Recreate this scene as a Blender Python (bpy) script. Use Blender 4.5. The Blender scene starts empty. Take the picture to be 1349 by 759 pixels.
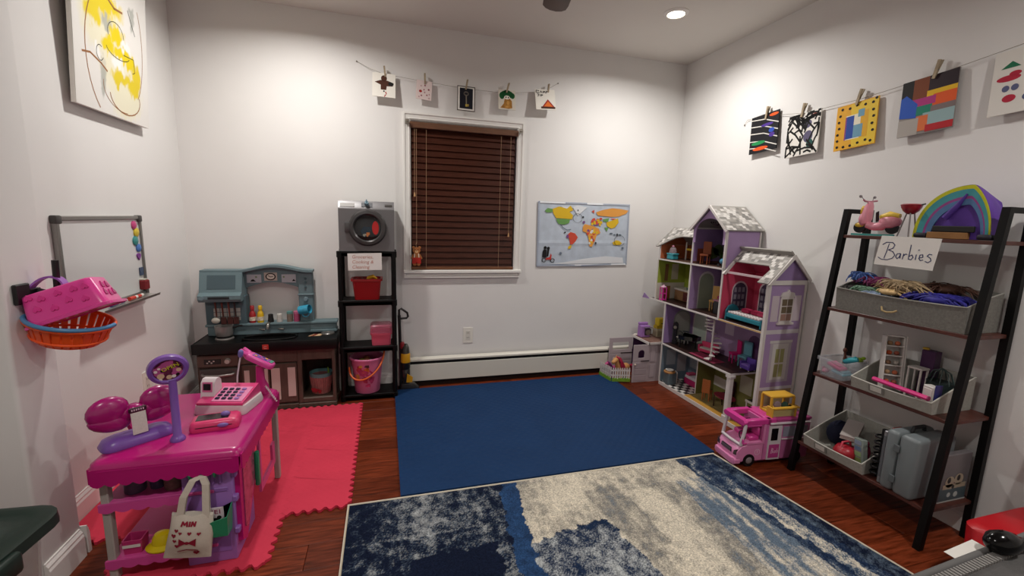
import bpy, bmesh, math, random
from mathutils import Matrix, Vector
PI = math.pi
rnd = random.Random(7)
C = bpy.context.scene.collection
SC = bpy.context.scene

# ------------------------------------------------------------------ camera, world, exposure
cam = bpy.data.objects.new('camera', bpy.data.cameras.new('camera')); C.objects.link(cam)
cam.data.sensor_width = 36.0; cam.data.lens = 576.36 / 1349 * 36; cam.data.clip_start = 0.02
_a, _b, _c = math.radians(8.9548), math.radians(16.2622), math.radians(1.759)
_F = Vector((math.sin(_b)*math.cos(_a), math.cos(_b)*math.cos(_a), -math.sin(_a)))
_r = Vector((math.cos(_b), -math.sin(_b), 0)); _u = _r.cross(_F)
_R = _r*math.cos(_c) + _u*math.sin(_c); _U = -_r*math.sin(_c) + _u*math.cos(_c)
cam.matrix_world = Matrix(((_R.x, _U.x, -_F.x, 1.1663), (_R.y, _U.y, -_F.y, -3.1231), (_R.z, _U.z, -_F.z, 1.2177), (0, 0, 0, 1)))
SC.camera = cam
SC.view_settings.view_transform = 'Standard'; SC.view_settings.look = 'None'
SC.view_settings.gamma = 1.0; SC.view_settings.use_curve_mapping = False
SC.view_settings.exposure = 0.0
wd = bpy.data.worlds.new('world'); SC.world = wd; wd.use_nodes = True
wd.node_tree.nodes['Background'].inputs[0].default_value = (0.02, 0.025, 0.04, 1)
wd.node_tree.nodes['Background'].inputs[1].default_value = 0.3
LAMP_W = 15.2
LAMP_COL = (1.0, 0.968, 0.93)

# ------------------------------------------------------------------ materials
def lin(h):
    h = h.lstrip('#'); o = []
    for i in (0, 2, 4):
        v = int(h[i:i+2], 16)/255
        o.append(v/12.92 if v <= .04045 else ((v+.055)/1.055)**2.4)
    return (*o, 1)
_M = {}
def M(hexc, rough=.5, metal=0, var=.0, vs=30., bump=.0, bs=300., alpha=1., trans=0., coat=0., emit=0., sheen=0., rnd_obj=0., stretch=None, spec=None):
    key = (hexc, rough, metal, var, vs, bump, bs, alpha, trans, coat, emit, sheen, rnd_obj, stretch, spec)
    if key in _M: return _M[key]
    m = bpy.data.materials.new('paint_' + hexc.lstrip('#')); m.use_nodes = True
    nt = m.node_tree; N = nt.nodes; L = nt.links; p = N['Principled BSDF']
    c = lin(hexc)
    p.inputs['Base Color'].default_value = c
    p.inputs['Roughness'].default_value = rough; p.inputs['Metallic'].default_value = metal
    p.inputs['Specular IOR Level'].default_value = spec if spec is not None else (.5 if rough < .45 else .28)
    p.inputs['Alpha'].default_value = alpha; p.inputs['Transmission Weight'].default_value = trans
    p.inputs['Coat Weight'].default_value = coat; p.inputs['Sheen Weight'].default_value = sheen
    if emit:
        p.inputs['Emission Color'].default_value = c; p.inputs['Emission Strength'].default_value = emit
    if var or bump:
        tc = N.new('ShaderNodeTexCoord'); src = tc.outputs['Object']
        if stretch:
            mp = N.new('ShaderNodeMapping'); mp.inputs['Scale'].default_value = stretch
            L.new(src, mp.inputs['Vector']); src = mp.outputs['Vector']
    if var:
        n = N.new('ShaderNodeTexNoise'); n.inputs['Scale'].default_value = vs; n.inputs['Detail'].default_value = 4
        L.new(src, n.inputs['Vector'])
        mx = N.new('ShaderNodeMix'); mx.data_type = 'RGBA'
        mx.inputs['A'].default_value = tuple(max(0, v*(1-var)) for v in c[:3]) + (1,)
        mx.inputs['B'].default_value = tuple(min(1, v*(1+var)+var*.02) for v in c[:3]) + (1,)
        mr = N.new('ShaderNodeMapRange'); mr.inputs[1].default_value = .3; mr.inputs[2].default_value = .7
        L.new(n.outputs['Fac'], mr.inputs[0]); L.new(mr.outputs[0], mx.inputs['Factor'])
        out = mx.outputs['Result']
        if rnd_obj:
            oi = N.new('ShaderNodeObjectInfo'); hs = N.new('ShaderNodeHueSaturation')
            mr2 = N.new('ShaderNodeMapRange'); mr2.inputs[3].default_value = 1-rnd_obj; mr2.inputs[4].default_value = 1+rnd_obj
            L.new(oi.outputs['Random'], mr2.inputs[0]); L.new(mr2.outputs[0], hs.inputs['Value'])
            L.new(out, hs.inputs['Color']); out = hs.outputs['Color']
        L.new(out, p.inputs['Base Color'])
    if bump:
        n2 = N.new('ShaderNodeTexNoise'); n2.inputs['Scale'].default_value = bs; n2.inputs['Detail'].default_value = 3
        L.new(src, n2.inputs['Vector'])
        b = N.new('ShaderNodeBump'); b.inputs['Strength'].default_value = bump; b.inputs['Distance'].default_value = .002
        L.new(n2.outputs['Fac'], b.inputs['Height']); L.new(b.outputs['Normal'], p.inputs['Normal'])
    _M[key] = m
    return m
def tex_mat(name, kind, c1, c2, scale, rough=.5, extra=None, mapping=None, c3=None, bump=0):
    """checker, brick or wave print in object space"""
    m = bpy.data.materials.new(name); m.use_nodes = True
    nt = m.node_tree; N = nt.nodes; L = nt.links; p = N['Principled BSDF']; p.inputs['Roughness'].default_value = rough
    tc = N.new('ShaderNodeTexCoord'); mp = N.new('ShaderNodeMapping'); L.new(tc.outputs['Object'], mp.inputs['Vector'])
    if mapping:
        mp.inputs['Rotation'].default_value = mapping
    if kind == 'checker':
        t = N.new('ShaderNodeTexChecker'); t.inputs['Color1'].default_value = lin(c1); t.inputs['Color2'].default_value = lin(c2)
        t.inputs['Scale'].default_value = scale; L.new(mp.outputs['Vector'], t.inputs['Vector']); out = t.outputs['Color']
    elif kind == 'brick':
        t = N.new('ShaderNodeTexBrick'); t.inputs['Color1'].default_value = lin(c1); t.inputs['Color2'].default_value = lin(c2)
        t.inputs['Mortar'].default_value = lin(c3 or c1); t.inputs['Scale'].default_value = scale
        for k, v in (extra or {}).items():
            if k in t.inputs: t.inputs[k].default_value = v
            else: setattr(t, k, v)
        L.new(mp.outputs['Vector'], t.inputs['Vector']); out = t.outputs['Color']
    elif kind == 'wave':
        t = N.new('ShaderNodeTexWave'); t.inputs['Scale'].default_value = scale; t.inputs['Distortion'].default_value = (extra or {}).get('d', 0)
        t.bands_direction = (extra or {}).get('dir', 'X')
        L.new(mp.outputs['Vector'], t.inputs['Vector'])
        mx = N.new('ShaderNodeMix'); mx.data_type = 'RGBA'; mx.inputs['A'].default_value = lin(c1); mx.inputs['B'].default_value = lin(c2)
        L.new(t.outputs['Fac'], mx.inputs['Factor']); out = mx.outputs['Result']
        if bump:
            b = N.new('ShaderNodeBump'); b.inputs['Strength'].default_value = bump; b.inputs['Distance'].default_value = .003
            L.new(t.outputs['Fac'], b.inputs['Height']); L.new(b.outputs['Normal'], p.inputs['Normal'])
    L.new(out, p.inputs['Base Color'])
    return m

# ------------------------------------------------------------------ mesh building
I4 = Matrix.Identity(4)
MAT = {}
_rb = {}
def _rbox(size, bev, seg):
    k = (tuple(round(s, 5) for s in size), bev, seg)
    if k not in _rb:
        bm = bmesh.new(); bmesh.ops.create_cube(bm, size=1)
        for v in bm.verts: v.co = Vector((v.co.x*size[0], v.co.y*size[1], v.co.z*size[2]))
        b = min(bev, min(size)*.49)
        bmesh.ops.bevel(bm, geom=list(bm.edges), offset=b, segments=seg, profile=.5, affect='EDGES')
        bm.verts.index_update()
        _rb[k] = ([v.co.copy() for v in bm.verts], [[v.index for v in f.verts] for f in bm.faces]); bm.free()
    return _rb[k]
def align(d):
    d = Vector(d).normalized()
    return d.to_track_quat('Z', 'Y').to_matrix()
class MB:
    def __init__(s, T=None): s.v = []; s.f = []; s.mi = []; s.mats = []; s.T = T or I4
    def _m(s, mat):
        if mat is None: return 0
        if mat not in s.mats: s.mats.append(mat)
        return s.mats.index(mat)
    def add(s, vs, fs, mat=None):
        o = len(s.v); k = s._m(mat)
        s.v += [s.T @ Vector(v) for v in vs]
        s.f += [[i+o for i in f] for f in fs]; s.mi += [k]*len(fs)
        return s
    def box(s, x0, x1, y0, y1, z0, z1, bev=0, mat=None, seg=1):
        if bev: return s.rbox(((x0+x1)/2, (y0+y1)/2, (z0+z1)/2), (abs(x1-x0), abs(y1-y0), abs(z1-z0)), bev, mat, seg=seg)
        vs = [(x, y, z) for z in (z0, z1) for y in (y0, y1) for x in (x0, x1)]
        return s.add(vs, [(0,2,3,1), (4,5,7,6), (0,1,5,4), (2,6,7,3), (0,4,6,2), (1,3,7,5)], mat)
    def rbox(s, c, size, bev, mat=None, rot=None, seg=2):
        vs, fs = _rbox(size, bev, seg); R = rot.to_3x3() if rot else Matrix.Identity(3); c = Vector(c)
        return s.add([R @ v + c for v in vs], fs, mat)
    def cyl(s, p0, p1, r0, r1=None, n=14, mat=None, caps=True):
        r1 = r0 if r1 is None else r1; p0 = Vector(p0); p1 = Vector(p1); A = align(p1-p0)
        vs = []
        for p, r in ((p0, r0), (p1, r1)):
            for i in range(n):
                a = 2*PI*i/n; vs.append(p + A @ Vector((r*math.cos(a), r*math.sin(a), 0)))
        fs = [(i, (i+1) % n, n+(i+1) % n, n+i) for i in range(n)]
        if caps: fs += [tuple(range(n-1, -1, -1)), tuple(range(n, 2*n))]
        return s.add(vs, fs, mat)
    def tube(s, pts, r, n=8, mat=None, closed=False, caps=True):
        pts = [Vector(p) for p in pts]; m = len(pts); rr = r if hasattr(r, '__len__') else [r]*m
        vs = []; up = None
        for i, p in enumerate(pts):
            if closed: t = pts[(i+1) % m]-pts[i-1]
            else: t = pts[min(i+1, m-1)]-pts[max(i-1, 0)]
            t = t.normalized() if t.length > 1e-9 else Vector((0, 0, 1))
            if up is None:
                up = Vector((0, 0, 1)) if abs(t.z) < .9 else Vector((1, 0, 0))
            x = up.cross(t)
            if x.length < 1e-6: x = Vector((1, 0, 0)).cross(t)
            x.normalize(); up = t.cross(x)
            for k in range(n):
                a = 2*PI*k/n; vs.append(p + (x*math.cos(a)+up*math.sin(a))*rr[i])
        fs = []
        for i in range(m if closed else m-1):
            j = (i+1) % m
            for k in range(n): fs.append((i*n+k, i*n+(k+1) % n, j*n+(k+1) % n, j*n+k))
        if not closed and caps: fs += [tuple(range(n-1, -1, -1)), tuple(range((m-1)*n, m*n))]
        return s.add(vs, fs, mat)
    def lathe(s, prof, c=(0, 0, 0), n=20, mat=None, axis=None, sx=1, sy=1, caps=True):
        A = align(axis) if axis else Matrix.Identity(3); c = Vector(c); vs = []; m = len(prof)
        for r, z in prof:
            for i in range(n):
                a = 2*PI*i/n; vs.append(c + A @ Vector((r*math.cos(a)*sx, r*math.sin(a)*sy, z)))
        fs = []
        for j in range(m-1):
            for i in range(n): fs.append((j*n+i, j*n+(i+1) % n, (j+1)*n+(i+1) % n, (j+1)*n+i))
        if caps:
            if prof[0][0] > 1e-6: fs.append(tuple(range(n-1, -1, -1)))
            if prof[-1][0] > 1e-6: fs.append(tuple(range((m-1)*n, m*n)))
        return s.add(vs, fs, mat)
    def ball(s, c, r, n=12, mat=None, rot=None):
        r = r if hasattr(r, '__len__') else (r, r, r); c = Vector(c); m = n//2; vs = []; R = rot.to_3x3() if rot else Matrix.Identity(3)
        for j in range(m+1):
            t = PI*j/m
            for i in range(n):
                a = 2*PI*i/n; vs.append(c + R @ Vector((r[0]*math.sin(t)*math.cos(a), r[1]*math.sin(t)*math.sin(a), -r[2]*math.cos(t))))
        fs = [(j*n+i, j*n+(i+1) % n, (j+1)*n+(i+1) % n, (j+1)*n+i) for j in range(m) for i in range(n)]
        return s.add(vs, fs, mat)
    def prism(s, poly, O, ux, uy, d0, d1, mat=None):
        """polygon in the (ux,uy) plane at O, extruded along ux x uy from d0 to d1"""
        O = Vector(O); ux = Vector(ux); uy = Vector(uy); nn = ux.cross(uy).normalized(); n = len(poly)
        vs = [O + ux*u + uy*v + nn*d0 for u, v in poly] + [O + ux*u + uy*v + nn*d1 for u, v in poly]
        fs = [tuple(range(n-1, -1, -1)), tuple(range(n, 2*n))] + [(i, (i+1) % n, n+(i+1) % n, n+i) for i in range(n)]
        return s.add(vs, fs, mat)
    def face(s, pts, mat=None): return s.add(pts, [tuple(range(len(pts)))], mat)
    def loft(s, rings, mat=None, caps=True, closed=True):
        n = len(rings[0]); m = len(rings); vs = [p for r in rings for p in r]; fs = []
        for j in range(m-1):
            for i in range(n if closed else n-1): fs.append((j*n+i, j*n+(i+1) % n, (j+1)*n+(i+1) % n, (j+1)*n+i))
        if caps and closed: fs += [tuple(range(n-1, -1, -1)), tuple(range((m-1)*n, m*n))]
        return s.add(vs, fs, mat)
    def grid(s, fn, nu, nv, mat=None):
        vs = [fn(i/nu, j/nv) for j in range(nv+1) for i in range(nu+1)]
        fs = [(j*(nu+1)+i, j*(nu+1)+i+1, (j+1)*(nu+1)+i+1, (j+1)*(nu+1)+i) for j in range(nv) for i in range(nu)]
        return s.add(vs, fs, mat)
    def build(s, name, mat=None, parent=None, smooth=None, label=None, fix=True):
        me = bpy.data.meshes.new(name)
        Minv = MAT[parent.name].inverted() if parent else I4
        me.from_pydata([tuple(Minv @ v) for v in s.v], [], s.f)
        ms = s.mats if s.mats else [mat]
        for mm in ms: me.materials.append(mm)
        if len(ms) > 1:
            for p, k in zip(me.polygons, s.mi): p.material_index = k
        if fix:
            bm = bmesh.new(); bm.from_mesh(me); bmesh.ops.recalc_face_normals(bm, faces=list(bm.faces)); bm.to_mesh(me); bm.free()
        if smooth:
            for p in me.polygons: p.use_smooth = True
            me.set_sharp_from_angle(angle=math.radians(smooth))
        me.update()
        o = bpy.data.objects.new(name, me); C.objects.link(o)
        if parent: o.parent = parent; MAT[o.name] = MAT[parent.name]
        else: MAT[o.name] = I4
        if label: o['label'] = label
        return o
def rot(ax, deg): return Matrix.Rotation(math.radians(deg), 4, ax)
def tag(o, label, cat, group=None):
    o['label'] = label; o['category'] = cat
    if group: o['group'] = group
    return o
def thing(name, label, cat, loc=(0, 0, 0), rz=0, group=None):
    o = bpy.data.objects.new(name, None); C.objects.link(o); o.empty_display_size = .05
    m = Matrix.Translation(loc) @ rot('Z', rz); o.matrix_world = m; o.location = loc; o.rotation_euler = (0, 0, math.radians(rz))
    MAT[o.name] = m
    return tag(o, label, cat, group)
def single(mb, name, mat, label, cat, loc=None, group=None, smooth=None):
    """a one-mesh thing; its origin is moved to loc"""
    if loc:
        e = Matrix.Translation(loc); inv = e.inverted(); mb.v = [inv @ v for v in mb.v]
    o = mb.build(name, mat, None, smooth)
    if loc: o.location = loc; MAT[o.name] = e
    return tag(o, label, cat, group)
def struct(o): o['kind'] = 'structure'; return o
def circ(cx, cy, rx, ry=None, n=16, a0=0, a1=2*PI):
    ry = rx if ry is None else ry
    full = abs(a1-a0-2*PI) < 1e-6
    return [(cx+rx*math.cos(a0+(a1-a0)*i/(n if full else n-1)), cy+ry*math.sin(a0+(a1-a0)*i/(n if full else n-1))) for i in range(n)]
def stroke(pts, w):
    """quads along a 2-D line"""
    out = []
    for (a, b), (c, d) in zip(pts, pts[1:]):
        l = math.hypot(c-a, d-b) or 1e-6; nx, ny = -(d-b)/l*w/2, (c-a)/l*w/2; ex, ey = (c-a)/l*w*.3, (d-b)/l*w*.3
        out.append([(a+nx-ex, b+ny-ey), (a-nx-ex, b-ny-ey), (c-nx+ex, d-ny+ey), (c+nx+ex, d+ny+ey)])
    return out
def rect(x0, y0, x1, y1): return [(x0, y0), (x1, y0), (x1, y1), (x0, y1)]
def pprint(name, parent, O, ux, uy, shapes, base=.0004, step=.00012):
    """flat print: list of (material, polygon or [polygons])"""
    mb = MB(); O = Vector(O); ux = Vector(ux); uy = Vector(uy); nn = ux.cross(uy).normalized(); h = base
    for mat, poly in shapes:
        polys = poly if isinstance(poly[0], list) else [poly]
        for q in polys: mb.face([O+ux*u+uy*v+nn*h for u, v in q], mat)
        h += step
    return mb.build(name, None, parent, fix=False)
def text_mb(body, size, O, ux, uy, d0=.0004, mat=None, mb=None, align_x='CENTER', shear=0):
    cu = bpy.data.curves.new('t', 'FONT'); cu.body = body; cu.size = size; cu.align_x = align_x; cu.align_y = 'CENTER'; cu.resolution_u = 2; cu.shear = shear
    o = bpy.data.objects.new('t', cu); C.objects.link(o)
    me = bpy.data.meshes.new_from_object(o.evaluated_get(bpy.context.evaluated_depsgraph_get()))
    bpy.data.objects.remove(o); bpy.data.curves.remove(cu)
    mb = mb or MB(); O = Vector(O); ux = Vector(ux); uy = Vector(uy); nn = ux.cross(uy).normalized()
    mb.add([O+ux*v.co.x+uy*v.co.y+nn*d0 for v in me.vertices], [list(p.vertices) for p in me.polygons], mat)
    bpy.data.meshes.remove(me)
    return mb
BX, BZ = (1, 0, 0), (0, 0, 1)          # frame of things facing the room from the back wall
RX = (0, -1, 0)                        # ... from the right wall
LX = (0, 1, 0)                         # ... from the left wall
W = 3.443; H = 2.44; YB = -4.3

# ------------------------------------------------------------------ room shell
WALL = M('#e2e0dd', .72, bump=.10, bs=260, var=.015, vs=3)
CEIL = M('#dcd7d0', .8, bump=.12, bs=300, var=.01, vs=4)
TRIM = M('#e9e7e2', .35)
WOODF = M('#642507', .36, spec=.18, var=.55, vs=5, bump=.10, bs=60, rnd_obj=.28, stretch=(1.6, 16, 16))
o = MB().box(-.75, W+.1, YB-.1, .1, -.10, -.014).build('floor', M('#2a140b', .7)); struct(o); FLOOR = o
pw = .127; k = 0; y = .0; pr = random.Random(3)
while y > YB:
    x = -.05 - pr.random()*1.15 if k % 1 == 0 else 0
    while x < W:
        x0, x1 = max(x, -.02 if y > -1.5 else -.7), min(x+1.2, W)
        if x1-x0 > .02:
            y1, y0 = y, max(y-pw, YB)
            g = .0007; b = .0014
            pts0 = [(x0+g, y0+g), (x1-g, y0+g), (x1-g, y1-g), (x0+g, y1-g)]
            ptsb = [(x0+g+b, y0+g+b), (x1-g-b, y0+g+b), (x1-g-b, y1-g-b), (x0+g+b, y1-g-b)]
            cx, cy = (x0+x1)/2, (y0+y1)/2; off = (pr.random()*30, pr.random()*30)
            mb = MB(); mb.loft([[(a-cx, b2-cy, -.013) for a, b2 in pts0], [(a-cx, b2-cy, -.0012) for a, b2 in pts0], [(a-cx, b2-cy, 0) for a, b2 in ptsb]])
            pl = mb.build('plank', WOODF, FLOOR); pl.location = (cx, cy, 0)
        x += 1.2
    y -= pw; k += 1
# back wall with the window opening
wx0, wx1, wz0, wz1 = 1.335, 2.082, .842, 1.842
mb = MB()
mb.box(-.1, wx0, 0, .12, -.013, H); mb.box(wx1, W+.1, 0, .12, -.013, H); mb.box(wx0, wx1, 0, .12, -.013, wz0); mb.box(wx0, wx1, 0, .12, wz1, H)
struct(mb.build('wall_back', WALL))
struct(MB().box(W, W+.1, YB, .0, -.013, H).build('wall_right', WALL))
struct(MB().box(-.1, 0, -1.38, .0, -.013, H).build('wall_left', WALL))
struct(MB().box(-.75, .125, -1.56, -1.38, -.013, H, bev=.012, seg=3).build('wall_pier', WALL, smooth=40))
struct(MB().box(-.85, -.75, YB, -1.38, -.013, H).build('wall_hall', WALL))
struct(MB().box(-.85, W+.1, YB-.1, YB, -.013, H).build('wall_front', WALL))
struct(MB().box(-.85, W+.1, YB-.1, .12, H, H+.1).build('ceiling', CEIL))
def baseboard(name, p0, p1, nrm, h=.105, t=.014):
    p0 = Vector(p0); p1 = Vector(p1); d = (p1-p0); L = d.length; d.normalize(); n = Vector(nrm)
    prof = [(0, 0), (t, 0), (t, h*.72), (t*.75, h*.80), (t*.75, h*.86), (t*.35, h*.95), (t*.3, h), (0, h)]
    mb = MB(); mb.loft([[p + n*u + Vector((0, 0, v)) for u, v in prof] for p in (p0, p1)])
    return struct(mb.build(name, TRIM))
baseboard('baseboard_left', (0, -1.38, 0), (0, -.0, 0), (1, 0, 0))
baseboard('baseboard_pier', (.125, -1.56, 0), (.125, -1.394, 0), (1, 0, 0))
baseboard('baseboard_pier_return', (.139, -1.38, 0), (.0145, -1.38, 0), (0, 1, 0))
baseboard('baseboard_back', (.015, 0, 0), (1.235, 0, 0), (0, -1, 0))
baseboard('baseboard_right', (W, -4.28, 0), (W, -.02, 0), (-1, 0, 0), h=.08)
# window
def casing(mb, p0, p1, inward, w=.05):
    p0 = Vector(p0); p1 = Vector(p1); i = Vector(inward)
    prof = [(0, 0), (0, .022), (.012, .022), (.016, .016), (.034, .013), (.040, .017), (w, .009), (w, 0)]
    d = (p1-p0).normalized()
    mb.loft([[p0 + i*u + d*u + Vector((0, -v, 0)) for u, v in prof], [p1 + i*u - d*u + Vector((0, -v, 0)) for u, v in prof]])
wo = MB()
wo.box(wx0, wx1, .085, .115, wz0, wz1); win = struct(wo.build('window_1', M('#0c0f16', .05)))
mb = MB(); a0, a1, b0, b1 = wx0-.047, wx1+.047, wz0-.052, wz1+.055
casing(mb, (a0, 0, b0), (a0, 0, b1), (1, 0, 0)); casing(mb, (a1, 0, b0), (a1, 0, b1), (-1, 0, 0))
casing(mb, (a0, 0, b1), (a1, 0, b1), (0, 0, -1)); casing(mb, (a0, 0, b0), (a1, 0, b0), (0, 0, 1))
mb.build('window_casing', TRIM, win)
mb = MB(); mb.box(a0-.004, a1+.006, -.034, -.012, wz0-.02, wz0+.004, .004); mb.build('window_sill', TRIM, win)
mb = MB()
for x0, x1, z0, z1 in ((wx0, wx0+.04, wz0, wz1), (wx1-.04, wx1, wz0, wz1), (wx0, wx1, wz0, wz0+.04), (wx0, wx1, wz1-.04, wz1), (wx0, wx1, 1.32, 1.36)):
    mb.box(x0, x1, .06, .084, z0, z1)
mb.build('window_sash', TRIM, win)
# ------------------------------------------------------------------ lamps of the room
WHITE = M('#ece9e3', .5)
for i, (lx, ly, lab) in enumerate(((2.824, -.70, 'round recessed ceiling light near the corner above the dollhouse'), (.72, -.66, 'round recessed ceiling light above the play kitchen'),
                        (.60, -3.0, 'round recessed ceiling light above the door side'), (2.824, -3.0, 'round recessed ceiling light above the red chair'))):
    t = thing('recessed_light', lab, 'ceiling light', (lx, ly, H), group='recessed ceiling lights')
    mb = MB(Matrix.Translation((lx, ly, H)))
    mb.lathe([(.048, -.001), (.050, -.010), (.062, -.008), (.072, -.002), (.072, 0), (.048, 0)], n=32, caps=False); mb.build('trim_ring', WHITE, t, 40)
    mb = MB(Matrix.Translation((lx, ly, H))); mb.lathe([(.0, -.007), (.03, -.0065), (.049, -.003)], n=32); mb.build('lens', M('#fff3dc', .5, emit=9.0), t, 60)
    ld = bpy.data.lights.new('lamp', 'AREA'); ld.shape = 'DISK'; ld.size = .10; ld.energy = LAMP_W; ld.color = LAMP_COL; ld.spread = math.radians(158)
    lo = bpy.data.objects.new('lamp', ld); C.objects.link(lo); lo.parent = t; lo.location = (0, 0, -.012)
# ceiling fan, only a blade tip is in view
FW = M('#4a2a18', .4, var=.3, vs=8)
t = thing('ceiling_fan', 'dark brown wooden ceiling fan hanging from the white ceiling', 'ceiling fan', (1.84, -1.62, H))
FT = Matrix.Translation((1.84, -1.62, 0))
mb = MB(FT); mb.lathe([(.0, 2.44), (.065, 2.44), (.06, 2.40), (.02, 2.37), (.02, 2.30), (.09, 2.28), (.10, 2.22), (.07, 2.17), (.0, 2.16)], n=24, caps=False); mb.build('motor', M('#3a2416', .3, metal=.6), t, 40)
for k in range(5):
    T = FT @ rot('Z', 80+72*k)
    mb = MB(T); mb.rbox((.13, 0, 2.222), (.10, .03, .008), .002); mb.build('blade_arm', M('#3a2416', .3, metal=.6), t)
    poly = [(.16, -.045), (.58, -.06)] + [(.60+.055*math.cos(a), .06*math.sin(a)) for a in [-1.2, -.7, -.25, .25, .7, 1.2]] + [(.58, .06), (.16, .045)]
    mb = MB(T @ Matrix.Translation((0, 0, 2.21)) @ rot('X', 8)); mb.prism(poly, (0, 0, 0), (1, 0, 0), (0, 1, 0), 0, .008); mb.build('blade', FW, t)
# ------------------------------------------------------------------ blind
BR = M('#3f1c0e', .40, spec=.2, var=.22, vs=12, stretch=(1, 14, 14))
t = thing('window_blind', 'dark brown wooden venetian blind closed over the window', 'blind', (1.70, -.02, wz0))
n = 22; zt, zb = 1.775, .868
for i in range(n):
    z = zt-(zt-zb)*i/(n-1)
    mb = MB(); mb.rbox((1.706, .006, z), (.728, .050, .0032), .0012, rot=rot('X', 77), seg=1); mb.build('slat', BR, t)
mb = MB(); mb.box(1.338, 2.078, -.008, .02, .846, .866, .003); mb.build('bottom_rail', M('#6b4226', .35, var=.2, vs=14, stretch=(1, 12, 12)), t)
mb = MB(); mb.box(1.332, 2.083, -.028, -.016, 1.796, 1.836, .003); mb.build('valance', M('#684733', .35, var=.2, vs=12, stretch=(1, 12, 12)), t)
mb = MB(); mb.box(1.345, 2.07, -.010, .03, 1.795, 1.835, .002); mb.build('headrail', BR, t)
CORD = M('#a8886a', .8)
for x in (1.44, 1.96):
    mb = MB(); mb.tube([(x, -.021, 1.79), (x, -.021, .86)], .0011, 5); mb.build('ladder_cord', CORD, t)
for x, z0 in ((1.362, 1.365), (1.374, 1.03), (2.030, 1.105)):
    mb = MB(); mb.tube([(x, -.024, 1.79), (x, -.026, z0)], .0012, 5); c = mb.build('pull_cord', CORD, t)
    if z0 > 1.04:
        mb = MB(); mb.lathe([(.0, .012), (.003, .012), (.006, -.005), (.007, -.016), (.0, -.018)], (x, -.026, z0), 10); mb.build('tassel', M('#b58c62', .5), c, 40)
for x in (1.316, 2.098):
    mb = MB(); mb.box(x-.012, x+.012, -.030, -.0235, 1.815, 1.85, .002); mb.cyl((x, -.03, 1.832), (x, -.052, 1.832), .006, n=10); mb.box(x-.010, x+.010, -.058, -.05, 1.826, 1.842, .002)
    single(mb, 'curtain_bracket', M('#b9b4aa', .3, metal=.9), 'small silver curtain rod bracket on the %s upper corner of the window casing' % ('shelf-side' if x < 1.5 else 'map-side'), 'bracket', (x, -.03, 1.83))
# bear ornament hanging on the blind cord
t = thing('bear_ornament', 'small brown bear ornament in red trousers hanging on the blind cord', 'ornament', (1.372, -.04, .90))
T = Matrix.Translation((1.372, -.04, .90)); bm_ = M('#a4663a', .6); rd = M('#b32a22', .5)
mb = MB(T); mb.prism(circ(0, .085, .026, .022), (0, 0, 0), BX, BZ, 0, .010); mb.prism(circ(-.021, .105, .009), (0, 0, 0), BX, BZ, 0, .010, ); mb.prism(circ(.021, .105, .009), (0, 0, 0), BX, BZ, 0, .010)
mb.prism(circ(0, .045, .024, .03), (0, 0, 0), BX, BZ, 0, .0105); mb.prism([(-.024, .06), (-.040, .03), (-.034, .024), (-.02, .042)], (0, 0, 0), BX, BZ, 0, .0095); mb.prism([(.024, .06), (.040, .03), (.034, .024), (.02, .042)], (0, 0, 0), BX, BZ, 0, .0095)
mb.prism(circ(-.013, -.012, .012, .009), (0, 0, 0), BX, BZ, 0, .010); mb.prism(circ(.013, -.012, .012, .009), (0, 0, 0), BX, BZ, 0, .010); mb.build('body', bm_, t)
mb = MB(T); mb.prism([(-.027, .036), (.027, .036), (.030, -.006), (.003, -.006), (0, .010), (-.003, -.006), (-.030, -.006)], (0, 0, 0), BX, BZ, -.001, .012)
mb.build('trousers', rd, t)
mb = MB(T); mb.prism([(-.018, .036), (-.013, .036), (-.010, .062), (-.016, .062)], (0, 0, 0), BX, BZ, 0, .0125); mb.prism([(.018, .036), (.013, .036), (.010, .062), (.016, .062)], (0, 0, 0), BX, BZ, 0, .0125); mb.build('braces', M('#e8ddc8', .6), t)
pprint('face', t, T @ Vector((0, -.0105, 0)), BX, BZ, [(M('#d8ad7c', .6), circ(0, .077, .011, .009)), (M('#1a1210', .5), [circ(-.010, .091, .003), circ(.010, .091, .003), circ(0, .081, .003)])])
mb = MB(T); mb.tube([(0, -.005, .106), (-.004, -.005, .125), (.002, .008, .14)], .0012, 5); mb.build('loop', CORD, t)
# ------------------------------------------------------------------ heater and sockets
HW = M('#d6d2c6', .4); BK = M('#0b0a0a', .5)
t = thing('baseboard_heater', 'long cream baseboard heater along the wall under the window', 'heater', (2.3, -.03, 0))
hx0, hx1 = 1.245, 3.425
mb = MB(); mb.box(hx0, hx1, -.055, -.051, .045, .170, .0015); mb.build('front_panel', HW, t)
mb = MB(); mb.box(hx0, hx1, -.046, -.002, .03, .206); mb.build('element_core', BK, t)
mb = MB(); mb.loft([[(x, -.020, .2065), (x, -.022, .216), (x, -.044, .214), (x, -.056, .204), (x, -.056, .192), (x, -.052, .192), (x, -.052, .2065)] for x in (hx0, hx1)]); mb.build('top_cover', HW, t)
mb = MB(); mb.box(hx0, hx1, -.03, -.004, 0, .03); mb.build('foot_strip', M('#2a1a12', .6), t)
mb = MB(); mb.box(hx0-.003, hx0+.012, -.062, -.003, .02, .214, .003); mb.build('end_cap', HW, t)
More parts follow.
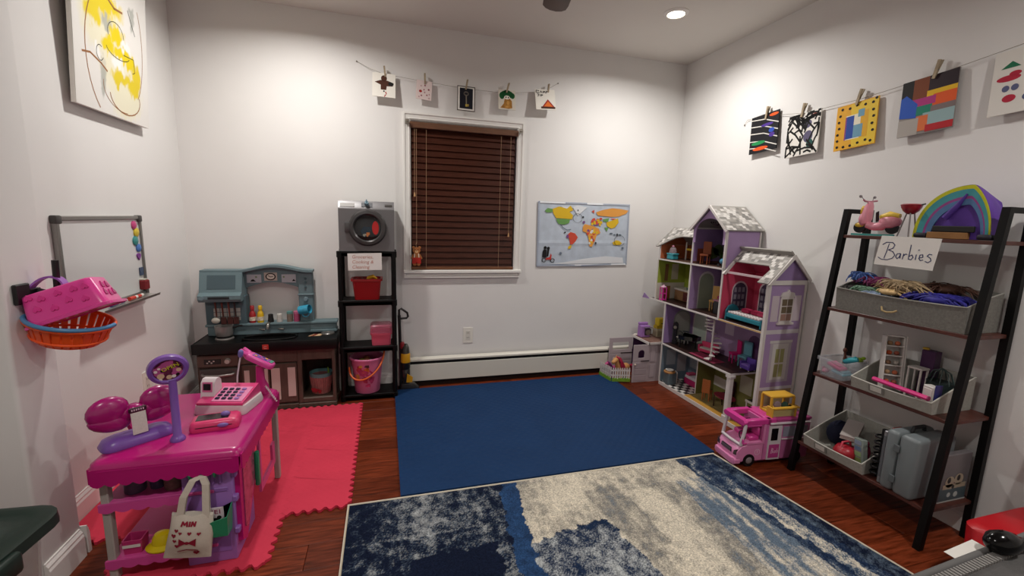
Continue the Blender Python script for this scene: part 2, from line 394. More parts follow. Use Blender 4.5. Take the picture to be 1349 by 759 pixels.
def outlet(O, ux, lab):
    t = thing('wall_outlet', lab, 'outlet', O); mb = MB(); mb.prism(rect(-.036, -.057, .036, .057), O, ux, BZ, 0, .004); mb.build('cover_plate', M('#e6e2d8', .35), t)
    mb = MB(); mb.prism(rect(-.017, -.034, .017, .034), O, ux, BZ, .004, .0055); f = mb.build('socket_face', M('#d8d4ca', .35), t)
    pprint('slots', f, Vector(O)+Vector(ux).cross(Vector(BZ))*.0055, ux, BZ, [(M('#4a4540', .6), [rect(-.008+dx, dz-.005, -.005+dx, dz+.005) for dx in (0, .012) for dz in (-.017, .018)])])
outlet((1.747, 0, .355), BX, 'white wall outlet below the brown window blind')
outlet((0, -.60, .35), LX, 'white wall outlet between whiteboard and toy shop counter')
# ------------------------------------------------------------------ string of cards on the back wall
WOODP = M('#a3937a', .7, var=.2, vs=40); STR = M('#8d8577', .9)
def pin(O, ux, uy, lab, grp, ang=0, s=1.0):
    """clothespin: two wooden legs with a wire spring"""
    ux = Vector(ux); uy = Vector(uy); nn = ux.cross(uy).normalized()
    t = thing('clothespin', lab, 'clothespin', O, group=grp)
    R = Matrix.Rotation(math.radians(ang), 3, nn); u2 = R @ ux; v2 = R @ uy; O = Vector(O)
    for sg in (1, -1):
        mb = MB(); q = [(-.005, -.030), (.005, -.030), (.005, .034), (-.005, .034)]
        tilt = Vector(v2) + nn*(sg*.12); mb.prism([(a*s, b*s) for a, b in q], O + nn*(.007+sg*.0035), u2, tilt.normalized(), -.0025, .0025); mb.build('leg', WOODP, t)
    mb = MB(); mb.cyl(O+nn*.007-u2*.006*s, O+nn*.007+u2*.006*s, .004, n=10); mb.build('spring', M('#8f8a82', .3, metal=.9), t)
def card(O, ux, w, h, lab, color='#e8e4da', ang=0, thick=.004, grp='cards on the strings', cat='card', shapes=(), tilt=0, name='art_card'):
    """O is the middle of the top edge; u runs 0..w, v runs 0..h from the bottom"""
    ux = Vector(ux); uy = Vector(BZ); nn = ux.cross(uy).normalized()
    R = Matrix.Rotation(math.radians(ang), 3, nn) @ Matrix.Rotation(math.radians(tilt), 3, ux)
    u2 = R @ ux; v2 = R @ uy; O = Vector(O); P = O - u2*w/2 - v2*h
    t = thing(name, lab, cat, O, group=grp)
    mb = MB(); mb.prism(rect(0, 0, w, h), P, u2, v2, -thick, 0); mb.build('sheet', M(color, .7), t)
    if shapes: pprint('print', t, P, u2, v2, [(m, [[(a*w, b*h) for a, b in q] for q in (p if isinstance(p[0], list) else [p])]) for m, p in shapes])
    return t
def string(pts, lab, name='display_string'):
    t = thing(name, lab, 'string', pts[0])
    mb = MB(); mb.tube(pts, .0011, 5); mb.build('twine', STR, t)
    for p in (pts[0], pts[-1]):
        mb = MB(); mb.ball(p, .005, 8); mb.build('tack', M('#8a8378', .4, metal=.5), t, 60)
string([(1.008, -.004, 2.173), (1.09, -.014, 2.135), (1.17, -.02, 2.112), (1.43, -.022, 2.093), (1.70, -.022, 2.078), (1.99, -.022, 2.078), (2.26, -.02, 2.118), (2.374, -.004, 2.190)], 'thin twine sagging above the window with five cards')
K = M('#141210', .7); BRN = M('#4a2616', .7); RED = M('#a3201c', .6); GRN = M('#155c2c', .6); TAN = M('#a8752f', .7, var=.3, vs=60); ORA = M('#e2701a', .6); PNK = M('#d9b9b4', .7); NAVY = M('#12141f', .5); YEL = M('#e8c21c', .6)
card((1.173, -.034, 2.112), BX, .142, .150, 'white card with a brown bird shape clipped above the window', ang=-1, tilt=-8, shapes=[
    (BRN, [circ(.5, .78, .13, .13), [(.10, .60), (.35, .70), (.65, .70), (.92, .62), (.88, .48), (.62, .46), (.60, .30), (.36, .30), (.36, .50)]]), (K, circ(.80, .57, .12, .08)), (K, circ(.50, .24, .035)), (RED, [circ(.58, .2, .03), circ(.60, .14, .028), circ(.56, .08, .028), circ(.53, .03, .025)])])
card((1.428, -.032, 2.096), BX, .10, .122, 'pale pink card dotted with small hearts clipped above the window', '#dccac6', ang=-4, tilt=-6, shapes=[
    (RED, circ(.28, .42, .10, .07)), (M('#8c4a52', .7), [circ(.8, .55, .06, .05), circ(.5, .52, .04), circ(.35, .2, .05, .04), circ(.7, .25, .05, .04), circ(.55, .75, .05)]), (M('#b58a8c', .7), [circ(.3, .7, .04), circ(.85, .3, .04), circ(.2, .12, .04), circ(.85, .1, .04), circ(.55, .38, .05)])])
card((1.705, -.030, 2.091), BX, .122, .162, 'dark picture of a key with a white border clipped above the window', '#dedbd4', ang=-1, tilt=-5, thick=.006, shapes=[
    (M('#3a332f', .5), [rect(0, 0, 1, .03), rect(0, .97, 1, 1), rect(0, 0, .04, 1), rect(.96, 0, 1, 1)]), (NAVY, rect(.14, .09, .87, .92)), (M('#6a635c', .5), stroke([(.5+.12*math.cos(a*PI/6), .70+.07*math.sin(a*PI/6)) for a in range(13)], .05)), (M('#7d7668', .5), stroke([(.5, .62), (.52, .2)], .06)), (M('#b5a04a', .5), [rect(.46, .18, .58, .28), rect(.54, .20, .66, .23), rect(.54, .25, .66, .28)])])
card((1.988, -.030, 2.097), BX, .122, .133, 'card with a brown tree trunk and green crown clipped above the window', '#d8d2c4', ang=1, tilt=-6, shapes=[
    (GRN, [circ(.5, .78, .38, .20), circ(.2, .70, .15, .18), circ(.82, .72, .14, .15), circ(.5, .9, .2, .1)]), (TAN, [(.38, .62), (.62, .62), (.78, .45), (.80, .10), (.60, .05), (.1, .08), (.3, .3)]), (M('#ece6da', .7), [circ(.50, .62, .17, .10)]), (K, [circ(.44, .63, .04, .04), circ(.58, .62, .04, .04)]), (M('#c9964a', .7), [circ(.55, .35, .09, .1), circ(.5, .15, .1, .06)])])
c5 = card((2.262, -.036, 2.128), BX, .148, .145, 'white card with an orange campfire triangle and black letters clipped above the window', '#ebe7dd', ang=3, tilt=-12, shapes=[
    (RED, [(.30, .13), (.95, .13), (.62, .52)]), (ORA, [(.40, .16), (.84, .16), (.62, .42)]), (M('#4a2616', .7), rect(.25, .05, .97, .15)),
    (K, stroke([(.20, .92), (.06, .94), (.05, .84), (.20, .82)], .035) + stroke([(.26, .82), (.30, .92), (.35, .82)], .03) + stroke([(.40, .82), (.42, .92), (.46, .85), (.5, .92), (.52, .82)], .03) + stroke([(.57, .82), (.57, .92), (.63, .90), (.58, .86)], .03)
        + stroke([(.10, .76), (.18, .75), (.14, .65)], .035) + stroke([(.25, .74), (.25, .66)], .035) + stroke([(.31, .66), (.31, .74), (.38, .72), (.32, .69)], .03))])
for x, z, a, nm in ((1.178, 2.120, 6, 'bird'), (1.430, 2.105, 2, 'heart'), (1.706, 2.098, -10, 'key'), (1.992, 2.108, -14, 'tree'), (2.290, 2.133, -4, 'campfire')):
    pin((x, -.030, z), BX, BZ, 'wooden clothespin holding the %s card above the window' % nm, 'clothespins above the window', a)
# string of paintings on the right wall
pts = [(W-.004, -.655, 1.872), (W-.008, -.68, 1.898), (W-.012, -.83, 1.893), (W-.012, -1.10, 1.853), (W-.012, -1.40, 1.855), (W-.012, -1.70, 1.878), (W-.012, -2.0, 1.915), (W-.004, -2.35, 1.985)]
string(pts, 'thin twine sagging along the right wall with five paintings')
pc = random.Random(5)
PB = dict(grp='paintings on the right wall', cat='painting', thick=.006, name='small_painting')
card((W-.016, -.828, 1.905), RX, .205, .228, 'black painting with white diagonal lines clipped to the twine above the dollhouse', '#141318', ang=4, tilt=-2.5, shapes=[
    (M('#d8d4cc', .6), sum([stroke([(0, y0), (.5, y0-.06), (1, y0-.24)], .025) for y0 in (.92, .74, .55, .34, .16)], [])), (M('#4a2f8a', .5), [circ(.60, .70, .22, .04), circ(.8, .4, .10, .06)]), (M('#1f8a4c', .5), circ(.33, .26, .26, .05)), (M('#e0571e', .5), [circ(.42, .1, .28, .05), circ(.82, .92, .16, .04)]), (M('#2b4fb0', .5), circ(.78, .52, .1, .06))], **PB)
lines = []
for i in range(44):
    x0, y0 = pc.random(), pc.random(); a = pc.random()*PI; l = .10+.2*pc.random()
    q = [(x0-l*math.cos(a), y0-l*math.sin(a)), (x0, y0+.04), (x0+l*math.cos(a), y0+l*math.sin(a))]
    lines += stroke([(min(.98, max(.02, u)), min(.98, max(.02, v))) for u, v in q], .045)
card((W-.016, -1.102, 1.852), RX, .20, .232, 'white painting covered in thick black crossing lines', '#e6e2da', ang=3, tilt=-2.5, shapes=[(M('#5a5470', .6), [circ(.68, .42, .14, .14), circ(.62, .72, .14, .1)]), (M('#20544c', .6), circ(.75, .25, .1, .1)), (M('#c8553c', .6), circ(.82, .9, .08, .03)), (K, lines)], **PB)
card((W-.016, -1.392, 1.843), RX, .20, .222, 'yellow painting with blue middle and a border of black dots', '#e0a634', ang=4, tilt=-2.5, shapes=[(M('#e3bf38', .6), [(.45, .02), (1, .02), (1, .98), (.35, .98)]), (M('#e6dfc8', .6), rect(.25, .2, .62, .74)), (M('#d9a326', .6), rect(.62, .2, .80, .78)), (M('#24479c', .6), rect(.28, .22, .46, .72)), (M('#6c9ab0', .6), [rect(.46, .22, .68, .5), rect(.55, .66, .70, .82)]), (M('#8c3f7c', .6), rect(.25, .2, .28, .72)),
    (K, [circ(u, v, .035, .03, 8) for u, v in [(.09, .08), (.25, .06), (.42, .06), (.6, .09), (.78, .12), (.9, .08), (.08, .22), (.07, .36), (.1, .5), (.08, .64), (.1, .78), (.14, .92), (.33, .9), (.5, .93), (.7, .9), (.88, .9), (.93, .3), (.9, .45), (.92, .6), (.9, .74), (.95, .97)]])], **PB)
card((W-.016, -1.692, 1.880), RX, .205, .240, 'painting of bold blocks in black, blue, red, orange and teal', '#8f8a86', ang=3.5, tilt=-2.5, shapes=[(M('#17120f', .6), rect(0, .62, .25, 1)), (M('#7c3f1e', .6), rect(.22, .62, .55, 1)), (M('#2a1a22', .6), rect(.5, .74, 1, 1)), (M('#e3b51f', .6), rect(.48, .64, 1, .74)), (M('#df5a24', .6), rect(.6, .42, 1, .66)), (M('#b0327c', .6), rect(.22, .5, .65, .64)), (M('#2a57b8', .6), [(0, .35), (.33, .3), (.33, .55), (.1, .75), (0, .7)]), (M('#1f8068', .6), rect(.32, .34, .6, .5)), (M('#7d6e6c', .6), rect(.58, .34, 1, .46)), (M('#93aeb0', .6), rect(.45, .14, 1, .36)), (M('#d8703c', .6), rect(.33, .05, .55, .32)), (M('#aaa39c', .6), rect(0, 0, .38, .30)), (M('#b32028', .6), rect(.52, .02, 1, .14))], **PB)
card((W-.016, -2.010, 1.902), RX, .215, .235, 'white painting with small red and green shapes clipped to the twine', '#dedad2', ang=3, tilt=-2.5, shapes=[(M('#b3243c', .6), [circ(.22, .56, .16, .05), circ(.30, .62, .08, .04), circ(.26, .24, .09, .06), circ(.72, .3, .1, .06)]), (M('#1f6e4c', .6), [[(.10, .72), (.36, .72), (.24, .82)], circ(.7, .75, .1, .05)]), (M('#5a5f80', .6), [circ(.2, .40, .05), circ(.32, .40, .05), circ(.48, .22, .05), circ(.62, .5, .06), circ(.65, .36, .05)]), (K, [circ(.6, .9, .1, .015), circ(.65, .62, .05, .02)])], **PB)
for y, z, a, nm in ((-.845, 1.905, -12, 'black diagonal'), (-1.095, 1.866, -14, 'black line'), (-1.40, 1.862, -18, 'yellow dotted'), (-1.715, 1.897, -14, 'colour block')):
    pin((W-.014, y, z), RX, BZ, 'wooden clothespin holding the %s painting' % nm, 'clothespins on the right wall', a, 1.15)
# ------------------------------------------------------------------ world map poster
t = thing('world_map_poster', 'creased world map poster with a striped border taped beside the window', 'poster', (2.64, 0, 1.11))
P0 = Vector((2.262, -.003, .868)); mw, mh = .765, .487
def wob(u, v): return P0 + Vector((u*mw - .006*v, -.002-.0022*abs(math.sin(u*7+v*2))-.002*(abs(v-.36) < .01), v*mh + .012*u*(.3+.7*(1-v)) + .004*math.sin(u*9)*(1-v)))
mb = MB(); mb.grid(wob, 30, 22); mb.grid(lambda u, v: wob(u, v)+Vector((0, .0014, 0)), 30, 22)
mb.build('sheet', M('#b9c3cf', .42, var=.10, vs=14, bump=.25, bs=24), t)
def mapprint(shapes):
    mb = MB(); h = .0012
    for m_, ps in shapes:
        for q in ps: 
            # insert points so that the print follows the creased sheet
            mb.face([wob(u, v)+Vector((0, -h-.0026, 0)) for u, v in q], m_)
        h += .00012
    return mb
ST = []
for i in range(56): ST += [[(i/56, .975), ((i+.5)/56, .975), ((i+.9)/56, 1), ((i+.4)/56, 1)], [(i/56, 0), ((i+.5)/56, 0), ((i+.9)/56, .025), ((i+.4)/56, .025)]]
for i in range(36): ST += [[(0, i/36), (.016, (i+.4)/36), (.016, (i+.9)/36), (0, (i+.5)/36)], [(.984, i/36), (1, (i+.4)/36), (1, (i+.9)/36), (.984, (i+.5)/36)]]
MY = M('#d9b32a', .5); MG = M('#6b9a56', .5); MO = M('#dd9a48', .5); MRd = M('#cc4f3c', .5); MP = M('#7a4f86', .5); MW = M('#d9d8d2', .5)
EU = [circ(.58+.10*pc.random(), .66+.10*pc.random(), .012+.010*pc.random(), .015+.012*pc.random(), 6) for _ in range(26)]
AF = [(.48, .63), (.50, .67), (.60, .64), (.66, .60), (.68, .53), (.64, .50), (.62, .40), (.59, .31), (.56, .32), (.55, .44), (.53, .53), (.48, .56)]
af = [circ(.50+.14*pc.random(), .50+.13*pc.random(), .016, .022, 6) for _ in range(11)] + [circ(.56+.05*pc.random(), .33+.15*pc.random(), .014, .022, 6) for _ in range(8)]
mb = mapprint([
    (M('#eceff2', .5), [rect(0, .975, 1, 1), rect(0, 0, 1, .025), rect(0, 0, .016, 1), rect(.984, 0, 1, 1)]), (M('#3c5a86', .5), ST),
    (M('#dcdfe2', .5), [[(.12, .03), (.30, .06), (.5, .12), (.75, .15), (.95, .12), (.96, .03)], [(.36, .93), (.42, .96), (.52, .93), (.46, .85), (.42, .80)], [(.36, .93), (.24, .94), (.28, .89)]]),
    (MG, [[(.07, .86), (.10, .90), (.15, .89), (.15, .84), (.09, .83)], [(.19, .74), (.34, .74), (.33, .68), (.28, .65), (.22, .66), (.20, .70)], [(.70, .75), (.77, .77), (.76, .71), (.71, .71)], [(.72, .62), (.77, .62), (.75, .55)]]),
    (MY, [[(.15, .89), (.22, .93), (.30, .90), (.34, .95), (.37, .88), (.33, .85), (.37, .80), (.36, .74), (.19, .75), (.16, .82)], [(.74, .70), (.80, .73), (.87, .77), (.88, .70), (.84, .62), (.80, .60), (.75, .64)], [(.82, .37), (.86, .41), (.90, .40), (.93, .36), (.91, .33), (.84, .33)], [(.33, .31), (.37, .34), (.36, .28), (.33, .27)]]),
    (MRd, [[(.32, .50), (.35, .54), (.40, .52), (.43, .46), (.41, .40), (.38, .35), (.35, .34), (.34, .42)], [(.78, .765), (.85, .765), (.82, .74)], [(.57, .87), (.60, .90), (.60, .84)]]),
    (MO, [[(.62, .86), (.70, .90), (.80, .93), (.90, .92), (.985, .90), (.96, .85), (.88, .80), (.80, .79), (.70, .80), (.64, .81)], AF]),
    (MP, [circ(.32, .47, .014, .03, 8), circ(.49, .70, .014, .02, 8)] + EU[::3] + af[::4]), (MRd, EU[1::3] + af[1::4]), (MY, EU[2::3] + af[2::4]), (MW, af[3::4]),
    (M('#5a6a74', .5), stroke([(.24, .65), (.27, .60), (.31, .57), (.35, .58)], .010) + [circ(.80, .52, .02, .012, 8), circ(.84, .50, .015, .01, 8), circ(.90, .50, .02, .01, 8)]),
    (M('#2a2a2c', .5), [circ(.29, .53, .009, .014), circ(.42, .88, .006, .014), circ(.63, .37, .010, .018), circ(.87, .50, .010, .018), circ(.48, .78, .01, .012)] + stroke(circ(.42, .76, .05, .07, 18), .004) + stroke(circ(.90, .40, .06, .09, 16), .004)),
    (M('#6a7686', .5), [circ(.94, .28, .014, .02), circ(.25, .20, .014, .02)]),
    (M('#1c1a1c', .5), stroke(circ(.075, .095, .020, .03, 12), .010) + stroke(circ(.165, .085, .020, .03, 12), .010) + [[(.055, .14), (.10, .13), (.10, .25), (.08, .27), (.06, .24)], [(.10, .15), (.12, .15), (.13, .27), (.11, .28)], circ(.085, .29, .016, .024), circ(.118, .28, .016, .024)]),
    (M('#b93a34', .5), [[(.09, .10), (.15, .10), (.155, .17), (.145, .20), (.135, .14), (.10, .13)]])])
mb.build('map_print', None, t, fix=False)
# ------------------------------------------------------------------ left wall: canvas, whiteboard
t = thing('canvas_painting', 'tall white canvas with yellow paint and brown swirls on the left wall', 'painting', (0, -.67, 1.95))
Lp = (0, -.958, 1.612); cw, ch = .545, .74; Ly = Vector((.055, 0, 1)).normalized(); CN = Vector(LX).cross(Ly).normalized()
mb = MB(); mb.prism(rect(0, 0, cw, ch), Lp, LX, Ly, .018, .034); mb.build('stretched_canvas', M('#e4e0d8', .8, bump=.12, bs=500), t)
mb = MB(); mb.prism(rect(.03, .03, cw-.03, ch-.03), Lp, LX, Ly, .004, .018); mb.build('stretcher_frame', M('#8a7a64', .8), t)
from mathutils import noise as mn
def blob(cx, cy, r, seed, n=18, k=.35, ry=1):
    q = random.Random(seed); ph = [q.random()*6.3 for _ in range(4)]
    return [(cx+r*math.cos(a)*(1+k*(.5*math.sin(2*a+ph[0])+.4*math.sin(3*a+ph[1])+.35*math.sin(5*a+ph[2]))), cy+ry*r*math.sin(a)*(1+k*(.5*math.sin(2*a+ph[0])+.4*math.sin(3*a+ph[1])+.35*math.sin(5*a+ph[2])))) for a in [2*PI*i/n for i in range(n)]]
def arc(cx, cy, rx, ry, a0, a1, n=14): return [(cx+rx*math.cos(math.radians(a0+(a1-a0)*i/n)), cy+ry*math.sin(math.radians(a0+(a1-a0)*i/n))) for i in range(n+1)]
def attr_mat(name, attr, rough, spec=.3):
    m = bpy.data.materials.new(name); m.use_nodes = True; p = m.node_tree.nodes['Principled BSDF']; p.inputs['Roughness'].default_value = rough; p.inputs['Specular IOR Level'].default_value = spec
    a_ = m.node_tree.nodes.new('ShaderNodeAttribute'); a_.attribute_name = attr; m.node_tree.links.new(a_.outputs['Color'], p.inputs['Base Color']); return m
def paintcol(u, v):
    n1 = mn.fractal(Vector((u*14, v*14, 1.7)), 1., 2., 4); n2 = mn.fractal(Vector((u*40, v*18, 5.)), 1., 2., 3)
    uu = u + .02*n1; vv = v + .03*n2
    def g(cx, cy, rx, ry): d = math.hypot((uu-cx)/rx, (vv-cy)/ry); return max(0, min(1, (1.25-d)*2.2))
    def ov(c, d, a): return [c[i]*(1-a)+d[i]*a for i in range(3)]
    c = [.74, .72, .68]
    c = ov(c, (.78, .72, .36), .42*max(g(.18, .36, .13, .12), g(.30, .20, .14, .12), g(.36, .09, .12, .08)))
    c = ov(c, (.36, .37, .33), .8*max(g(.178, .14, .024, .075), g(.22, .365, .035, .035), g(.42, .46, .02, .05)))
    c = ov(c, (.74, .58, .004), .97*max(g(.20, .445, .13, .05), g(.13, .39, .05, .05)))
    c = ov(c, (.74, .58, .004), max(g(.285, .345, .055, .040), g(.225, .285, .045, .035), g(.33, .275, .07, .022), g(.40, .255, .035, .035)))
    c = ov(c, (.70, .54, .004), .97*max(g(.33, .175, .085, .028), g(.41, .155, .055, .040), g(.445, .21, .03, .05), g(.29, .15, .03, .02)))
    c = ov(c, (.82, .81, .78), max(g(.36, .320, .030, .022), g(.29, .235, .04, .025), g(.155, .235, .016, .025)))
    return c
mb = MB(); O_ = Vector(Lp) + CN*.0345
mb.grid(lambda a, b: O_ + Vector(LX)*(cw*a) + Ly*(ch*b), 130, 170)
pa = mb.build('paint', attr_mat('canvas_paint', 'paint', .7), t, fix=False)
ca = pa.data.color_attributes.new('paint', 'FLOAT_COLOR', 'POINT')
for k_ in range(len(mb.v)): ca.data[k_].color = (*paintcol(cw*(k_ % 131)/130, ch*(k_//131)/170), 1)
BW = M('#9a6a44', .7)
sh_ = lambda pts: [(u, v-.115) for u, v in pts]
for col, wd_, ln in ((BW, .005, arc(.26, .36, .19, .28, 110, 235)), (BW, .005, arc(.345, .215, .12, .075, 185, 375)), (BW, .004, arc(.40, .44, .10, .24, -60, 50)), (BW, .008, [(.05, .32), (.10, .33), (.17, .31), (.21, .29)]), (BW, .009, [(.20, .60), (.28, .565), (.34, .57)]), (BW, .003, arc(.33, .235, .15, .09, 170, 280))):
    pprint('brush_line', t, O_, LX, Ly, [(col, stroke(sh_(ln), wd_))])
for wd_, ln in ((.0030, arc(.285, .46, .06, .05, 0, 200)), (.0030, arc(.30, .40, .09, .035, 190, 340)), (.0030, arc(.165, .35, .024, .03, 60, 330)), (.0030, [(.34, .395), (.42, .40), (.43, .345), (.41, .335)]), (.004, [(.385, .60), (.42, .54), (.44, .51)])):
    pprint('pen_line', t, O_, LX, Ly, [(M('#2a2620', .6), stroke(sh_(ln), wd_))])
# whiteboard
t = thing('whiteboard', 'small whiteboard with silver frame hanging on the left wall', 'whiteboard', (0, -.83, .98))
y0, y1, z0, z1 = -1.125, -.538, .795, 1.178
ALU = M('#8c8a86', .35, metal=.85)
mb = MB(); mb.box(.002, .012, y0+.01, y1-.01, z0+.01, z1-.01); mb.build('board', M('#d3d4d2', .18, coat=.3), t)
for nm, a in (('frame_rail', (y0, y1, z1-.017, z1)), ('frame_rail', (y0, y1, z0, z0+.017)), ('frame_rail', (y0, y0+.017, z0, z1)), ('frame_rail', (y1-.017, y1, z0, z1))):
    mb = MB(); mb.box(.0, .020, a[0], a[1], a[2], a[3], .003); mb.build(nm, ALU, t)
for yy in (y0, y1):
    for zz in (z0, z1):
        s1 = .013 if yy == y0 else -.013; s2 = .013 if zz == z0 else -.013
        mb = MB(); mb.rbox((.011, yy+s1, zz+s2), (.025, .032, .032), .006); mb.build('corner_cap', M('#4a4846', .5), t, 40)
mb = MB(); mb.loft([[(.019, y, z0+.004), (.078, y, z0-.004), (.082, y, z0+.008), (.079, y, z0+.008), (.076, y, z0+.0), (.019, y, z0+.008)] for y in (-1.02, -.565)]); mb.build('pen_tray', M('#b8b6b0', .3, metal=.7), t)
def marker(y, c, lab):
    t = thing('dry_erase_marker', lab, 'marker', (.05, y, z0+.014)); T = Matrix.Translation((.052, y, z0+.0135)) @ rot('Z', 90)
    mb = MB(T); mb.cyl((-.02, 0, 0), (.05, 0, 0), .0075, n=12); mb.build('barrel', M('#dcd8d0', .4), t, 40)
    mb = MB(T); mb.cyl((.0, 0, 0), (.03, 0, 0), .0079, n=12); mb.build('label_band', M(c, .4), t, 40)
    mb = MB(T); mb.cyl((-.065, 0, 0), (-.02, 0, 0), .0085, n=12); mb.build('cap', M(c, .4), t, 40)
marker(-.72, '#c03020', 'red and white dry-erase marker on the whiteboard tray')
marker(-.86, '#232f8c', 'blue-capped dry-erase marker on the whiteboard tray')
for i, (y, z, r, c, lab) in enumerate(((-.60, 1.135, .020, '#c2477e', 'pink round magnet at the top of the whiteboard column'), (-.585, 1.10, .022, '#d2bb3a', 'yellow round magnet on the whiteboard'), (-.60, 1.06, .022, '#3a8a86', 'teal round magnet on the whiteboard'), (-.578, 1.025, .020, '#4a76b8', 'light blue round magnet on the whiteboard'), (-.585, .985, .017, '#7a2f8c', 'purple heart magnet on the whiteboard'))):
    mb = MB()
    if i < 4: mb.lathe([(0, .0), (r, 0), (r, .005), (r*.6, .009), (0, .010)], (.012, y, z), 14, axis=(1, 0, 0))
    else:
        hp = [(r*.9*(math.sin(a)**3), r*.065*(13*math.cos(a)-5*math.cos(2*a)-2*math.cos(3*a)-math.cos(4*a))) for a in [2*PI*k/20 for k in range(20)]]
        mb.prism(hp, (.012, y, z), LX, BZ, 0, .006)
    single(mb, 'magnet', M(c, .4), lab, 'magnet', (.012, y, z), 'magnets on the whiteboard', 40)
mb = MB(); mb.box(.012, .040, -.602, -.562, .822, .868, .004, M('#7a2228', .7)); mb.box(.012, .034, -.598, -.566, .868, .874, .002, M('#bdb7aa', .8)); single(mb, 'board_eraser', None, 'dark red eraser in the lower corner of the whiteboard', 'eraser', (.02, -.58, .84))
mb = MB(); mb.box(.0125, .018, -.592, -.560, .890, .930, .002); single(mb, 'fridge_magnet', M('#3a4a66', .4, var=.4, vs=80), 'small dark blue square magnet above the eraser', 'magnet', (.015, -.576, .91))
# hook and baskets on the pier
t = thing('wall_hook', 'black wall hook holding the two toy baskets', 'hook', (.126, -1.46, .97))
BKM = M('#0d0d0e', .4)
mb = MB(); mb.box(.126, .138, -1.530, -1.475, .925, .985, .003); mb.box(.126, .136, -1.48, -1.43, .945, .965, .002); mb.build('mount_plate', BKM, t)
mb = MB(); mb.tube([(.138, -1.445, .955), (.175, -1.445, .945), (.185, -1.445, .96), (.188, -1.445, 1.050)], .009, 8); mb.build('hook_arm', BKM, t, 50)
def oring(T, z, rx, ry, r, n=28): return [T @ Vector((rx*math.cos(2*PI*i/n), ry*math.sin(2*PI*i/n), z)) for i in range(n)]
def slat_basket(T, t, rx, ry, h, col, base=.72, n=26, slots=True):
    m = M(col, .35, var=.05)
    mb = MB(); mb.tube(oring(T, h, rx, ry, 0), .006, 8, closed=True); mb.build('rim', m, t, 60)
    mb = MB(); mb.tube(oring(T, h*.28, rx*.86, ry*.86, 0), .004, 6, closed=True); mb.build('lower_band', m, t, 60)
    for i in range(n):
        a = 2*PI*i/n; w = PI/n*.74
        q = []
        for (k, z) in ((1.0, h), (.86, h*.28), (base, .0)):
            q.append([T @ Vector((rx*k*math.cos(a-w), ry*k*math.sin(a-w), z)), T @ Vector((rx*k*math.cos(a+w), ry*k*math.sin(a+w), z)), T @ Vector(((rx*k-.003)*math.cos(a+w), (ry*k-.003)*math.sin(a+w), z)), T @ Vector(((rx*k-.003)*math.cos(a-w), (ry*k-.003)*math.sin(a-w), z))])
        mb = MB(); mb.loft(q); mb.build('slat', m, t)
    mb = MB(T); mb.lathe([(0, 0), (1, 0), (1, .004), (0, .004)], sx=rx*base, sy=ry*base, n=28); mb.build('bottom', m, t)
t = thing('orange_toy_basket', 'oval orange toy basket with blue handle hanging on the wall hook', 'basket', (.225, -1.455, .775))
T = Matrix.Translation((.204, -1.455, .796)) @ rot('Y', 13) @ rot('X', 7)
slat_basket(T, t, .105, .092, .068, '#f0571c')
hp = [T @ Vector((.107*math.cos(a), .010-.106*math.sin(a)*1.0, .073 + .004*math.sin(a))) for a in [PI*i/18 for i in range(19)]]
mb = MB(); mb.tube(hp, .0065, 8); mb.build('handle', M('#4d83b0', .35), t, 60)
t = thing('pink_toy_basket', 'pink heart-patterned toy basket with purple handle lying in the orange basket', 'basket', (.225, -1.455, .89))
T = Matrix.Translation((.218, -1.448, .928)) @ rot('Z', 12) @ rot('Y', -20) @ rot('X', -8) @ Matrix.Scale(1.08, 4)
PK = M('#dd3f94', .3, coat=.3)
L0 = lambda a, b, z: [(-a, -b, z), (a, -b, z), (a, b, z), (-a, b, z)]
def rr(a, b, z, c=.018, n=4):
    q = []
    for sx, sy, s0 in ((1, -1, -90), (1, 1, 0), (-1, 1, 90), (-1, -1, 180)):
        for k in range(n+1):
            th = math.radians(s0+90*k/n); q.append((sx*(a-c)+c*math.cos(th), sy*(b-c)+c*math.sin(th), z))
    return q
mb = MB(T); mb.loft([rr(.094, .066, -.046), rr(.092, .064, -.040), rr(.080, .055, .036), rr(.074, .050, .040)]); mb.build('shell', PK, t, 50)
mb = MB(T); mb.loft([rr(.100, .072, -.050), rr(.100, .072, -.042), rr(.094, .066, -.040), rr(.094, .066, -.050)], caps=False); mb.build('rim', PK, t, 50)
def heart(cx, cy, s): return [(cx+s*(math.sin(a)**3), cy+s*.07*(13*math.cos(a)-5*math.cos(2*a)-2*math.cos(3*a)-math.cos(4*a))) for a in [2*PI*k/18 for k in range(18)]]
DP = M('#b02a72', .4)
mb = MB(); nn = Vector((0, -.12, .99))
O = T @ Vector((0, -.0612, 0)); R3 = T.to_3x3()
for hx, hz in ((-.055, .005), (-.02, .015), (.015, .005), (.05, .015), (-.037, -.02), (0, -.022), (.035, -.02), (.06, -.018), (-.062, -.03)):
    mb.prism([(a, -b) for a, b in heart(hx, hz, .009)], O, R3 @ Vector((1, 0, 0)), R3 @ Vector((0, .13, 1)).normalized(), -.004, .0012)
mb.build('heart_relief', M('#d8328a', .35), t)
mb = MB(); O = T @ Vector((.087, 0, 0))
for hy, hz in ((-.03, .012), (0, .016), (.03, .012), (-.016, -.012), (.016, -.012)):
    mb.prism([(a, -b) for a, b in heart(hy, hz, .010)], O, R3 @ Vector((0, 1, 0)), R3 @ Vector((-.14, 0, 1)).normalized(), -.002, .0014)
mb.build('heart_cutouts', DP, t)
mb = MB(); mb.loft([[(.172+k*.046*math.cos(a), -1.470+dy+.030*math.sin(a), .940+k*.056*math.sin(a)) for dy, k in ((-.013, 1), (.013, 1), (.013, 1.1), (-.013, 1.1))] for a in [PI*(-.15+1.3*i/18) for i in range(19)]]); mb.build('handle', M('#8e4fa8', .35), t, 50)
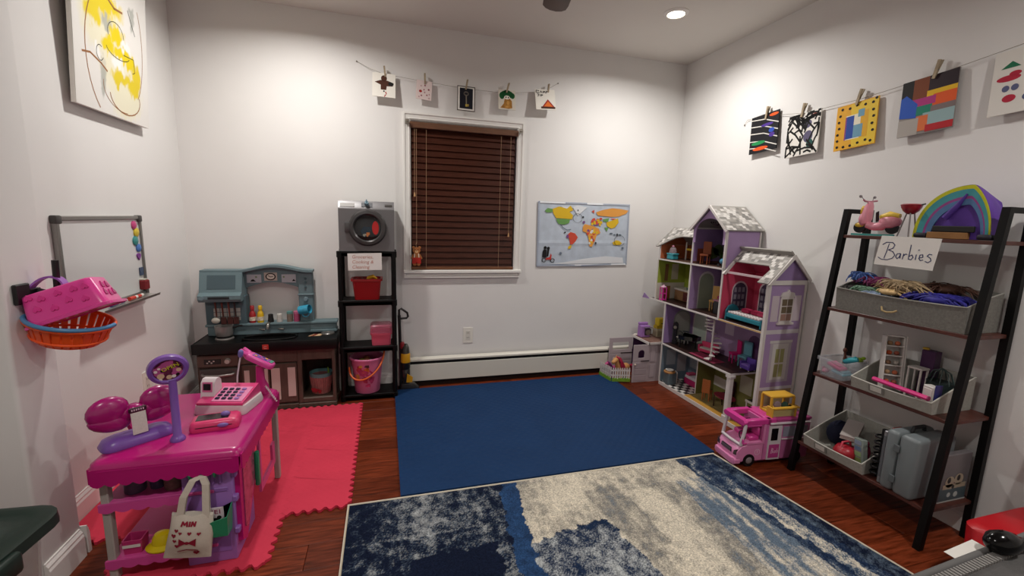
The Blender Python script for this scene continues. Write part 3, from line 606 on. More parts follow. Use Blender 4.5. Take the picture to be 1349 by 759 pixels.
# ------------------------------------------------------------------ floor coverings
def foam_mat(name, col, diamond=120, rough=.6, strength=.35):
    m = bpy.data.materials.new(name); m.use_nodes = True; nt = m.node_tree; N = nt.nodes; L = nt.links; p = N['Principled BSDF']
    p.inputs['Base Color'].default_value = lin(col); p.inputs['Roughness'].default_value = rough; p.inputs['Specular IOR Level'].default_value = .12
    tc = N.new('ShaderNodeTexCoord')
    ws = []
    for a in (45, -45):
        mp = N.new('ShaderNodeMapping'); mp.inputs['Rotation'].default_value = (0, 0, math.radians(a)); L.new(tc.outputs['Object'], mp.inputs['Vector'])
        w = N.new('ShaderNodeTexWave'); w.inputs['Scale'].default_value = diamond/(2*PI)*.5; w.inputs['Distortion'].default_value = 0; L.new(mp.outputs['Vector'], w.inputs['Vector']); ws.append(w)
    mt = N.new('ShaderNodeMath'); mt.operation = 'MULTIPLY'; L.new(ws[0].outputs['Fac'], mt.inputs[0]); L.new(ws[1].outputs['Fac'], mt.inputs[1])
    b = N.new('ShaderNodeBump'); b.inputs['Strength'].default_value = strength; b.inputs['Distance'].default_value = .003; L.new(mt.outputs[0], b.inputs['Height']); L.new(b.outputs['Normal'], p.inputs['Normal'])
    n = N.new('ShaderNodeTexNoise'); n.inputs['Scale'].default_value = 5; L.new(tc.outputs['Object'], n.inputs['Vector'])
    mx = N.new('ShaderNodeMix'); mx.data_type = 'RGBA'; c = lin(col); mx.inputs['A'].default_value = tuple(v*.88 for v in c[:3])+(1,); mx.inputs['B'].default_value = tuple(min(1, v*1.12) for v in c[:3])+(1,)
    L.new(n.outputs['Fac'], mx.inputs['Factor']); L.new(mx.outputs['Result'], p.inputs['Base Color'])
    return m
RF = foam_mat('foam_red', '#cd3a50', 160, .65, .15); BF = foam_mat('foam_blue', '#17345a', 105, .62, .5)
MX = [0.004, .252, .503, .754, 1.005]; MY_ = [-.284, -.547, -.810, -1.073, -1.336, -1.600]
def wave_edge(a, b, fixed, axis, out):
    """square jigsaw wave along one edge, shared by both neighbours"""
    n = 6; q = []; d = .0085
    s = 1 if b > a else -1; L_ = abs(b-a); st = L_/n
    for i in range(n):
        c0 = a + s*i*st
        for tt, off in ((.14, -d), (.36, -d), (.64, d), (.86, d)):
            if i == 0 and tt < .2: tt = .2
            tpos = c0 + s*tt*st
            q.append((tpos, fixed+off) if axis == 'x' else (fixed+off, tpos))
    return q
def fwave(a, b, fixed, axis):
    lo, hi = min(a, b), max(a, b); q = wave_edge(lo, hi, fixed, axis, 0)
    return q if a < b else q[::-1]
cells = [(i, j) for j in range(4) for i in range(4)] + [(1, 4), (2, 4)]
for i, j in cells:
    x0, x1, yb, ya = MX[i], MX[i+1], MY_[j], MY_[j+1]; g = .00025
    poly = fwave(x0, x1, ya+g, 'x') + fwave(ya, yb, x1-g, 'y') + fwave(x1, x0, yb-g, 'x') + fwave(yb, ya, x0+g, 'y')
    if i == 0: poly = [(max(u, .016), v) for u, v in poly]
    mb = MB(); mb.prism(poly, (0, 0, .0), (1, 0, 0), (0, 1, 0), .0005, .0115)
    lab = {(3, 0): 'red foam puzzle tile at the free corner in front of the black shelf', (3, 3): 'red foam puzzle tile at the free corner next to the rug', (0, 3): 'red foam puzzle tile in the corner by the wall pier', (0, 0): 'red foam puzzle tile at the wall corner in front of the toy oven', (1, 4): 'red foam puzzle tile under the white leg and tote bag end of the toy counter', (2, 4): 'red foam puzzle tile jutting out past the lilac cupboard of the toy counter'}.get((i, j), 'red foam puzzle tile inside the field around the toy shop counter')
    single(mb, 'foam_tile', RF, lab, 'floor mat', ((x0+x1)/2, (ya+yb)/2, 0), 'red foam puzzle tiles')
bx0, bx1, by1, by0 = 1.214, 2.858, -.108, -1.322
MS = [bx0, (bx0+bx1)/2, bx1]; NS = [by1, (by1+by0)/2, by0]
for i in range(2):
    for j in range(2):
        x0, x1, yb, ya = MS[i], MS[i+1], NS[j], NS[j+1]; g = .0004
        e = lambda a, b, f, ax, inner: fwave(a, b, f, ax) if inner else ([(a, f), (b, f)] if ax == 'x' else [(f, a), (f, b)])
        poly = [(x0+g, ya+g)] + e(x0, x1, ya+g, 'x', j == 0) + [(x1-g, ya+g)] + e(ya, yb, x1-g, 'y', i == 0) + [(x1-g, yb-g)] + e(x1, x0, yb-g, 'x', j == 1) + [(x0+g, yb-g)] + e(yb, ya, x0+g, 'y', i == 1)
        poly = [p_ for k_, p_ in enumerate(poly) if math.dist(p_, poly[k_-1]) > .001]
        mb = MB(); mb.prism(poly, (0, 0, 0), (1, 0, 0), (0, 1, 0), .0005, .012)
        o = single(mb, 'foam_tile_blue', BF, 'large blue textured foam mat tile ' + {(0, 0): 'beside the toy vacuum', (1, 0): 'beside the toy fence', (0, 1): 'with its free corner beside the rug', (1, 1): 'with its free corner towards the toy camper van'}[(i, j)], 'floor mat', (0, 0, 0), 'blue foam mat tiles')
# rug: woven pattern held in a colour attribute (the design itself), pile from noise
rq = random.Random(11)
def rugcol(x, y):
    nz = lambda f, fx, fy, z: mn.fractal(Vector((x*f*fx, y*f*fy, z)), 1.0, 2.0, 3)
    n1 = nz(3., 1, 1, .3); n2 = nz(24, 1, 1, 4.1); st = nz(9, 3.2, .55, 9.); w = rq.random()-.5
    X = x + .018*n2 + .02*n1; Y = y + .018*n2
    navy = (.006, .010, .026); ink = (.012, .024, .058); blue = (.022, .060, .150); slate = (.11, .15, .20); cream = (.62, .56, .45); grey = (.24, .225, .195); pale = (.40, .42, .42)
    def mx(a, b, t): t = max(0, min(1, t)); return tuple(a[i]*(1-t)+b[i]*t for i in range(3))
    band = 1.655 + .045*math.sin((y+1.33)*3.4) 
    if X < band:
        f = .16 + .75*n2 + .9*n1 + .9*w + .25*st
        if Y < -1.69 and 1.24 < X < 1.56: f -= .75
        if X < 1.10: f -= .15
        if abs(Y+1.585) < .006 and X < 1.55: f += .35
        if abs(X-1.20) < .006: f += .3
        return mx(navy, pale, f*.62) if f > .45 else mx(navy, slate, f*1.1)
    if X < band+.075: return mx(ink, blue, .75+.5*n2+.3*w)
    edge = 2.600 - .15*(y+1.33)
    if X > edge:
        e = X-edge
        if e > .155: return mx(navy, slate, .22+.7*n2+.5*w+.3*st)
        f = .08 + .6*n2 + .7*w + .45*st
        if Y < -1.55 and .045 < e < .115: f += .75*min(1, (-1.55-Y)/.15)
        return mx(ink, slate, f*1.3) if f < .6 else mx(slate, cream, (f-.5)*1.5)
    if Y < -1.70+.03*math.sin(x*7) and X < 2.03-(y+1.7)*.2:
        return mx(ink, pale, .34+.8*n2+.8*n1+.9*w)
    f = .42 + .55*n2 + .8*n1 + .55*w + .45*st
    if X < 2.02 and Y < -1.40: f += .42*min(1, (-1.40-Y)/.1)
    if 2.0 < X < 2.25 and -1.66 < Y < -1.40: f -= .75*math.sin(PI*(X-2.0)/.25)*math.sin(PI*(Y+1.66)/.26)
    if 2.20 < X < 2.36 and Y < -1.52: f += .45
    if 2.38 < X < 2.47: f -= .25
    if X > 2.47: 
        f -= .15
        if Y < -1.5: return mx(slate, cream, f-.05+.5*st)
    return mx(grey, cream, f) if f > 0 else mx(grey, slate, -f*1.2)
t = thing('area_rug', 'abstract navy, grey and cream rug with pale bound edge', 'rug', (2.0, -1.9, 0))
rx0, rx1, ry1, ry0 = 1.0, 2.905, -1.332, -2.50
m = bpy.data.materials.new('rug_pile'); m.use_nodes = True; N = m.node_tree.nodes; L = m.node_tree.links; p = N['Principled BSDF']; p.inputs['Roughness'].default_value = .95; p.inputs['Specular IOR Level'].default_value = .08
at = N.new('ShaderNodeAttribute'); at.attribute_name = 'weave'; tc = N.new('ShaderNodeTexCoord'); n = N.new('ShaderNodeTexNoise'); n.inputs['Scale'].default_value = 190; n.inputs['Detail'].default_value = 3; L.new(tc.outputs['Object'], n.inputs['Vector'])
mr = N.new('ShaderNodeMapRange'); mr.inputs[1].default_value = .3; mr.inputs[2].default_value = .7; mr.inputs[3].default_value = .6; mr.inputs[4].default_value = 1.4; L.new(n.outputs['Fac'], mr.inputs[0])
vm = N.new('ShaderNodeVectorMath'); vm.operation = 'SCALE'; L.new(at.outputs['Color'], vm.inputs[0]); L.new(mr.outputs[0], vm.inputs['Scale']); L.new(vm.outputs[0], p.inputs['Base Color'])
b = N.new('ShaderNodeBump'); b.inputs['Strength'].default_value = .6; b.inputs['Distance'].default_value = .004; L.new(n.outputs['Fac'], b.inputs['Height']); L.new(b.outputs['Normal'], p.inputs['Normal'])
nu, nv = 460, 300
xr_ = lambda y: 2.842 - .14*(y+1.332)
mb = MB(); mb.grid(lambda u, v: (rx0+.006+(xr_(ry0+(ry1-ry0)*v)-rx0-.012)*u, ry0+.006+(ry1-ry0-.012)*v, .0075+.0012*mn.noise(Vector((u*40, v*40, 0)))), nu, nv)
o = mb.build('pile', m, t, 60, fix=False); o['kind'] = 'stuff'
ca = o.data.color_attributes.new('weave', 'FLOAT_COLOR', 'POINT')
for i, v in enumerate(mb.v): ca.data[i].color = (*rugcol(v.x, v.y), 1)
mb = MB(); mb.prism([(rx0, ry0), (xr_(ry0), ry0), (xr_(ry1), ry1), (rx0, ry1)], (0, 0, 0), (1, 0, 0), (0, 1, 0), .0004, .006); mb.build('backing', M('#b8ad98', .9), t)
mb = MB(); mb.tube([(rx0, ry0, .005), (rx0, ry1, .005), (xr_(ry1), ry1, .005), (xr_(ry0), ry0, .005)], .005, 6, closed=True); mb.build('bound_edge', M('#d6cdbb', .9), t)

# ------------------------------------------------------------------ toy shop counter
HOT = M('#b40e6e', .3, coat=.3); HOT2 = M('#b3186f', .35); PUR = M('#7a4fa6', .32, coat=.2); LIL = M('#9a6fb8', .38); GRY = M('#a9a29c', .5); TEAL = M('#2a8f68', .35)
t = thing('toy_shop_counter', 'hot pink toy shop counter with scalloped top and lilac cupboard', 'toy shop', (.49, -1.31, .0115))
cx0, cx1, cy0, cy1, cz = .275, .698, -1.592, -1.03, .440
def ringr(x0, x1, y0, y1, z, c, n=4): return [(u+(x0+x1)/2, v+(y0+y1)/2, w) for u, v, w in rr((x1-x0)/2, (y1-y0)/2, z, c, n)]
mb = MB(); mb.loft([ringr(cx0, cx1, cy0, cy1, cz-.030, .03), ringr(cx0+.004, cx1-.004, cy0+.004, cy1-.004, cz-.010, .028), ringr(cx0+.018, cx1-.018, cy0+.018, cy1-.018, cz, .02)]); mb.build('counter_top', HOT, t, 50)
def skirt(p0, p1, nrm, n):
    p0 = Vector(p0); p1 = Vector(p1); d = p1-p0; L_ = d.length; d.normalize(); q = [(0, .050), (0, 0)]
    for i in range(n):
        for k in range(1, 5): q.append((L_*(i+k/4)/n, -.010*math.sin(PI*k/4)))
    q.append((L_, .050)); mb = MB(); mb.prism(q, p0, d, (0, 0, 1), -.006, 0); mb.build('scalloped_skirt', HOT, t)
sz = cz-.072
skirt((cx0+.01, cy0+.001, sz), (cx1-.01, cy0+.001, sz), 0, 11); skirt((cx1-.001, cy0+.01, sz), (cx1-.001, cy1-.01, sz), 0, 14); skirt((cx0+.001, cy1-.01, sz), (cx0+.001, cy0+.01, sz), 0, 14); skirt((cx1-.01, cy1-.001, sz), (cx0+.01, cy1-.001, sz), 0, 11)
mb = MB(); mb.loft([[(cx0+.01, y, cz-.004), (cx0-.002, y, cz+.03), (cx0+.008, y, cz+.03), (cx0+.022, y, cz-.004)] for y in (-1.36, -1.05)]); mb.build('back_lip', HOT, t, 50)
for x, y in ((.300, -1.548), (.676, -1.052), (.300, -1.065)):
    mb = MB(); mb.box(x-.011, x+.011, y-.014, y+.014, .0117, sz+.03, .003); mb.build('leg', GRY, t)
for nm, z in (('shelf', .275), ('shelf', .075)):
    mb = MB(); mb.box(.285, .60, -1.56, -1.06, z, z+.012, .003); s_ = mb.build(nm, M('#cf4a94', .4), t)
    q = [(0, .012), (0, -.012)] + [(.22*(i+k/4)/5, -.012-.008*math.sin(PI*k/4)) for i in range(5) for k in range(1, 5)] + [(.22, .012)]
    mb = MB(); mb.prism(q, (.285, -1.565, z), (1, 0, 0), (0, 0, 1), -.004, .004); mb.build('shelf_trim', M('#cf4a94', .4), s_)
# lilac cupboard
mb = MB(); mb.box(.505, .655, -1.553, -1.338, .0117, .392, .006, seg=2); mb.build('cupboard', LIL, t, 40)
for z0, z1 in ((.05, .13), (.275, .29), (.36, .375)): mb = MB(); mb.box(.52, .64, -1.556, -1.55, z0, z1, .002); mb.build('raised_panel', M('#8d63ad', .4), t)
for i in range(5): mb = MB(); mb.cyl((.53+.022*i, -1.554, .31), (.53+.022*i, -1.554, .35), .007, n=8); mb.build('raised_rib', M('#8d63ad', .4), t)
mb = MB(); q = [(.015, .06), (.06, .035), (.20, .20), (.205, .33), (.17, .365), (.06, .365), (.02, .33)]
mb.prism(q, (.655, -1.553, .012), (0, 1, 0), (0, 0, 1), 0, .016); d_ = mb.build('oven_door', HOT, t)
mb = MB(); q2 = [(.045, .09), (.07, .075), (.172, .205), (.178, .31), (.155, .335), (.075, .335), (.05, .31)]; mb.prism(q2, (.655, -1.553, .012), (0, 1, 0), (0, 0, 1), .0161, .019); mb.build('door_window', M('#a0486a', .25, var=.3, vs=40, coat=.4), d_)
for z in (.10, .22, .31):
    mb = MB(); mb.box(.651, .667, -1.557, -1.535, .012+z, .012+z+.022, .003); mb.build('hinge', M('#8d63ad', .4), d_)
mb = MB(); mb.box(.671, .688, -1.372, -1.352, .17, .31, .006, seg=2); mb.build('door_handle', TEAL, d_, 40)
mb = MB()
for sx in (-1, 1): mb.ball((.684, -1.40+sx*.028, .405), (.008, .026, .020), 10, rot=rot('X', sx*20))
mb.ball((.688, -1.40, .405), (.009, .010, .010), 8); mb.build('bow_ornament', HOT, t, 60)
mb = MB(); q = [(0, .0), (.23, 0), (.23, .10), (.19, .10), (.19, .03), (.02, .03), (.02, .30), (0, .30)]
mb.prism(q, (.664, -1.30, .10), (0, 1, 0), (0, 0, 1), 0, .01); mb.build('side_shelf', M('#d9558f', .4), t)
for x in (.545, .615):
    mb = MB(); mb.tube([(x, -1.556, .366), (x, -1.574, .362), (x, -1.585, .352), (x, -1.588, .366)], .005, 7); 
    for sx in (-1, 1): mb.ball((x+sx*.011, -1.562, .370), (.012, .007, .009), 8)
    mb.build('bow_hook', TEAL, t, 60)
mb = MB(); q = [[(.578, -1.556, .135), (.645, -1.556, .135), (.645, -1.60, .140), (.578, -1.60, .140)], [(.572, -1.556, .20), (.651, -1.556, .235), (.651, -1.612, .215), (.572, -1.612, .195)]]
mb.loft(q, caps=False); mb.face(q[0]); mb.loft([[Vector(p)*1+Vector((0, 0, 0)) for p in q[1]], [(.576, -1.556, .20), (.647, -1.556, .233), (.647, -1.607, .214), (.576, -1.607, .195)], [(.58, -1.556, .139), (.642, -1.556, .139), (.642, -1.596, .143), (.58, -1.596, .143)]], caps=False)
mb.build('green_basket', TEAL, t)
# booklet in the green basket
mb = MB(); mb.prism(rect(0, 0, .05, .085), (.583, -1.578, .155), (1, .0, 0), (0, -.1, 1), 0, .003); tb = single(mb, 'booklet', M('#d8cdd2', .5), 'small white booklet in the green basket of the toy counter', 'booklet', (.60, -1.578, .155))
MAT[tb.name] = Matrix.Translation((.60, -1.578, .155))
pprint('cover_print', tb, Vector((.583, -1.581, .155)), (1, 0, 0), Vector((0, -.1, 1)).normalized(), [(M('#8a1c4a', .5), [rect(.004, .062, .007, .078), rect(.009, .062, .012, .078), rect(.018, .062, .021, .078), rect(.024, .062, .034, .065), rect(.024, .069, .034, .072), rect(.024, .075, .034, .078), rect(.024, .062, .027, .078), rect(.038, .062, .041, .078)]), (K, [circ(.025, .035, .016, .012), circ(.014, .048, .007), circ(.036, .048, .007)])])
# tote bag hanging from the hook
t2 = thing('tote_bag', 'white cotton tote bag with red bow and heart print hanging on the toy counter', 'tote bag', (.545, -1.60, .36))
CT = M('#cfc6b8', .9, bump=.3, bs=120, var=.05)
T = Matrix.Translation((.552, -1.604, .240)) @ rot('Y', 9)
mb = MB(T); rings = []
for v in range(9):
    s = v/8; hw = .058+.010*s; hd = .004+.022*math.sin(PI*min(1, s*1.05+.02))**.8; z = .0-.155*s
    rings.append([(hw*math.cos(a)*(1+.03*math.sin(3*a+s*4)), hd*math.sin(a)*1.0, z+.006*math.sin(5*a+s*6)*(1-s)) for a in [2*PI*k/24 for k in range(24)]])
mb.loft(rings); mb.build('bag_body', CT, t2, 60)
for dy in (-.005, .006):
    mb = MB(T); pts = [(-.034, dy, -.01), (-.030, dy, .06), (-.012, dy*.5+.006, .112), (.012, dy*.4+.012, .124), (.026, dy*.5+.006, .10), (.040, dy, -.01)]
    mb.loft([[(x-.010, y-.002, z), (x+.010, y-.002, z), (x+.010, y+.001, z+.001), (x-.010, y+.001, z+.001)] for x, y, z in pts]); mb.build('strap', CT, t2)
RD = M('#8e1c34', .7); R3 = T.to_3x3()
pr_ = [(RD, stroke([(-.022, -.030), (-.020, -.018), (-.014, -.026), (-.008, -.018), (-.006, -.030)], .005) + stroke([(.0, -.030), (.0, -.018)], .005) + stroke([(.006, -.030), (.007, -.018), (.015, -.030), (.016, -.018)], .005)),
       (RD, [heart(-.034, -.045, .006), heart(-.040, -.062, .007), heart(-.036, -.080, .006), heart(-.028, -.098, .007), heart(.026, -.128, .009), heart(-.022, -.052, .005)]),
       (RD, stroke([(-.026, -.122), (.0, -.112), (.03, -.118)], .004) + [[(0, -.085), (-.024, -.070), (-.024, -.100)], [(0, -.085), (.024, -.070), (.024, -.100)], circ(0, -.085, .006), heart(.030, -.055, .006), heart(.004, -.052, .006)])]
mb = MB(); h = .0
for m_, ps in pr_:
    for q in ps: mb.face([T @ Vector((u, -(.004+.022*math.sin(PI*min(1, max(0, -v/.155*1.05+.02)))**.8)*math.sqrt(max(.05, 1-(u/.064)**2))*1.0-.0016-h, v)) for u, v in q], m_)
    h += .0002
mb.build('red_print', None, t2, fix=False)
# goods on the counter shelves
def can(x, y, z, r, h, c, lab, cat='tin', name='toy_tin'):
    t = thing(name, lab, cat, (x, y, z)); mb = MB(); mb.lathe([(r*.96, 0), (r, .003), (r, h*.86), (r*.98, h*.9)], (x, y, z), 16); mb.build('body', M(c, .4, var=.25, vs=70), t, 40)
    mb = MB(); mb.lathe([(r*1.03, h*.86), (r*1.03, h), (r*.9, h*1.01), (0, h*1.01)], (x, y, z), 16); mb.build('lid', M('#4a4550', .4), t, 40)
can(.355, -1.50, .2872, .030, .062, '#4a3f54', 'dark grey round tin on the upper shelf of the toy counter'); can(.415, -1.49, .2872, .022, .058, '#3a3550', 'dark blue narrow tin on the upper shelf of the toy counter'); can(.465, -1.505, .2872, .026, .060, '#6a5248', 'brown tin on the upper shelf of the toy counter')
mb = MB(); mb.loft([ringr(.325, .375, -1.545, -1.50, .0872, .004), ringr(.322, .378, -1.548, -1.497, .135, .004), ringr(.326, .374, -1.544, -1.501, .135, .004), ringr(.328, .372, -1.542, -1.503, .095, .004)]); tt_ = single(mb, 'toy_carton', M('#b8306c', .4), 'pink open carton on the lower shelf of the toy counter', 'carton', (.35, -1.52, .0872))
mb = MB(); mb.box(.325, .375, -1.5495, -1.5485, .112, .122); MAT[tt_.name] = Matrix.Translation((.35, -1.52, .0872)); mb.build('white_band', M('#d8d2cc', .5), tt_)
t3 = thing('yellow_toy_hat', 'yellow toy hard hat on the lower shelf beside the tote bag', 'toy hat', (.425, -1.53, .0872)); 
mb = MB(); mb.lathe([(.045, .0), (.046, .006), (.032, .014), (.030, .035), (.022, .050), (0, .055)], (.43, -1.53, .0875), 20, sy=.8); mb.build('dome', M('#dcc414', .35), t3, 40); mb = MB(); mb.lathe([(.030, .012), (.049, .004), (.050, .008), (.031, .017)], (.43, -1.53, .0875), 20, sy=.8, caps=False); mb.build('brim', M('#dcc414', .35), t3, 40)
mb = MB(); mb.lathe([(.0, 0), (.022, .0), (.03, .03), (.026, .06), (.012, .085), (0, .088)], (.46, -1.46, .0872), 16); single(mb, 'toy_bread', M('#a8582a', .6, var=.2, vs=30), 'brown toy loaf standing behind the yellow hat', 'toy food', (.46, -1.46, .0872), smooth=50)
# ---- things on the counter top
t = thing('bow_scale', 'purple toy scale with a big magenta bow and white receipt', 'toy scale', (.36, -1.455, cz))
T = Matrix.Translation((.352, -1.450, cz)) @ rot('Z', 40)
mb = MB(T); mb.loft([rr(.098, .042, .0005, .03), rr(.100, .044, .008, .03), rr(.090, .037, .028, .028), rr(.072, .024, .036, .022)]); mb.build('base', PUR, t, 50)
MAG = M('#a0126a', .25, coat=.5)
for sx in (-1, 1):
    mb = MB(T)
    def lobe(u, v, sx=sx):
        a = 2*PI*v; r = u
        x = sx*(.012+.075*u*1.0); hh = (.012+.050*math.sin(min(1, u*1.02)*PI*.62)) ; 
        return (x, .020*math.sin(a)*math.sin(PI*(.12+.88*u))**.5*(1 if u < .98 else .0), .088+hh*math.cos(a)*(1-.18*math.cos(2*a)*u)*(1 if u < .999 else .2)+.012*u)
    mb.ball((sx*.068, 0, .126), (.056, .026, .048), 18, rot=rot('Y', sx*14)); mb.ball((sx*.066, 0, .088), (.056, .024, .032), 18, rot=rot('Y', sx*-16)); mb.ball((sx*.030, 0, .105), (.034, .020, .028), 12)
    mb.build('bow_loop', MAG, t, 70)
mb = MB(T); mb.rbox((0, -.002, .106), (.042, .046, .052), .014); mb.build('bow_knot', MAG, t, 60)
mb = MB(T); mb.rbox((0, -.026, .118), (.048, .006, .016), .003); k_ = mb.build('display', M('#3a1026', .3), t)
mb = MB(T)
for i in range(6):
    mb.box(-.017+.006*i, -.0135+.006*i, -.0295, -.0291, .115, .121)
mb.build('digits', M('#d8b8c8', .5), k_)
mb = MB(T); mb.loft([[(x, -.0295-.008*math.sin(s*1.4), .109-.072*s) for x in (-.020, .020)] + [(x, -.0288-.008*math.sin(s*1.4), .109-.072*s) for x in (.020, -.020)] for s in [i/6 for i in range(7)]]); mb.build('receipt', M('#cdc6c0', .8, var=.06, vs=200), t)
t = thing('open_sign', 'purple oval toy sign reading OPEN on a pole', 'toy sign', (.478, -1.478, cz))
PT = Matrix.Translation((.478, -1.478, 0))
mb = MB(PT); mb.lathe([(.0, cz), (.022, cz), (.023, cz+.006), (.018, cz+.014), (.0125, cz+.02), (.0115, cz+.215), (0, cz+.216)], n=18); mb.build('pole', PUR, t, 50)
OT = Matrix.Translation((.472, -1.486, .694)) @ rot('Z', 22) @ rot('X', 14) @ rot('Y', -22)
def aring(T, rx, rz, y, n=36): return [T @ Vector((rx*math.cos(2*PI*i/n), y, rz*math.sin(2*PI*i/n))) for i in range(n)]
mb = MB(); mb.loft([aring(OT, .038, .034, -.004), aring(OT, .044, .042, -.012), aring(OT, .054, .052, -.008), aring(OT, .057, .055, .004), aring(OT, .050, .048, .014), aring(OT, .03, .026, .016)], caps=False); mb.face(aring(OT, .03, .026, .016)); mb.build('frame', PUR, t, 50)
mb = MB(); mb.face(aring(OT, .0440, .0420, -.0065)); f_ = mb.build('face_plate', M('#5a1a3c', .3, var=.5, vs=90), t, fix=False)
R3 = OT.to_3x3(); fo = OT @ Vector((0, -.0070, 0))
f2 = pprint('sign_art', f_, fo, R3 @ Vector((1, 0, 0)), R3 @ Vector((0, 0, 1)), [(M('#b0508c', .4), [blob(-.02, .01, .018, 31), blob(.02, -.018, .016, 33), blob(.01, .022, .014, 36)]), (M('#d8b89a', .5), [circ(-.026, -.010, .010), circ(-.008, -.024, .008), circ(.025, -.012, .007)]), (M('#e8e0d8', .5), [circ(-.030, .012, .005), circ(-.018, .018, .004), circ(.004, -.027, .006), circ(-.032, -.022, .005)]), (K, [circ(-.014, .006, .005), circ(.016, -.026, .005), circ(.034, .0, .004)])])
mb = text_mb('OPEN', .019, fo + R3 @ Vector((.010, 0, .008)), R3 @ Vector((1, 0, .0)), R3 @ Vector((0, 0, 1)), .0015, M('#d6d820', .4)); mb.build('lettering', None, f_, fix=False)
# cash register
t = thing('toy_cash_register', 'pink and white toy cash register with number keys and phone', 'toy register', (.57, -1.23, cz))
CR = Matrix.Translation((.560, -1.225, cz)) @ rot('Z', -12)
PKR = M('#d43c78', .3, coat=.3); WHT = M('#d9cfd0', .35, coat=.2); LPK = M('#e087b0', .35)
mb = MB(CR); mb.loft([rr(.095, .078, .0005, .02), rr(.098, .08, .010, .02), rr(.093, .075, .036, .02)]); mb.build('white_body', WHT, t, 50)
mb = MB(CR); mb.loft([[(x+(-.0), -.070, .037), (x, -.070, .046), (x, .060, .078), (x, .070, .060), (x, .070, .037)] for x in (-.085, -.083, .083, .085)]); mb.build('pink_deck', PKR, t, 40)
sl = Vector((0, .130, .032)).normalized(); sn = Vector((0, -.032, .130)).normalized()
mb = MB(CR); P_ = Vector((.0, -.066, .0468)); mb.prism(rect(-.035, .006, .078, .10), P_, (1, 0, 0), sl, .0, .003); mb.build('keypad', LPK, t)
KB = M('#2a1a3c', .4)
for i in range(4):
    for j in range(4):
        T2 = CR @ Matrix.Translation(P_ + Vector((-.020+.024*i, 0, 0)) + sl*(.022+.020*j) + sn*.005); mb = MB(T2 @ rot('X', 13.8)); mb.rbox((0, 0, 0), (.016, .012, .006), .002, seg=1); mb.build('key', KB if i < 3 else M('#9a6fb0', .4), t)
mb = MB(CR); 
mb.loft([[(x, .0+dy, z) for dy, z in ((-.030, .050), (-.022, .108), (-.008, .122), (.010, .122), (.022, .110), (.026, .05))] for x in (-.092, -.088, -.044, -.040)]); mb.build('display_hood', WHT, t, 40)
mb = MB(CR); mb.prism(rect(-.084, .012, -.048, .05), (0, -.0275, .062), (1, 0, 0), Vector((0, .008, .058)).normalized(), 0, .003); mb.build('screen_bezel', M('#cf6a94', .4), t)
mb = MB(CR); mb.prism(rect(-.079, .020, -.053, .044), (0, -.0285, .062), (1, 0, 0), Vector((0, .008, .058)).normalized(), 0.001, .005); mb.build('screen', M('#1a1418', .2), t)
mb = MB(); mb.tube([CR @ Vector(p) for p in ((-.005, .065, .05), (-.006, .075, .10), (.002, .078, .15), (.010, .078, .185))], .0032, 7); mb.build('microphone_stem', M('#cfc6cc', .3), t, 60)
mb = MB(); a_, b_ = CR @ Vector((.009, .078, .182)), CR @ Vector((.014, .078, .212)); mb.tube([a_, a_.lerp(b_, .3), a_.lerp(b_, .8), b_], [.006, .010, .010, .006], 12); mb.build('microphone', M('#6a63a0', .5), t, 60)
# card reader in front of the register
t = thing('toy_card_reader', 'pink toy card reader with dark screen and purple knob', 'card reader', (.585, -1.395, cz))
T = Matrix.Translation((.565, -1.392, cz)) @ rot('Z', 8)
mb = MB(T); mb.loft([rr(.075, .042, .0005, .016), rr(.077, .044, .010, .016), rr(.074, .041, .030, .016), rr(.066, .034, .036, .012)]); mb.build('case', M('#d6366c', .3, coat=.3), t, 50)
mb = MB(T); mb.rbox((-.008, .002, .036), (.100, .050, .003), .001); mb.build('screen', M('#2a1d22', .2), t); mb = MB(T); mb.rbox((0, -.0442, .018), (.11, .002, .003), .0005); mb.build('card_slot', M('#5a1030', .4), t)
mb = MB(T); mb.ball((.03, .0, .043), (.016, .010, .010), 12); mb.build('knob', M('#7a60a8', .35), t, 60); mb = MB(T); mb.ball((.028, -.046, .020), (.018, .006, .008), 12); mb.build('side_button', M('#7a60a8', .35), t, 60)
# scanner phone on its stand
t = thing('toy_scanner_phone', 'pink toy phone with coloured buttons propped on a stand', 'toy phone', (.63, -1.09, cz))
T = Matrix.Translation((.640, -1.095, cz))
mb = MB(T); mb.loft([rr(.03, .03, .0005, .012), rr(.026, .026, .03, .012), rr(.016, .014, .06, .008), rr(.014, .012, .125, .006)]); mb.build('stand', HOT2, t, 50)
HT = T @ Matrix.Translation((.005, -.004, .150)) @ rot('Y', 28) @ rot('Z', -8)
mb = MB(HT); mb.loft([rr(.060, .026, -.014, .02), rr(.062, .028, -.004, .02), rr(.060, .026, .006, .02), rr(.054, .021, .010, .016)]); h_ = mb.build('handset', M('#d8479a', .3, coat=.3), t, 50)
for sy in (-1, 1):
    mb = MB(HT); mb.tube([(-.055, sy*.014, 0), (-.072, sy*.018, .004), (-.086, sy*.016, .010)], [.012, .010, .007], 10); mb.build('ear_grip', M('#d8479a', .3, coat=.3), h_, 60)
mb = MB(HT)
mb.rbox((0, 0, .0105), (.070, .032, .003), .001, M('#8a4a9a', .4)); 
for i in range(4):
    for j in range(2): mb.rbox((-.022+.014*i, -.007+.014*j, .0125), (.010, .009, .003), .001, M(('#e0a03a', '#6a4fa6', '#c04a8c', '#3a3f8a')[(i+j) % 4], .4), seg=1)
for j in range(2): mb.rbox((.044, -.008+.016*j, .012), (.014, .010, .003), .001, M('#5aa08a', .4), seg=1)
mb.build('buttons', None, h_)
mb = MB(); q = []
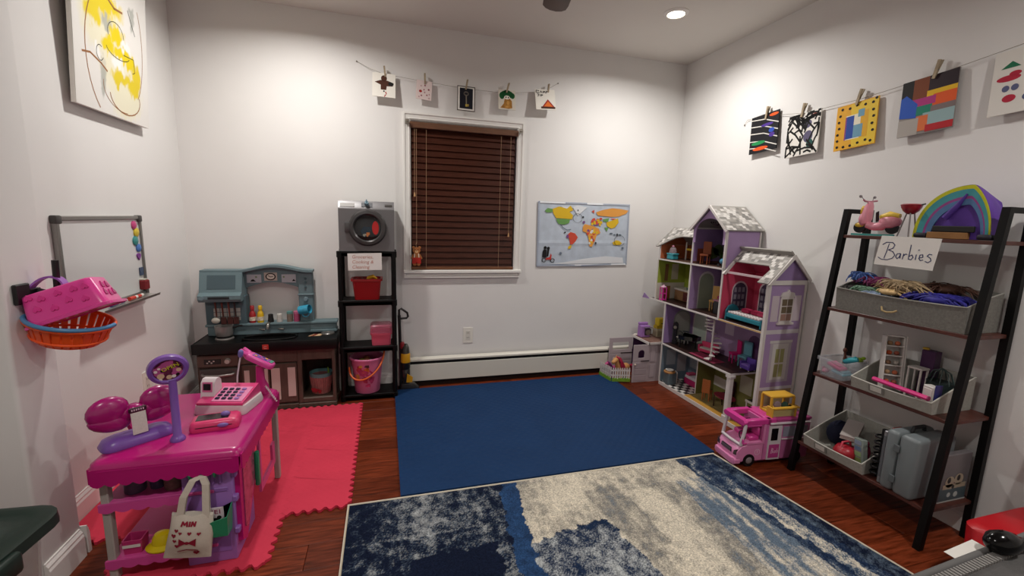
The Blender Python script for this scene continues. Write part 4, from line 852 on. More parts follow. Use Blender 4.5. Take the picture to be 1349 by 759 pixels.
for i in range(90): 
    s = i/89; a = 2*PI*16*s; c_ = Vector((.625+.085*s, -1.128+.02*math.sin(s*5), cz+.030+.012*math.sin(s*PI)-.05*s*s)); q.append(c_+Vector((0, .006*math.cos(a), .006*math.sin(a))))
mb.tube(q, .0016, 5); mb.build('coiled_cord', M('#d8cfd0', .5), t, 60)
mb = MB(T); mb.loft([rr(.055, .020, .0005, .012), rr(.055, .020, .016, .012), rr(.048, .014, .022, .01)]); mb.v = [Matrix.Translation((-.055, .012, 0)) @ v for v in mb.v]; mb.build('cradle', M('#c81f5c', .3, coat=.3), t, 50)
# ------------------------------------------------------------------ play kitchen
TL = M('#687d82', .5, var=.06, vs=10, bump=.05, bs=200); TLD = M('#4c5e64', .5); DB = M('#443830', .5, var=.15, vs=9, stretch=(6, 6, 1)); DB2 = M('#54463d', .5, var=.15, vs=9, stretch=(6, 6, 1)); CT_ = M('#070606', .38, bump=.05, bs=400, spec=.3); SIL = M('#9a9692', .3, metal=.7)
t = thing('play_kitchen', 'toy kitchen with blue-grey hutch, black worktop and brown cupboards', 'play kitchen', (.475, -.14, 0))
kx0, kx1, ky = .095, .848, -.252
mb = MB(); mb.box(kx0, kx1, -.04, -.028, 0, .39); mb.box(kx0, kx0+.012, ky, -.03, 0, .39); mb.box(kx1-.012, kx1, ky, -.03, 0, .39); mb.box(kx0, .645, ky+.004, -.03, 0, .39); mb.build('carcass', DB, t)
mb = MB(); mb.box(.63, kx1+.004, ky-.012, -.035, .0, .030, .004); mb.box(.64, kx1+.002, ky-.004, -.035, .03, .064, .006); mb.build('open_bay_floor', DB2, t)
mb = MB(); mb.box(.636, kx1, ky-.004, ky+.010, .312, .392, .003); mb.build('bay_header', DB2, t)
mb = MB(); mb.box(.630, .656, ky-.006, ky+.012, .03, .392, .004); mb.build('bay_post', DB2, t)
mb = MB(); mb.box(kx1-.018, kx1+.002, ky-.006, ky+.012, .03, .392, .004); mb.build('bay_post', DB2, t)
mb = MB(); mb.box(.32, .63, ky-.010, ky+.004, .0, .034, .004); mb.build('plinth', DB2, t)
# oven
mb = MB(); mb.box(kx0+.005, .312, ky-.012, ky+.004, .30, .372, .004); p_ = mb.build('oven_controls', M('#5a4a42', .45), t)
mb = MB(); mb.box(.135, .222, ky-.014, ky-.0115, .318, .348, .001); mb.build('display', M('#171312', .2), p_)
for i in range(4):
    mb = MB(); mb.box(.148+.011*i, .156+.011*i, ky-.016, ky-.0135, .324+.010*(i % 2), .331+.010*(i % 2)); mb.build('button', M('#c8c2ba', .4), p_)
mb = MB(); mb.cyl((.258, ky-.012, .335), (.258, ky-.030, .335), .016, .013, 18); mb.build('knob', M('#b8b2aa', .35), p_, 40)
mb = MB(); mb.box(kx0+.012, .308, ky-.014, ky+.002, .03, .288, .006); p_ = mb.build('oven_door', M('#4c4644', .4), t)
mb = MB(); mb.box(.128, .288, ky-.0165, ky-.0135, .07, .20, .002); mb.build('oven_glass', M('#120e0d', .12), p_)
mb = MB(); mb.tube([(.122, ky-.012, .258), (.13, ky-.034, .256), (.205, ky-.040, .252), (.28, ky-.034, .256), (.288, ky-.012, .258)], .008, 8); mb.build('door_handle', M('#8c8580', .3, metal=.6), p_, 60)
# middle doors with pale inserts
for i, (x0, x1) in enumerate(((.326, .474), (.480, .626))):
    mb = MB(); mb.box(x0, x1, ky-.010, ky+.004, .046, .300, .004); d_ = mb.build('cupboard_door', DB2, t)
    ins = ((.338, .366), (.410, .466)) if i == 0 else ((.484, .532), (.575, .618))
    for (a, b) in ins:
        mb = MB(); z0, z1 = (.125, .268) if b-a < .044 and i == 0 else ((.068, .272) if b-a > .047 else (.085, .272)); mb.box(a, b, ky-.0125, ky-.0095, z0, z1, .0008); pn = mb.build('paper_insert', M('#c3b4ac', .7), d_)
mb = MB(); mb.box(.32, .632, ky-.006, ky+.002, .306, .388, .003); mb.build('drawer_front', DB2, t)
# worktop with sink
mb = MB(); zt = .449
mb.box(.088, .870, -.302, -.288, .388, .452, .005, seg=2); mb.box(.088, .100, -.302, -.03, .388, .452, .005); mb.box(.858, .870, -.302, -.03, .388, .452, .005)
mb.box(.094, .864, -.295, -.03, .392, .435)
mb.box(.094, .33, -.295, -.03, .43, zt, .003); mb.box(.62, .864, -.295, -.03, .43, zt, .003); mb.box(.32, .63, -.11, -.03, .43, zt, .003); mb.box(.32, .63, -.295, -.265, .43, zt, .003)
mb.build('worktop', CT_, t, 40)
mb = MB(); mb.tube([(.475+.15*math.cos(a), -.188+.075*math.sin(a), .450) for a in [2*PI*i/32 for i in range(32)]], .007, 6, closed=True); mb.build('sink_rim', CT_, t, 60)
mb = MB(); mb.rbox((.471, -.3035, .420), (.034, .004, .030), .004, rot=None); lg = mb.build('logo_badge', M('#b5281f', .4), t)
pprint('logo_mark', lg, (.471, -.3058, .420), BX, BZ, [(M('#e2a59a', .4), stroke(arc(0, 0, .009, .006, 30, 300), .0022) + stroke([(-.008, -.009), (.008, -.009)], .002) + stroke([(-.004, .003), (.006, .004)], .002))])
mb = MB(); mb.tube([(.452, -.095, .449), (.452, -.095, .505), (.452, -.108, .522), (.452, -.135, .522), (.452, -.148, .505), (.452, -.148, .492)], [.011, .010, .010, .010, .010, .009], 12); mb.build('faucet', M('#8f8c86', .25, metal=.8), t, 60)
for x in (.398, .505):
    mb = MB(); mb.lathe([(.016, 0), (.016, .01), (.008, .016), (.008, .03), (0, .032)], (x, -.095, .449), 12); mb.rbox((x+.010, -.110, .482), (.048, .014, .010), .004, rot=rot('Z', -20)); mb.build('tap', M('#a8a49c', .25, metal=.8), t, 50)
# burners
for x, y, r in ((.222, -.175, .050), (.800, -.150, .042)):
    mb = MB(); mb.lathe([(r, 0), (r, .006), (r*.9, .010), (r*.5, .010), (r*.45, .007), (0, .007)], (x, y, .448), 24); mb.build('burner', M('#7c7874', .35, metal=.6) if x > .5 else M('#8f8a86', .35, metal=.6), t, 40)
mb = MB(); mb.prism([(0, 0), (.07, 0), (.085, .05), (.025, .05)], (.690, -.205, .4495), (1, 0, 0), (0, 1, 0), 0, .0008); bd = mb.build('food_sticker', M('#c9a27a', .6), t)
pprint('sticker_print', bd, (.690, -.205, .4503), (1, 0, 0), (0, 1, 0), [(M('#7a2f26', .6), [(.012, .0), (.035, 0), (.055, .05), (.035, .05)]), (M('#d8c09a', .6), [(.045, .005), (.062, .005), (.075, .045), (.062, .045)])])
# hutch
mb = MB()
mb.box(.112, .846, -.112, -.03, .448, .512, .006); mb.box(.104, .856, -.122, -.03, .508, .524, .005, seg=2); mb.box(.690, .852, -.120, -.03, .452, .470, .004)
mb.box(.690, .835, -.114, -.110, .475, .505, .002)
mb.build('backsplash_ledge', TL, t, 40)
mb = MB(); q = [(.118, .52), (.325, .52), (.325, .69)] + [(.325+.305*i/12, .742+.036*math.sin(PI*i/12)) for i in range(13)] + [(.630, .69), (.630, .52), (.706, .52), (.710, .83), (.712, .846)] + [(.66-.34*i/14, .846+.030*math.sin(PI*i/14)**1.3) for i in range(15)] + [(.10, .846), (.10, .70), (.118, .68)]
mb.prism(q, (0, -.045, 0), BX, BZ, 0, .03); mb.build('hutch_back', TL, t)
mb = MB(); q = [(.095, .842), (.30, .842)] + [(.32+.34*i/14, .846+.030*math.sin(PI*i/14)**1.3) for i in range(15)] + [(.716, .842), (.716, .856)] + [(.66-.34*i/14, .860+.030*math.sin(PI*i/14)**1.3) for i in range(15)] + [(.30, .858), (.095, .858)]
mb.prism(q, (0, -.030, 0), BX, BZ, 0, .085); mb.build('cornice', TL, t)
mb = MB()
prof = [(-.035, .685), (-.165, .672), (-.180, .690), (-.180, .712), (-.150, .728), (-.120, .845), (-.035, .845)]
mb.loft([[(x, y, z) for y, z in prof] for x in (.096, .322)]); mb.build('microwave', TL, t, 30)
mb = MB(); dz = Vector((0, -.030, -.117)).normalized(); mb.prism(rect(0, 0, .150, .085), (.137, -.1225, .832), (1, 0, 0), -dz, -.001, .003); mb.v = [v + Vector((0, 0, -.085)) + Vector((0, -.0215, 0)) for v in mb.v]; mb.build('microwave_window', TLD, t)
mb = MB(); mb.box(.150, .262, -.1835, -.179, .692, .706, .001); pp = mb.build('microwave_panel', M('#1a1f22', .3), t)
mb = MB(); mb.cyl((.118, -.178, .699), (.118, -.187, .699), .012, n=14); mb.build('microwave_dial', M('#6d858c', .4), pp, 40)
mb = MB(); mb.box(.112, .330, -.118, -.03, .52, .70, .004); mb.build('utensil_panel', M('#4c5e64', .5), t)
for i in range(4):
    for j in range(3):
        mb = MB(); x0 = .155+.037*i; z0 = .548+.027*j; mb.box(x0, x0+.033, -.1195, -.117, z0, z0+.023); mb.build('wall_tile', M('#a9a6a0', .4), t)
mb = MB(); mb.tube([(.15, -.130, .655), (.30, -.130, .655)], .004, 7); mb.build('utensil_rail', TLD, t)
mb = MB(); mb.box(.625, .712, -.085, -.04, .52, .842, .005); mb.box(.620, .716, -.092, -.04, .690, .702, .003); mb.build('side_column', TL, t)
for z in (.745, .775, .80):
    mb = MB(); mb.cyl((.668, -.085, z), (.668, -.092, z), .008, .006, 12); mb.build('button', TLD, t, 40)
mb = MB(); mb.cyl((.668, -.085, .668), (.668, -.100, .668), .014, .012, 14); mb.box(.666, .670, -.103, -.099, .658, .678); mb.build('dial', M('#7c949c', .4), t, 40)
for x0, x1, kind in ((.334, .415, 0), (.431, .505, 1), (.530, .612, 2)):
    mb = MB(); zc = .785 if kind != 1 else .797
    zc += .016; mb.box(x0, x1, -.0775, -.0755, zc-.026, zc+.026, .0005); c_ = mb.build('picture_panel', M('#b4b6bc' if kind != 1 else '#b9aea4', .5), t)
    cx = (x0+x1)/2
    if kind == 1: sh = [(K, stroke(circ(cx, zc, .026, .020, 20)+[(cx+.026, zc)], .006)), (M('#d8d0c4', .5), circ(cx, zc, .022, .016)), (K, stroke([(cx-.014, zc+.006), (cx, zc-.002), (cx+.013, zc+.001)], .004))]
    else: sh = [(K, [(cx-.022+.02*kind, zc-.018), (cx+.010+.02*kind*.8, zc-.018), (cx-.004+.02*kind*.8, zc-.004), (cx-.014+.02*kind, zc-.006)]), (M('#7a8a6a', .5), circ(cx+.012-.02*kind, zc+.010, .006))]
    pprint('panel_print', c_, (0, -.0775, 0), BX, BZ, sh)
# cookware and groceries on the kitchen
t = thing('toy_pot', 'grey toy cooking pot with black base on the left burner', 'toy pot', (.222, -.175, .458))
mb = MB(); mb.lathe([(.040, 0), (.043, .004), (.043, .012)], (.222, -.175, .4585), 22); mb.build('base', M('#141313', .4), t, 40)
mb = MB(); mb.lathe([(.043, .012), (.047, .030), (.048, .070), (.050, .072), (.046, .072), (.044, .03), (0, .026)], (.222, -.175, .4585), 22); mb.build('pot_body', M('#8f8b88', .3, metal=.5), t, 40)
mb = MB(); mb.tube([(.268, -.175, .515), (.30, -.18, .525), (.322, -.185, .53)], .006, 8); mb.build('handle', M('#141313', .4), t, 50)
def utensil(x, kind, lab, c='#5a2a20'):
    t = thing('toy_utensil', lab, 'toy utensil', (x, -.135, .655)); mb = MB(); mb.tube([(x, -.134, .665), (x+.004, -.137, .62), (x+.006, -.139, .575)], [.006, .005, .004], 8); mb.build('handle', M(c, .5), t, 50)
    mb = MB()
    if kind == 0: mb.ball((x+.002, -.146, .555), (.024, .010, .018), 14); mb.build('bowl', M('#b8b2a6', .3), t, 60)
    else: mb.rbox((x+.008, -.141, .552), (.030, .005, .044), .002); mb.build('blade', M('#4a2622', .5), t)
utensil(.170, 0, 'toy ladle with pale bowl hanging on the kitchen rail'); utensil(.205, 1, 'toy turner hanging second on the kitchen rail beside the ladle'); utensil(.240, 1, 'toy turner hanging third on the kitchen rail', '#6a2f26'); utensil(.272, 1, 'toy turner hanging at the far end of the kitchen rail', '#3a2220')
def bottle(x, c, lab):
    t = thing('toy_bottle', lab, 'toy bottle', (x, -.092, .5245)); z = .5245
    mb = MB(); mb.lathe([(.018, 0), (.019, .006), (.019, .05), (.014, .068), (.010, .074), (.010, .082)], (x, -.092, z), 16); mb.build('body', M(c, .3), t, 40)
    mb = MB(); mb.lathe([(.012, .082), (.012, .104), (.009, .108), (0, .108)], (x, -.092, z), 14); mb.build('cap', M(c, .3), t, 40)
    mb = MB(); mb.lathe([(.0194, .014), (.0194, .038)], (x, -.092, z), 16, caps=False); mb.build('label_band', M('#d8cbb4', .5, var=.4, vs=120), t)
bottle(.357, '#9e1d22', 'red toy ketchup bottle on the kitchen ledge'); bottle(.402, '#d8ae1a', 'yellow toy mustard bottle on the kitchen ledge')
def shaker(x, c, c2, lab, taper=.8, h=.052, name='toy_shaker'):
    t = thing(name, lab, 'toy shaker', (x, -.092, .5245)); mb = MB(); mb.lathe([(.018, 0), (.018, .004), (.018*taper, h*.75)], (x, -.092, .5245), 16); mb.build('body', M(c, .45, var=.1, vs=80), t, 40)
    mb = MB(); mb.lathe([(.018*taper*1.02, h*.75), (.018*taper, h*.95), (.018*taper*.6, h), (0, h)], (x, -.092, .5245), 16); mb.build('cap', M(c2, .45), t, 40)
shaker(.459, '#1c1b1b', '#232222', 'black toy pepper shaker on the kitchen ledge'); shaker(.510, '#bcb8b2', '#d3cfc8', 'white toy salt shaker on the kitchen ledge')
shaker(.570, '#7a6a5e', '#5a8a86', 'small toy jar with teal cap on the kitchen ledge', 1, .068, 'toy_spice_jar'); shaker(.610, '#a8486c', '#c06a8a', 'small toy jar with pink cap on the kitchen ledge', 1, .068, 'toy_spice_jar')
t = thing('toy_mug', 'bright blue toy mug hooked on the kitchen side column', 'toy mug', (.668, -.12, .60))
T = Matrix.Translation((.664, -.122, .605)) @ rot('Z', -20) @ rot('Y', 80)
mb = MB(T); mb.lathe([(.0, -.034), (.027, -.034), (.029, .034), (.0265, .034), (.025, -.028), (0, -.028)], n=20); mb.build('cup', M('#3a9fc0', .3, var=.15, vs=60), t, 40)
mb = MB(T); mb.tube([(.027+.020*math.sin(a), 0, .022*math.cos(a)) for a in [PI*i/8 for i in range(9)]], .004, 7); mb.v = [Matrix.Identity(4) @ v for v in mb.v]; mb.build('handle', M('#3a9fc0', .3), t, 60)
t = thing('woven_bucket', 'pink ribbed bucket with teal rim inside the open kitchen bay', 'bucket', (.752, -.165, .064))
bc = (.752, -.168, .0645)
mb = MB()
for k in range(28):
    a = 2*PI*k/28; mb.tube([(bc[0]+.050*math.cos(a), bc[1]+.050*math.sin(a), bc[2]+.004), (bc[0]+.063*math.cos(a), bc[1]+.063*math.sin(a), bc[2]+.118)], .0065, 5)
mb.build('ribbed_wall', M('#a06a66', .7, var=.15, vs=50), t, 60)
mb = MB(); mb.lathe([(.0, 0), (.050, 0), (.060, .115), (.056, .115), (.047, .006), (0, .006)], bc, 24); mb.build('liner', M('#8a5a58', .8), t, 40)
mb = MB(); mb.lathe([(.061, .112), (.068, .114), (.069, .138), (.063, .138), (.060, .114)], bc, 28, caps=False); mb.build('rim', M('#5c8486', .6), t, 40)
pprint('red_motif', t, (bc[0]-.012, bc[1]-.0665, bc[2]), BX, Vector((0, -.07, 1)).normalized(), [(M('#8a2028', .6), [blob(-.018, .040, .020, 41, ry=.8), blob(.010, .030, .012, 42)])], base=.002)
mb = MB(); mb.tube([(.79, -.15, .12), (.795, -.148, .20), (.792, -.15, .222)], [.006, .006, .004], 8); single(mb, 'toy_celery', M('#7a9a3a', .5), 'green toy stalk sticking out of the woven bucket', 'toy food', (.79, -.15, .12), smooth=50)
# ------------------------------------------------------------------ black plastic shelf
PB_ = M('#080707', .5, bump=.05, bs=300, spec=.2)
t = thing('plastic_shelf_unit', 'black plastic shelf unit with four tiers beside the play kitchen', 'shelf unit', (1.052, -.11, 0))
sx0, sx1, sy0, sy1 = .876, 1.230, -.218, -.020
for z in (.036, .362, .670, .986):
    mb = MB(); mb.box(sx0, sx1, sy0, sy1, z-.030, z-.006, .004); mb.box(sx0+.02, sx1-.02, sy0+.015, sy1-.015, z-.008, z)
    for x in (sx0, sx1):
        for y in (sy0, sy1): mb.cyl((x+(.014 if x == sx0 else -.014), y+(.014 if y == sy0 else -.014), z-.036), (x+(.014 if x == sx0 else -.014), y+(.014 if y == sy0 else -.014), z+.002), .019, n=12)
    mb.box(sx0, sx1, sy0, sy0+.010, z-.03, z+.004, .002); mb.build('tier', PB_, t)
for x in (sx0+.014, sx1-.014):
    for y in (sy0+.014, sy1-.014):
        for z0, z1 in ((0, .010), (.036, .330), (.362, .638), (.670, .954)):
            mb = MB(); mb.cyl((x, y, z0), (x, y, z1), .0145, n=12); mb.build('post', PB_, t, 40)
# washing machine
t = thing('toy_washing_machine', 'grey toy front-loading washing machine on top of the black shelf', 'toy washer', (1.055, -.12, .988))
GW = M('#716f70', .35, metal=.35); z0 = .9885
mb = MB(); mb.loft([[(x, -.216, z0), (x, -.216, z0+.262), (x, -.206, z0+.270), (x, -.185, z0+.312), (x, -.03, z0+.312), (x, -.03, z0)] for x in (.890, .894, 1.218, 1.222)]); mb.build('cabinet', GW, t, 30)
wc = Vector((1.062, -.2165, z0+.148))
def yl(prof, n=32): 
    m = MB(); m.lathe(prof, wc, n, axis=(0, -1, 0)); return m
m_ = yl([(.112, 0), (.114, .012), (.104, .026), (.088, .028), (.080, .020), (.080, .004)]); m_.build('door_ring', M('#4c4a4a', .3, metal=.5), t, 40)
m_ = yl([(.081, .003), (.081, .012), (.06, .016), (0, .018)]); dg = m_.build('door_glass', M('#17191c', .08, coat=.6), t, 60)
pprint('drum_contents', dg, wc + Vector((0, -.0185, 0)), BX, BZ, [(M('#22303a', .2), [blob(-.012, -.020, .030, 52)]), (M('#b02020', .2), [[(.046+.020*math.cos(a), .0+.042*math.sin(a)) for a in [2*PI*i/20 for i in range(20)]]]), (M('#b06a3a', .2), [blob(.0, -.040, .012, 54)]), (M('#8a8a7c', .2), [blob(-.02, -.045, .009, 55)])])
mb = MB(); mb.rbox(wc + Vector((-.118, -.012, 0)), (.036, .022, .062), .005); mb.build('door_hinge', M('#4c4a4a', .35, metal=.4), t, 40)
pd = Vector((0, .021, .042)).normalized()
mb = MB(); mb.prism(rect(.900, .004, .985, .030), (0, -.206, z0+.270), (1, 0, 0), pd, 0, .003); mb.build('detergent_drawer', M('#9a9794', .35), t)
mb = MB(); mb.prism(rect(1.025, .006, 1.090, .036), (0, -.206, z0+.270), (1, 0, 0), pd, 0, .003); dd = mb.build('dial_plate', M('#5a5c60', .35), t)
mb = MB(); mb.cyl((1.057, -.195, z0+.293), (1.057, -.220, z0+.305), .014, .011, 14); mb.box(1.054, 1.060, -.224, -.205, z0+.296, z0+.322); mb.build('dial', M('#6c8a98', .35), dd, 40)
mb = MB(); mb.prism(rect(1.165, .012, 1.210, .026), (0, -.206, z0+.270), (1, 0, 0), pd, 0, .003); mb.build('badge', M('#3f3a36', .35), t)
# paper label
t = thing('paper_sign', 'white paper with faint red handwriting reading Groceries, Cooking & Cleaning on the black shelf', 'sign', (1.043, -.225, .92))
mb = MB(); mb.prism([(0, 0), (.203, .004), (.202, .112), (-.002, .107)], (.940, -.226, .868), BX, BZ, 0, .0008); sh = mb.build('sheet', M('#dedad6', .8), t)
HWR = M('#c08a7c', .7)
for i, s_ in enumerate(('Groceries,', 'Cooking &', 'Cleaning')):
    mb = text_mb(s_, .030, (.962, -.226, .954-.032*i), BX, BZ, .0014, HWR, align_x='LEFT', shear=.18); mb.build('handwriting', None, sh, fix=False)
# red bin
def tub(name, lab, cat, x0, x1, y0, y1, z0, z1, c, taper=.012, rim=.008, mat=None, cr=.014, th=.004):
    t = thing(name, lab, cat, ((x0+x1)/2, (y0+y1)/2, z0)); m = mat or M(c, .35, coat=.1)
    mb = MB(); mb.loft([ringr(x0+taper, x1-taper, y0+taper, y1-taper, z0, cr), ringr(x0, x1, y0, y1, z1, cr), ringr(x0+th, x1-th, y0+th, y1-th, z1, cr), ringr(x0+taper+th, x1-taper-th, y0+taper+th, y1-taper-th, z0+.004, cr)]); b = mb.build('tub', m, t, 40)
    if rim:
        mb = MB(); mb.loft([ringr(x0-rim, x1+rim, y0-rim, y1+rim, z1-.012, cr+rim), ringr(x0-rim, x1+rim, y0-rim, y1+rim, z1+.002, cr+rim), ringr(x0+th, x1-th, y0+th, y1-th, z1+.002, cr), ringr(x0+th, x1-th, y0+th, y1-th, z1-.006, cr)], caps=False); mb.build('rim', m, t, 40)
    return t
tub('red_storage_bin', 'red plastic storage bin with yellow toys on the black shelf', 'storage bin', .957, 1.137, -.190, -.060, .6705, .806, '#9e1016', .014)
t = thing('toy_banana', 'yellow toy banana peeking out of the red bin', 'toy food', (1.08, -.12, .79)); mb = MB(); mb.tube([(1.04, -.13, .785), (1.06, -.13, .81), (1.085, -.128, .818), (1.11, -.125, .80)], [.006, .013, .013, .005], 10); mb.build('fruit', M('#d29a1a', .45), t, 60); mb = MB(); mb.cyl((1.04, -.13, .785), (1.035, -.13, .774), .004, n=8); mb.build('stem', M('#6a4a1a', .6), t)
mb = MB(); mb.ball((1.00, -.10, .785), (.032, .028, .024), 12); single(mb, 'toy_tomato', M('#7a1416', .4), 'dark red toy tomato inside the red bin', 'toy food', (1.0, -.10, .785), smooth=60)
# pink lidded box
t = tub('pink_storage_box', 'small pink box with clear pink lid on the black shelf', 'storage box', 1.066, 1.196, -.190, -.07, .3625, .446, '#d4566f', .006, .004)
LIDM = M('#c2607a', .15, alpha=.55)
mb = MB(); mb.loft([ringr(1.060, 1.202, -.196, -.064, .446, .016), ringr(1.062, 1.200, -.194, -.066, .492, .016), ringr(1.072, 1.190, -.184, -.076, .502, .014)]); mb.build('lid', LIDM, t, 40)
# pink bucket
t = thing('pink_bucket', 'large pink bucket with orange handle on the lowest tier of the black shelf', 'bucket', (1.036, -.125, .036))
bc = (1.036, -.122, .0365)
PKB = M('#cf6f98', .35, coat=.1)
mb = MB(); mb.lathe([(.0, 0), (.078, 0), (.080, .004), (.103, .235), (.099, .235), (.076, .008), (0, .008)], bc, 32); mb.build('pail', PKB, t, 40)
mb = MB(); mb.lathe([(.102, .226), (.113, .230), (.114, .240), (.108, .244), (.099, .240), (.099, .23)], bc, 32, caps=False); mb.build('rim', PKB, t, 40)
mb = MB(); mb.tube([(bc[0]+.112*math.cos(a), bc[1]-.030-.085*math.sin(a), bc[2]+.225-.105*math.sin(a)+.05*math.cos(a)) for a in [PI*i/16 for i in range(17)]], .006, 8); mb.build('handle', M('#d8622a', .4), t, 60)
mb = MB()
for a, z, s_, c_ in ((-118, .17, .022, '#b03a3c'), (-105, .15, .026, '#a8305c'), (-92, .165, .020, '#c8642c'), (-80, .145, .022, '#b02a66'), (-70, .10, .020, '#9e2a58'), (-97, .10, .020, '#a02848'), (-128, .12, .018, '#c0763a'), (-85, .06, .014, '#b83060'), (-88, .195, .012, '#4a2a30'), (-112, .195, .010, '#d0a040')):
    th = math.radians(a); r = .0805+.095*z; q = blob(0, 0, s_, int(abs(a)*7+z*100))
    mb.face([(bc[0]+(.0815+.098*(z+v))*math.cos(th+u/.09), bc[1]+(.0815+.098*(z+v))*math.sin(th+u/.09), bc[2]+z+v) for u, v in q], M(c_, .4, var=.3, vs=60))
mb.build('flower_print', None, t, fix=False)
for x, y, z, r, c_, lab in ((1.00, -.13, .232, .028, '#8a8a3a', 'olive green toy ball inside the pink bucket'), (1.06, -.14, .232, .026, '#c2bdb4', 'white toy ball inside the pink bucket'), (1.03, -.09, .236, .030, '#9a5a3a', 'brown toy ball inside the pink bucket'), (1.09, -.10, .225, .026, '#b0485a', 'rose toy ball inside the pink bucket')):
    mb = MB(); mb.ball((x, y, z), r, 12); mb.lathe([(r*1.005, -.002), (r*1.02, 0), (r*1.005, .002)], (x, y, z), 16, axis=(.3, .2, 1), caps=False); single(mb, 'toy_ball', M(c_, .5, var=.2, vs=40), lab, 'toy ball', (x, y, z), smooth=60)
# toy vacuum
t = thing('toy_vacuum', 'black and yellow toy upright vacuum leaning beside the black shelf', 'toy vacuum', (1.29, -.085, 0))
BKv = M('#151413', .35); YV = M('#d39a12', .35)
mb = MB(); mb.tube([(1.258, -.085, .03), (1.256, -.082, .30), (1.250, -.080, .54)], .011, 10); mb.build('pole', BKv, t, 50)
mb = MB(); mb.tube([(1.250, -.080, .53), (1.250, -.080, .578), (1.262, -.080, .588), (1.305, -.080, .555), (1.310, -.080, .530), (1.300, -.080, .518), (1.255, -.080, .515)], .0075, 8); mb.build('grip', BKv, t, 60)
mb = MB(); mb.lathe([(.024, .0), (.030, .02), (.030, .10), (.027, .105)], (1.292, -.085, .05), 18); mb.build('dust_bin', M('#2a2825', .2, coat=.5), t, 40)
mb = MB(); mb.lathe([(.033, .155), (.034, .16), (.033, .215), (.030, .22)], (1.290, -.085, .05), 18); mb.build('upper_band', YV, t, 40)
mb = MB(); mb.lathe([(.030, .105), (.032, .11), (.033, .155)], (1.290, -.085, .05), 18); mb.build('waist', BKv, t, 40)
mb = MB(); mb.lathe([(.030, .22), (.026, .26), (.014, .285), (0, .288)], (1.290, -.085, .05), 18); mb.build('dome', M('#3a3833', .12, coat=.6), t, 60)
mb = MB(); mb.rbox((1.270, -.085, .325), (.028, .030, .05), .008); mb.build('red_button', M('#8a1c24', .4), t, 50)
mb = MB(); mb.prism([(-.018, .0), (.022, .0), (.026, .035), (-.012, .062)], (1.312, -.116, .065), BX, BZ, -.006, .004); mb.build('yellow_flap', YV, t)
mb = MB(); mb.loft([ringr(1.250, 1.385, -.105, -.066, .001, .012), ringr(1.250, 1.385, -.105, -.066, .022, .012), ringr(1.262, 1.35, -.100, -.070, .050, .010)]); mb.build('floor_head', M('#211f1e', .25, coat=.4), t, 50)
# ------------------------------------------------------------------ dollhouse
def onz(px, py, z):
    """floor contact of a photo pixel on the horizontal level z"""
    d = _F + _R*((px-674.5)/576.36) - _U*((py-379.5)/576.36); o = cam.matrix_world.translation
    p = o + d*((z-o.z)/d.z); return p
DW = M('#d5cfcb', .4); LAV = M('#a68bb5', .55, var=.05, vs=8); LAV2 = M('#8e74a2', .55, var=.05, vs=8)
t = thing('dollhouse', 'tall wooden lilac dollhouse with grey and white checked roofs', 'dollhouse', (3.30, -.75, 0)); DH = t
F0, K0 = 3.170, 3.428; th = .011
def part(name, b, mat, label=None, par=None, bev=0): mb = MB(); mb.box(*b, bev); return mb.build(name, mat, par or t, label=label)
def slab(y0, y1, z, top, nm='floor_slab', x0=F0):
    s = part(nm, (x0, K0, y0, y1, z-th, z-.001), DW); part('floor_print', (x0+.008, K0-.006, y0+.004, y1-.004, z-.001, z), top, par=s); return s
WB_ = M('#2e1a16', .45, var=.3, vs=12); 
part('base_board', (F0, K0, -1.245, -.355, .002, .028), DW)
part('floor_print', (F0+.004, K0-.006, -.640, -.36, .028, .0295), tex_mat('checker_print', 'checker', '#d6d2cc', '#151416', 28, .35))
part('floor_print', (F0+.006, F0+.05, -1.24, -.645, .028, .0292), M('#b98a3c', .5)); part('floor_print', (F0+.05, K0-.006, -1.24, -.645, .028, .0294), M('#8a7a4e', .5, var=.2, vs=20))
slab(-1.05, -.355, .327, WB_); slab(-1.245, -.15, .640, WB_); slab(-.90, -.225, .957, M('#4a3328', .5, var=.3, vs=14))
part('floor_edge_print', (F0-.0008, F0+.0005, -1.24, -.905, .631, .639), M('#c9a266', .5))
# uprights
for y, z0, z1 in ((-.355, .028, .316), (-.355, .327, .629), (-.220, .640, .946), (-.600, .640, .946), (-.897, .640, .946), (-.235, .957, 1.06), (-.600, .957, 1.20), (-.897, .957, 1.20)):
    part('upright_panel', (F0, K0, y-th/2, y+th/2, z0, z1), LAV if z0 > .9 and y < -.8 else DW)
part('partition', (F0+.10, K0, -.646, -.638, .028, .316), DW)
pc_ = part('column', (F0+.004, F0+.036, -1.048, -1.016, .028, .316), DW, bev=.004); part('column_cap', (F0, F0+.042, -1.054, -1.010, .296, .316), DW, bev=.003); part('column_cap', (F0, F0+.042, -1.054, -1.010, .028, .052), DW, bev=.003)
